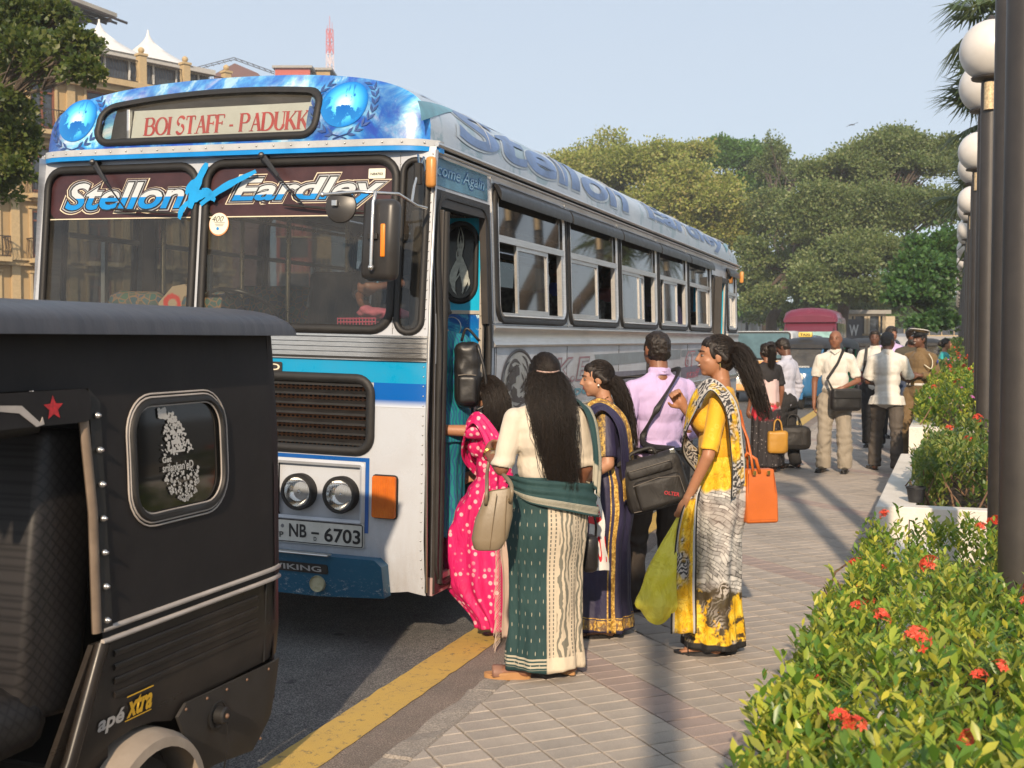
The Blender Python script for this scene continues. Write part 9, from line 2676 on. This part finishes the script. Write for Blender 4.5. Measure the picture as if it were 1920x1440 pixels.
# man with backpack, purple shirted man, bearded man, woman in turquoise
p = FP('young man in white shirt with dark backpack strap behind the man in white', 1640, 0, 17.0, -.35, -.93, 1.73, voxel=.013, skin=SK_D, arms={'R': ((.15, .0, .65), (.12, .10, .60)), 'L': ((-.15, 0, .65), (-.14, .05, .52))}, feet={'L': (-.06, 0, 0, 0), 'R': (.06, 0, 0, 0)})
p.hair_short(vol=.003); p.shirt(WSH, e=.016, sleeve=.9, hem=.55); p.trousers(BLKT); p.shoe(BLS)
mb = MB(); mb.tube([p.hp(.065, -.03, .85), p.hp(.065, .03, .86), p.hp(.07, .085, .74), p.hp(.09, .05, .62)], .020, 6, ry=.004, up=(1, 0, 0)); mb.tube([p.hp(-.065, -.03, .85), p.hp(-.065, .03, .86), p.hp(-.07, .085, .74), p.hp(-.09, .05, .62)], .020, 6, ry=.004, up=(1, 0, 0)); mb.build('backpack_strap', BNY, p.t)
p = FP('curly haired man in lilac shirt standing behind the man in white', 1670, 0, 18.6, .05, -1, 1.80, voxel=.013, skin=SK_B, head_yaw=12)
p.hair_short(vol=.006); p.shirt(cloth('lilac_shirt_far', (.47, .36, .58), .8), e=.018, sleeve=.9, hem=.55); p.trousers(BLKT); p.shoe(BLS)
p = FP('bearded man in dark olive T shirt holding a leaflet beside the officer', 1709, 0, 16.9, -.05, -1, 1.76, voxel=.012, skin=SK_D, head_pitch=-8, arms={'R': ((.16, .01, .64), (.05, .15, .66)), 'L': ((-.16, 0, .64), (-.10, .12, .62)), 'fdR': (-.3, .7, .4)})
p.hair_short(vol=.008); p.shirt(cloth('olive_tshirt', (.060, .052, .036), .85), e=.018, sleeve=.42, hem=.52, collar=False); p.trousers(cloth('denim', (.04, .055, .10), .85)); p.shoe(BLS)
mb = MB(); q = p.HM.to_3x3().to_4x4(); mb.ell(p.h(0, .030, -.040), (.034 * p.H, .028 * p.H, .026 * p.H), q); mb.build('beard', HAIRG, p.t, smooth=True)
pp = lw(p, p.J['gripR']); t = thing('leaflet', 'pale folded leaflet in the hand of the bearded man', 'paper', pp, YAW)
mb = MB(); mb.box((0, 0, 0), (.17, .02, .15), M=Matrix.Rotation(R(25), 4, 'Y')); mb.build('paper', mat('pale_paper', (.45, .50, .55), .7), t)
letters('lettering', text_bm('HE', 1, 0, .04, fit=(-.06, 1.26, .07, 1.34)), lambda u, v, d: p.hp(u / 1.76 + .02, .083, v / 1.76), WHT, p.t, .0)
p = FP('woman in turquoise top looking right beyond the officer', 1771, 0, 21.5, .88, -.45, 1.62, female=True, voxel=.014, skin=SK_T)
p.hair_cap(); mb = MB(); mb.ell(p.h(0, -.065, .0), .055); mb.build('hair_bun', HAIR, p.t, smooth=True); p.shirt(cloth('turquoise', (.02, .36, .36), .75), e=.012, sleeve=.45, hem=.5, collar=False); p.skirt(cloth('turquoise', (.02, .36, .36), .75), .55, .05)
# three people behind the yellow saree
p = FP('woman with ponytail in black top over pale pink floral dress holding a mustard bag', 1438, 0, 13.7, -.35, .93, 1.55, female=True, voxel=.011, skin=SK_B, build=1.05)
p.hair_cap(); p.strands([p.h(0, -.05, .03), p.h(0, -.09, .02), p.h(0, -.08, -.10), p.h(0, -.06, -.2)], .03, .02, 150, .01, 3, 1.1, .7, rmid=.045)
p.shirt(cloth('black_top', (.014, .012, .013), .8), e=.014, sleeve=.40, hem=.70, collar=False)
g = N('pink_red_floral'); u, v = uvs(g); c = g.mix(g.band(v, -.1, .33, .02), g.mix(g.ramp(g.vor(30), [(.12, .8), (.2, 0.0)]), (.022, .018, .020), (.40, .36, .36)), (.58, .43, .41)); c = g.mix(g.math('MULTIPLY', g.band(v, .28, .46, .02), g.ramp(g.noise(6, 3), [(.50, 0.0), (.54, 1.0)])), c, (.50, .02, .04)); g.set(c, .8)
p.skirt(g.m, .72, .05, prof=[(0, .090, .070, 0, 0), (.25, .092, .072, 0, 0), (.4, .11, .09, 0, 0), (1, .12, .10, 0, 0)], folds=8, amp=.012)
bg_ = at_depth(1459, 808, 13.55); bagbox('mustard_bag', 'small mustard yellow handbag between the black duffel bag and the floral dress', 'handbag', bg_, (.24, .10, .27), mat('mustard_leather', (.42, .21, .025), .45, var=.12))
p = FP('woman with pink and blue scarf bending her head beside the man in pale blue shirt', 1443, 0, 14.6, .55, -.6, 1.56, female=True, voxel=.012, skin=SK_T, head_pitch=-22)
p.hair_cap(); p.shirt(cloth('magenta_kurta', (.30, .04, .18), .8), e=.014, sleeve=.8, hem=.5, collar=False); p.skirt(cloth('dark_skirt', (.05, .03, .05), .8), .55, .05)
P = p.hp; g = N('scarf_stripes'); u, v = uvs(g); g.set(g.ramp(g.math('FRACT', g.math('MULTIPLY', u, 3)), [(0, (.12, .20, .45)), (.4, (.35, .40, .55)), (.6, (.50, .05, .25)), (1, (.42, .08, .30))]), .8)
ribbon('scarf', [P(-.12, -.02, .80), P(-.06, .07, .83), P(.05, .07, .83), P(.12, -.02, .80)], [P(-.14, .0, .72), P(-.07, .10, .70), P(.06, .10, .70), P(.14, .0, .72)], g.m, p.t, ripple=.01, nrip=3)
p = FP('man in pale blue striped shirt with bowed head carrying a black duffel bag', 1474, 0, 14.1, -.72, .66, 1.60, voxel=.010, skin=SK_D, head_pitch=-28, head_yaw=12, arms={'R': ((.165, -.02, .64), (.150, .02, .475)), 'L': ((-.15, .05, .66), (-.06, .14, .70)), 'fdR': (0, .1, -1)}, feet={'L': (-.07, .02, 0, 30), 'R': (.07, -.05, 0, 25)}, grip=(.9, 1.4), neckfwd=.012)
p.hair_short(vol=.003); p.shirt(LBS, e=.018, sleeve=.90, hem=.56, wr=.011); p.trousers(BLKT, e=.02, wide=.036); p.shoe(BLS)
gp = lw(p, p.J['gripR']); w_ = p.J['wrR']; mb = MB(); mb.tube([w_ + V((.033 * math.cos(q * PI / 6), .033 * math.sin(q * PI / 6), .012)) for q in range(13)], .006, 6); mb.build('wrist_watch', SILVERM, p.t)
bx = at_depth(1491, 800, 13.6)
bagbox('duffel_bag', 'black duffel bag carried low by the man in pale blue shirt', 'bag', (gp.x + .05, gp.y - .25, gp.z - .14), (.42, .22, .30), BNY, ch=.07)
# ------------------------------------------------------------------ people inside the bus
def seated(label, x, y, z, r_, f_, H, skin, shirt, head_yaw=0, female=False, arms=None, **k):
 p = Person(label, (x, y, z), dirc(r_, f_), H, skin, female, 1.0, voxel=.013, head_yaw=head_yaw, arms=arms, feet={'L': (-.07, .24, 0, 0), 'R': (.07, .24, 0, 0), 'kL': (-.07, .25, .52), 'kR': (.07, .25, .52)}, **k)
 (p.hair_cap if female else p.hair_short)(); p.shirt(shirt, e=.014, sleeve=.8, hem=.53); p.trousers(BLKT)
 return p
bxo = -2.53
seated('driver in dark shirt reaching his brown arm across the dashboard', bxo - .58, 5.62 + .98, .92, -.1, -1, 1.66, SK_B, cloth('driver_shirt', (.03, .025, .03), .8), arms={'L': ((-.15, .10, .70), (.02, .30, .66)), 'R': ((.15, .05, .66), (.12, .16, .62)), 'fdL': (.9, .3, -.1)})
seated('passenger with blue and orange clothes behind the second side window', bxo - .42, 5.62 + 3.75, .80, -.2, -1, 1.6, SK_D, cloth('blue_cloth', (.05, .08, .35), .8), female=True)
seated('passenger looking out of the third side window', bxo - .40, 5.62 + 5.3, .80, .7, -.7, 1.62, SK_D, cloth('dark_red_cloth', (.15, .03, .03), .8))
seated('passenger leaning at the gap of the fourth side window', bxo - .36, 5.62 + 5.95, .80, .3, -.9, 1.64, SK_D, cloth('black_top', (.014, .012, .013), .8))
seated('passenger in lilac behind the fifth side window', bxo - .42, 5.62 + 8.0, .80, -.1, -1, 1.6, SK_D, cloth('lilac_shirt_far', (.47, .36, .58), .8))
# ================================================================== thin evening haze over the whole street
HZ = N('haze_air'); t_ = HZ.t; t_.nodes.remove(HZ.b)
pv = HZ.n('VolumePrincipled'); pv.inputs['Color'].default_value = (.96, .98, 1, 1); pv.inputs['Density'].default_value = .0010; pv.inputs['Anisotropy'].default_value = .25
t_.links.new(pv.outputs[0], t_.nodes['Material Output'].inputs['Volume'])
mb = MB(); mb.box((40, 130, 39.5), (420, 400, 83)); hz = mb.build('haze', HZ.m); hz['kind'] = 'stuff'
S.cycles.volume_bounces = 1; S.cycles.volume_step_rate = 10; S.cycles.volume_max_steps = 8
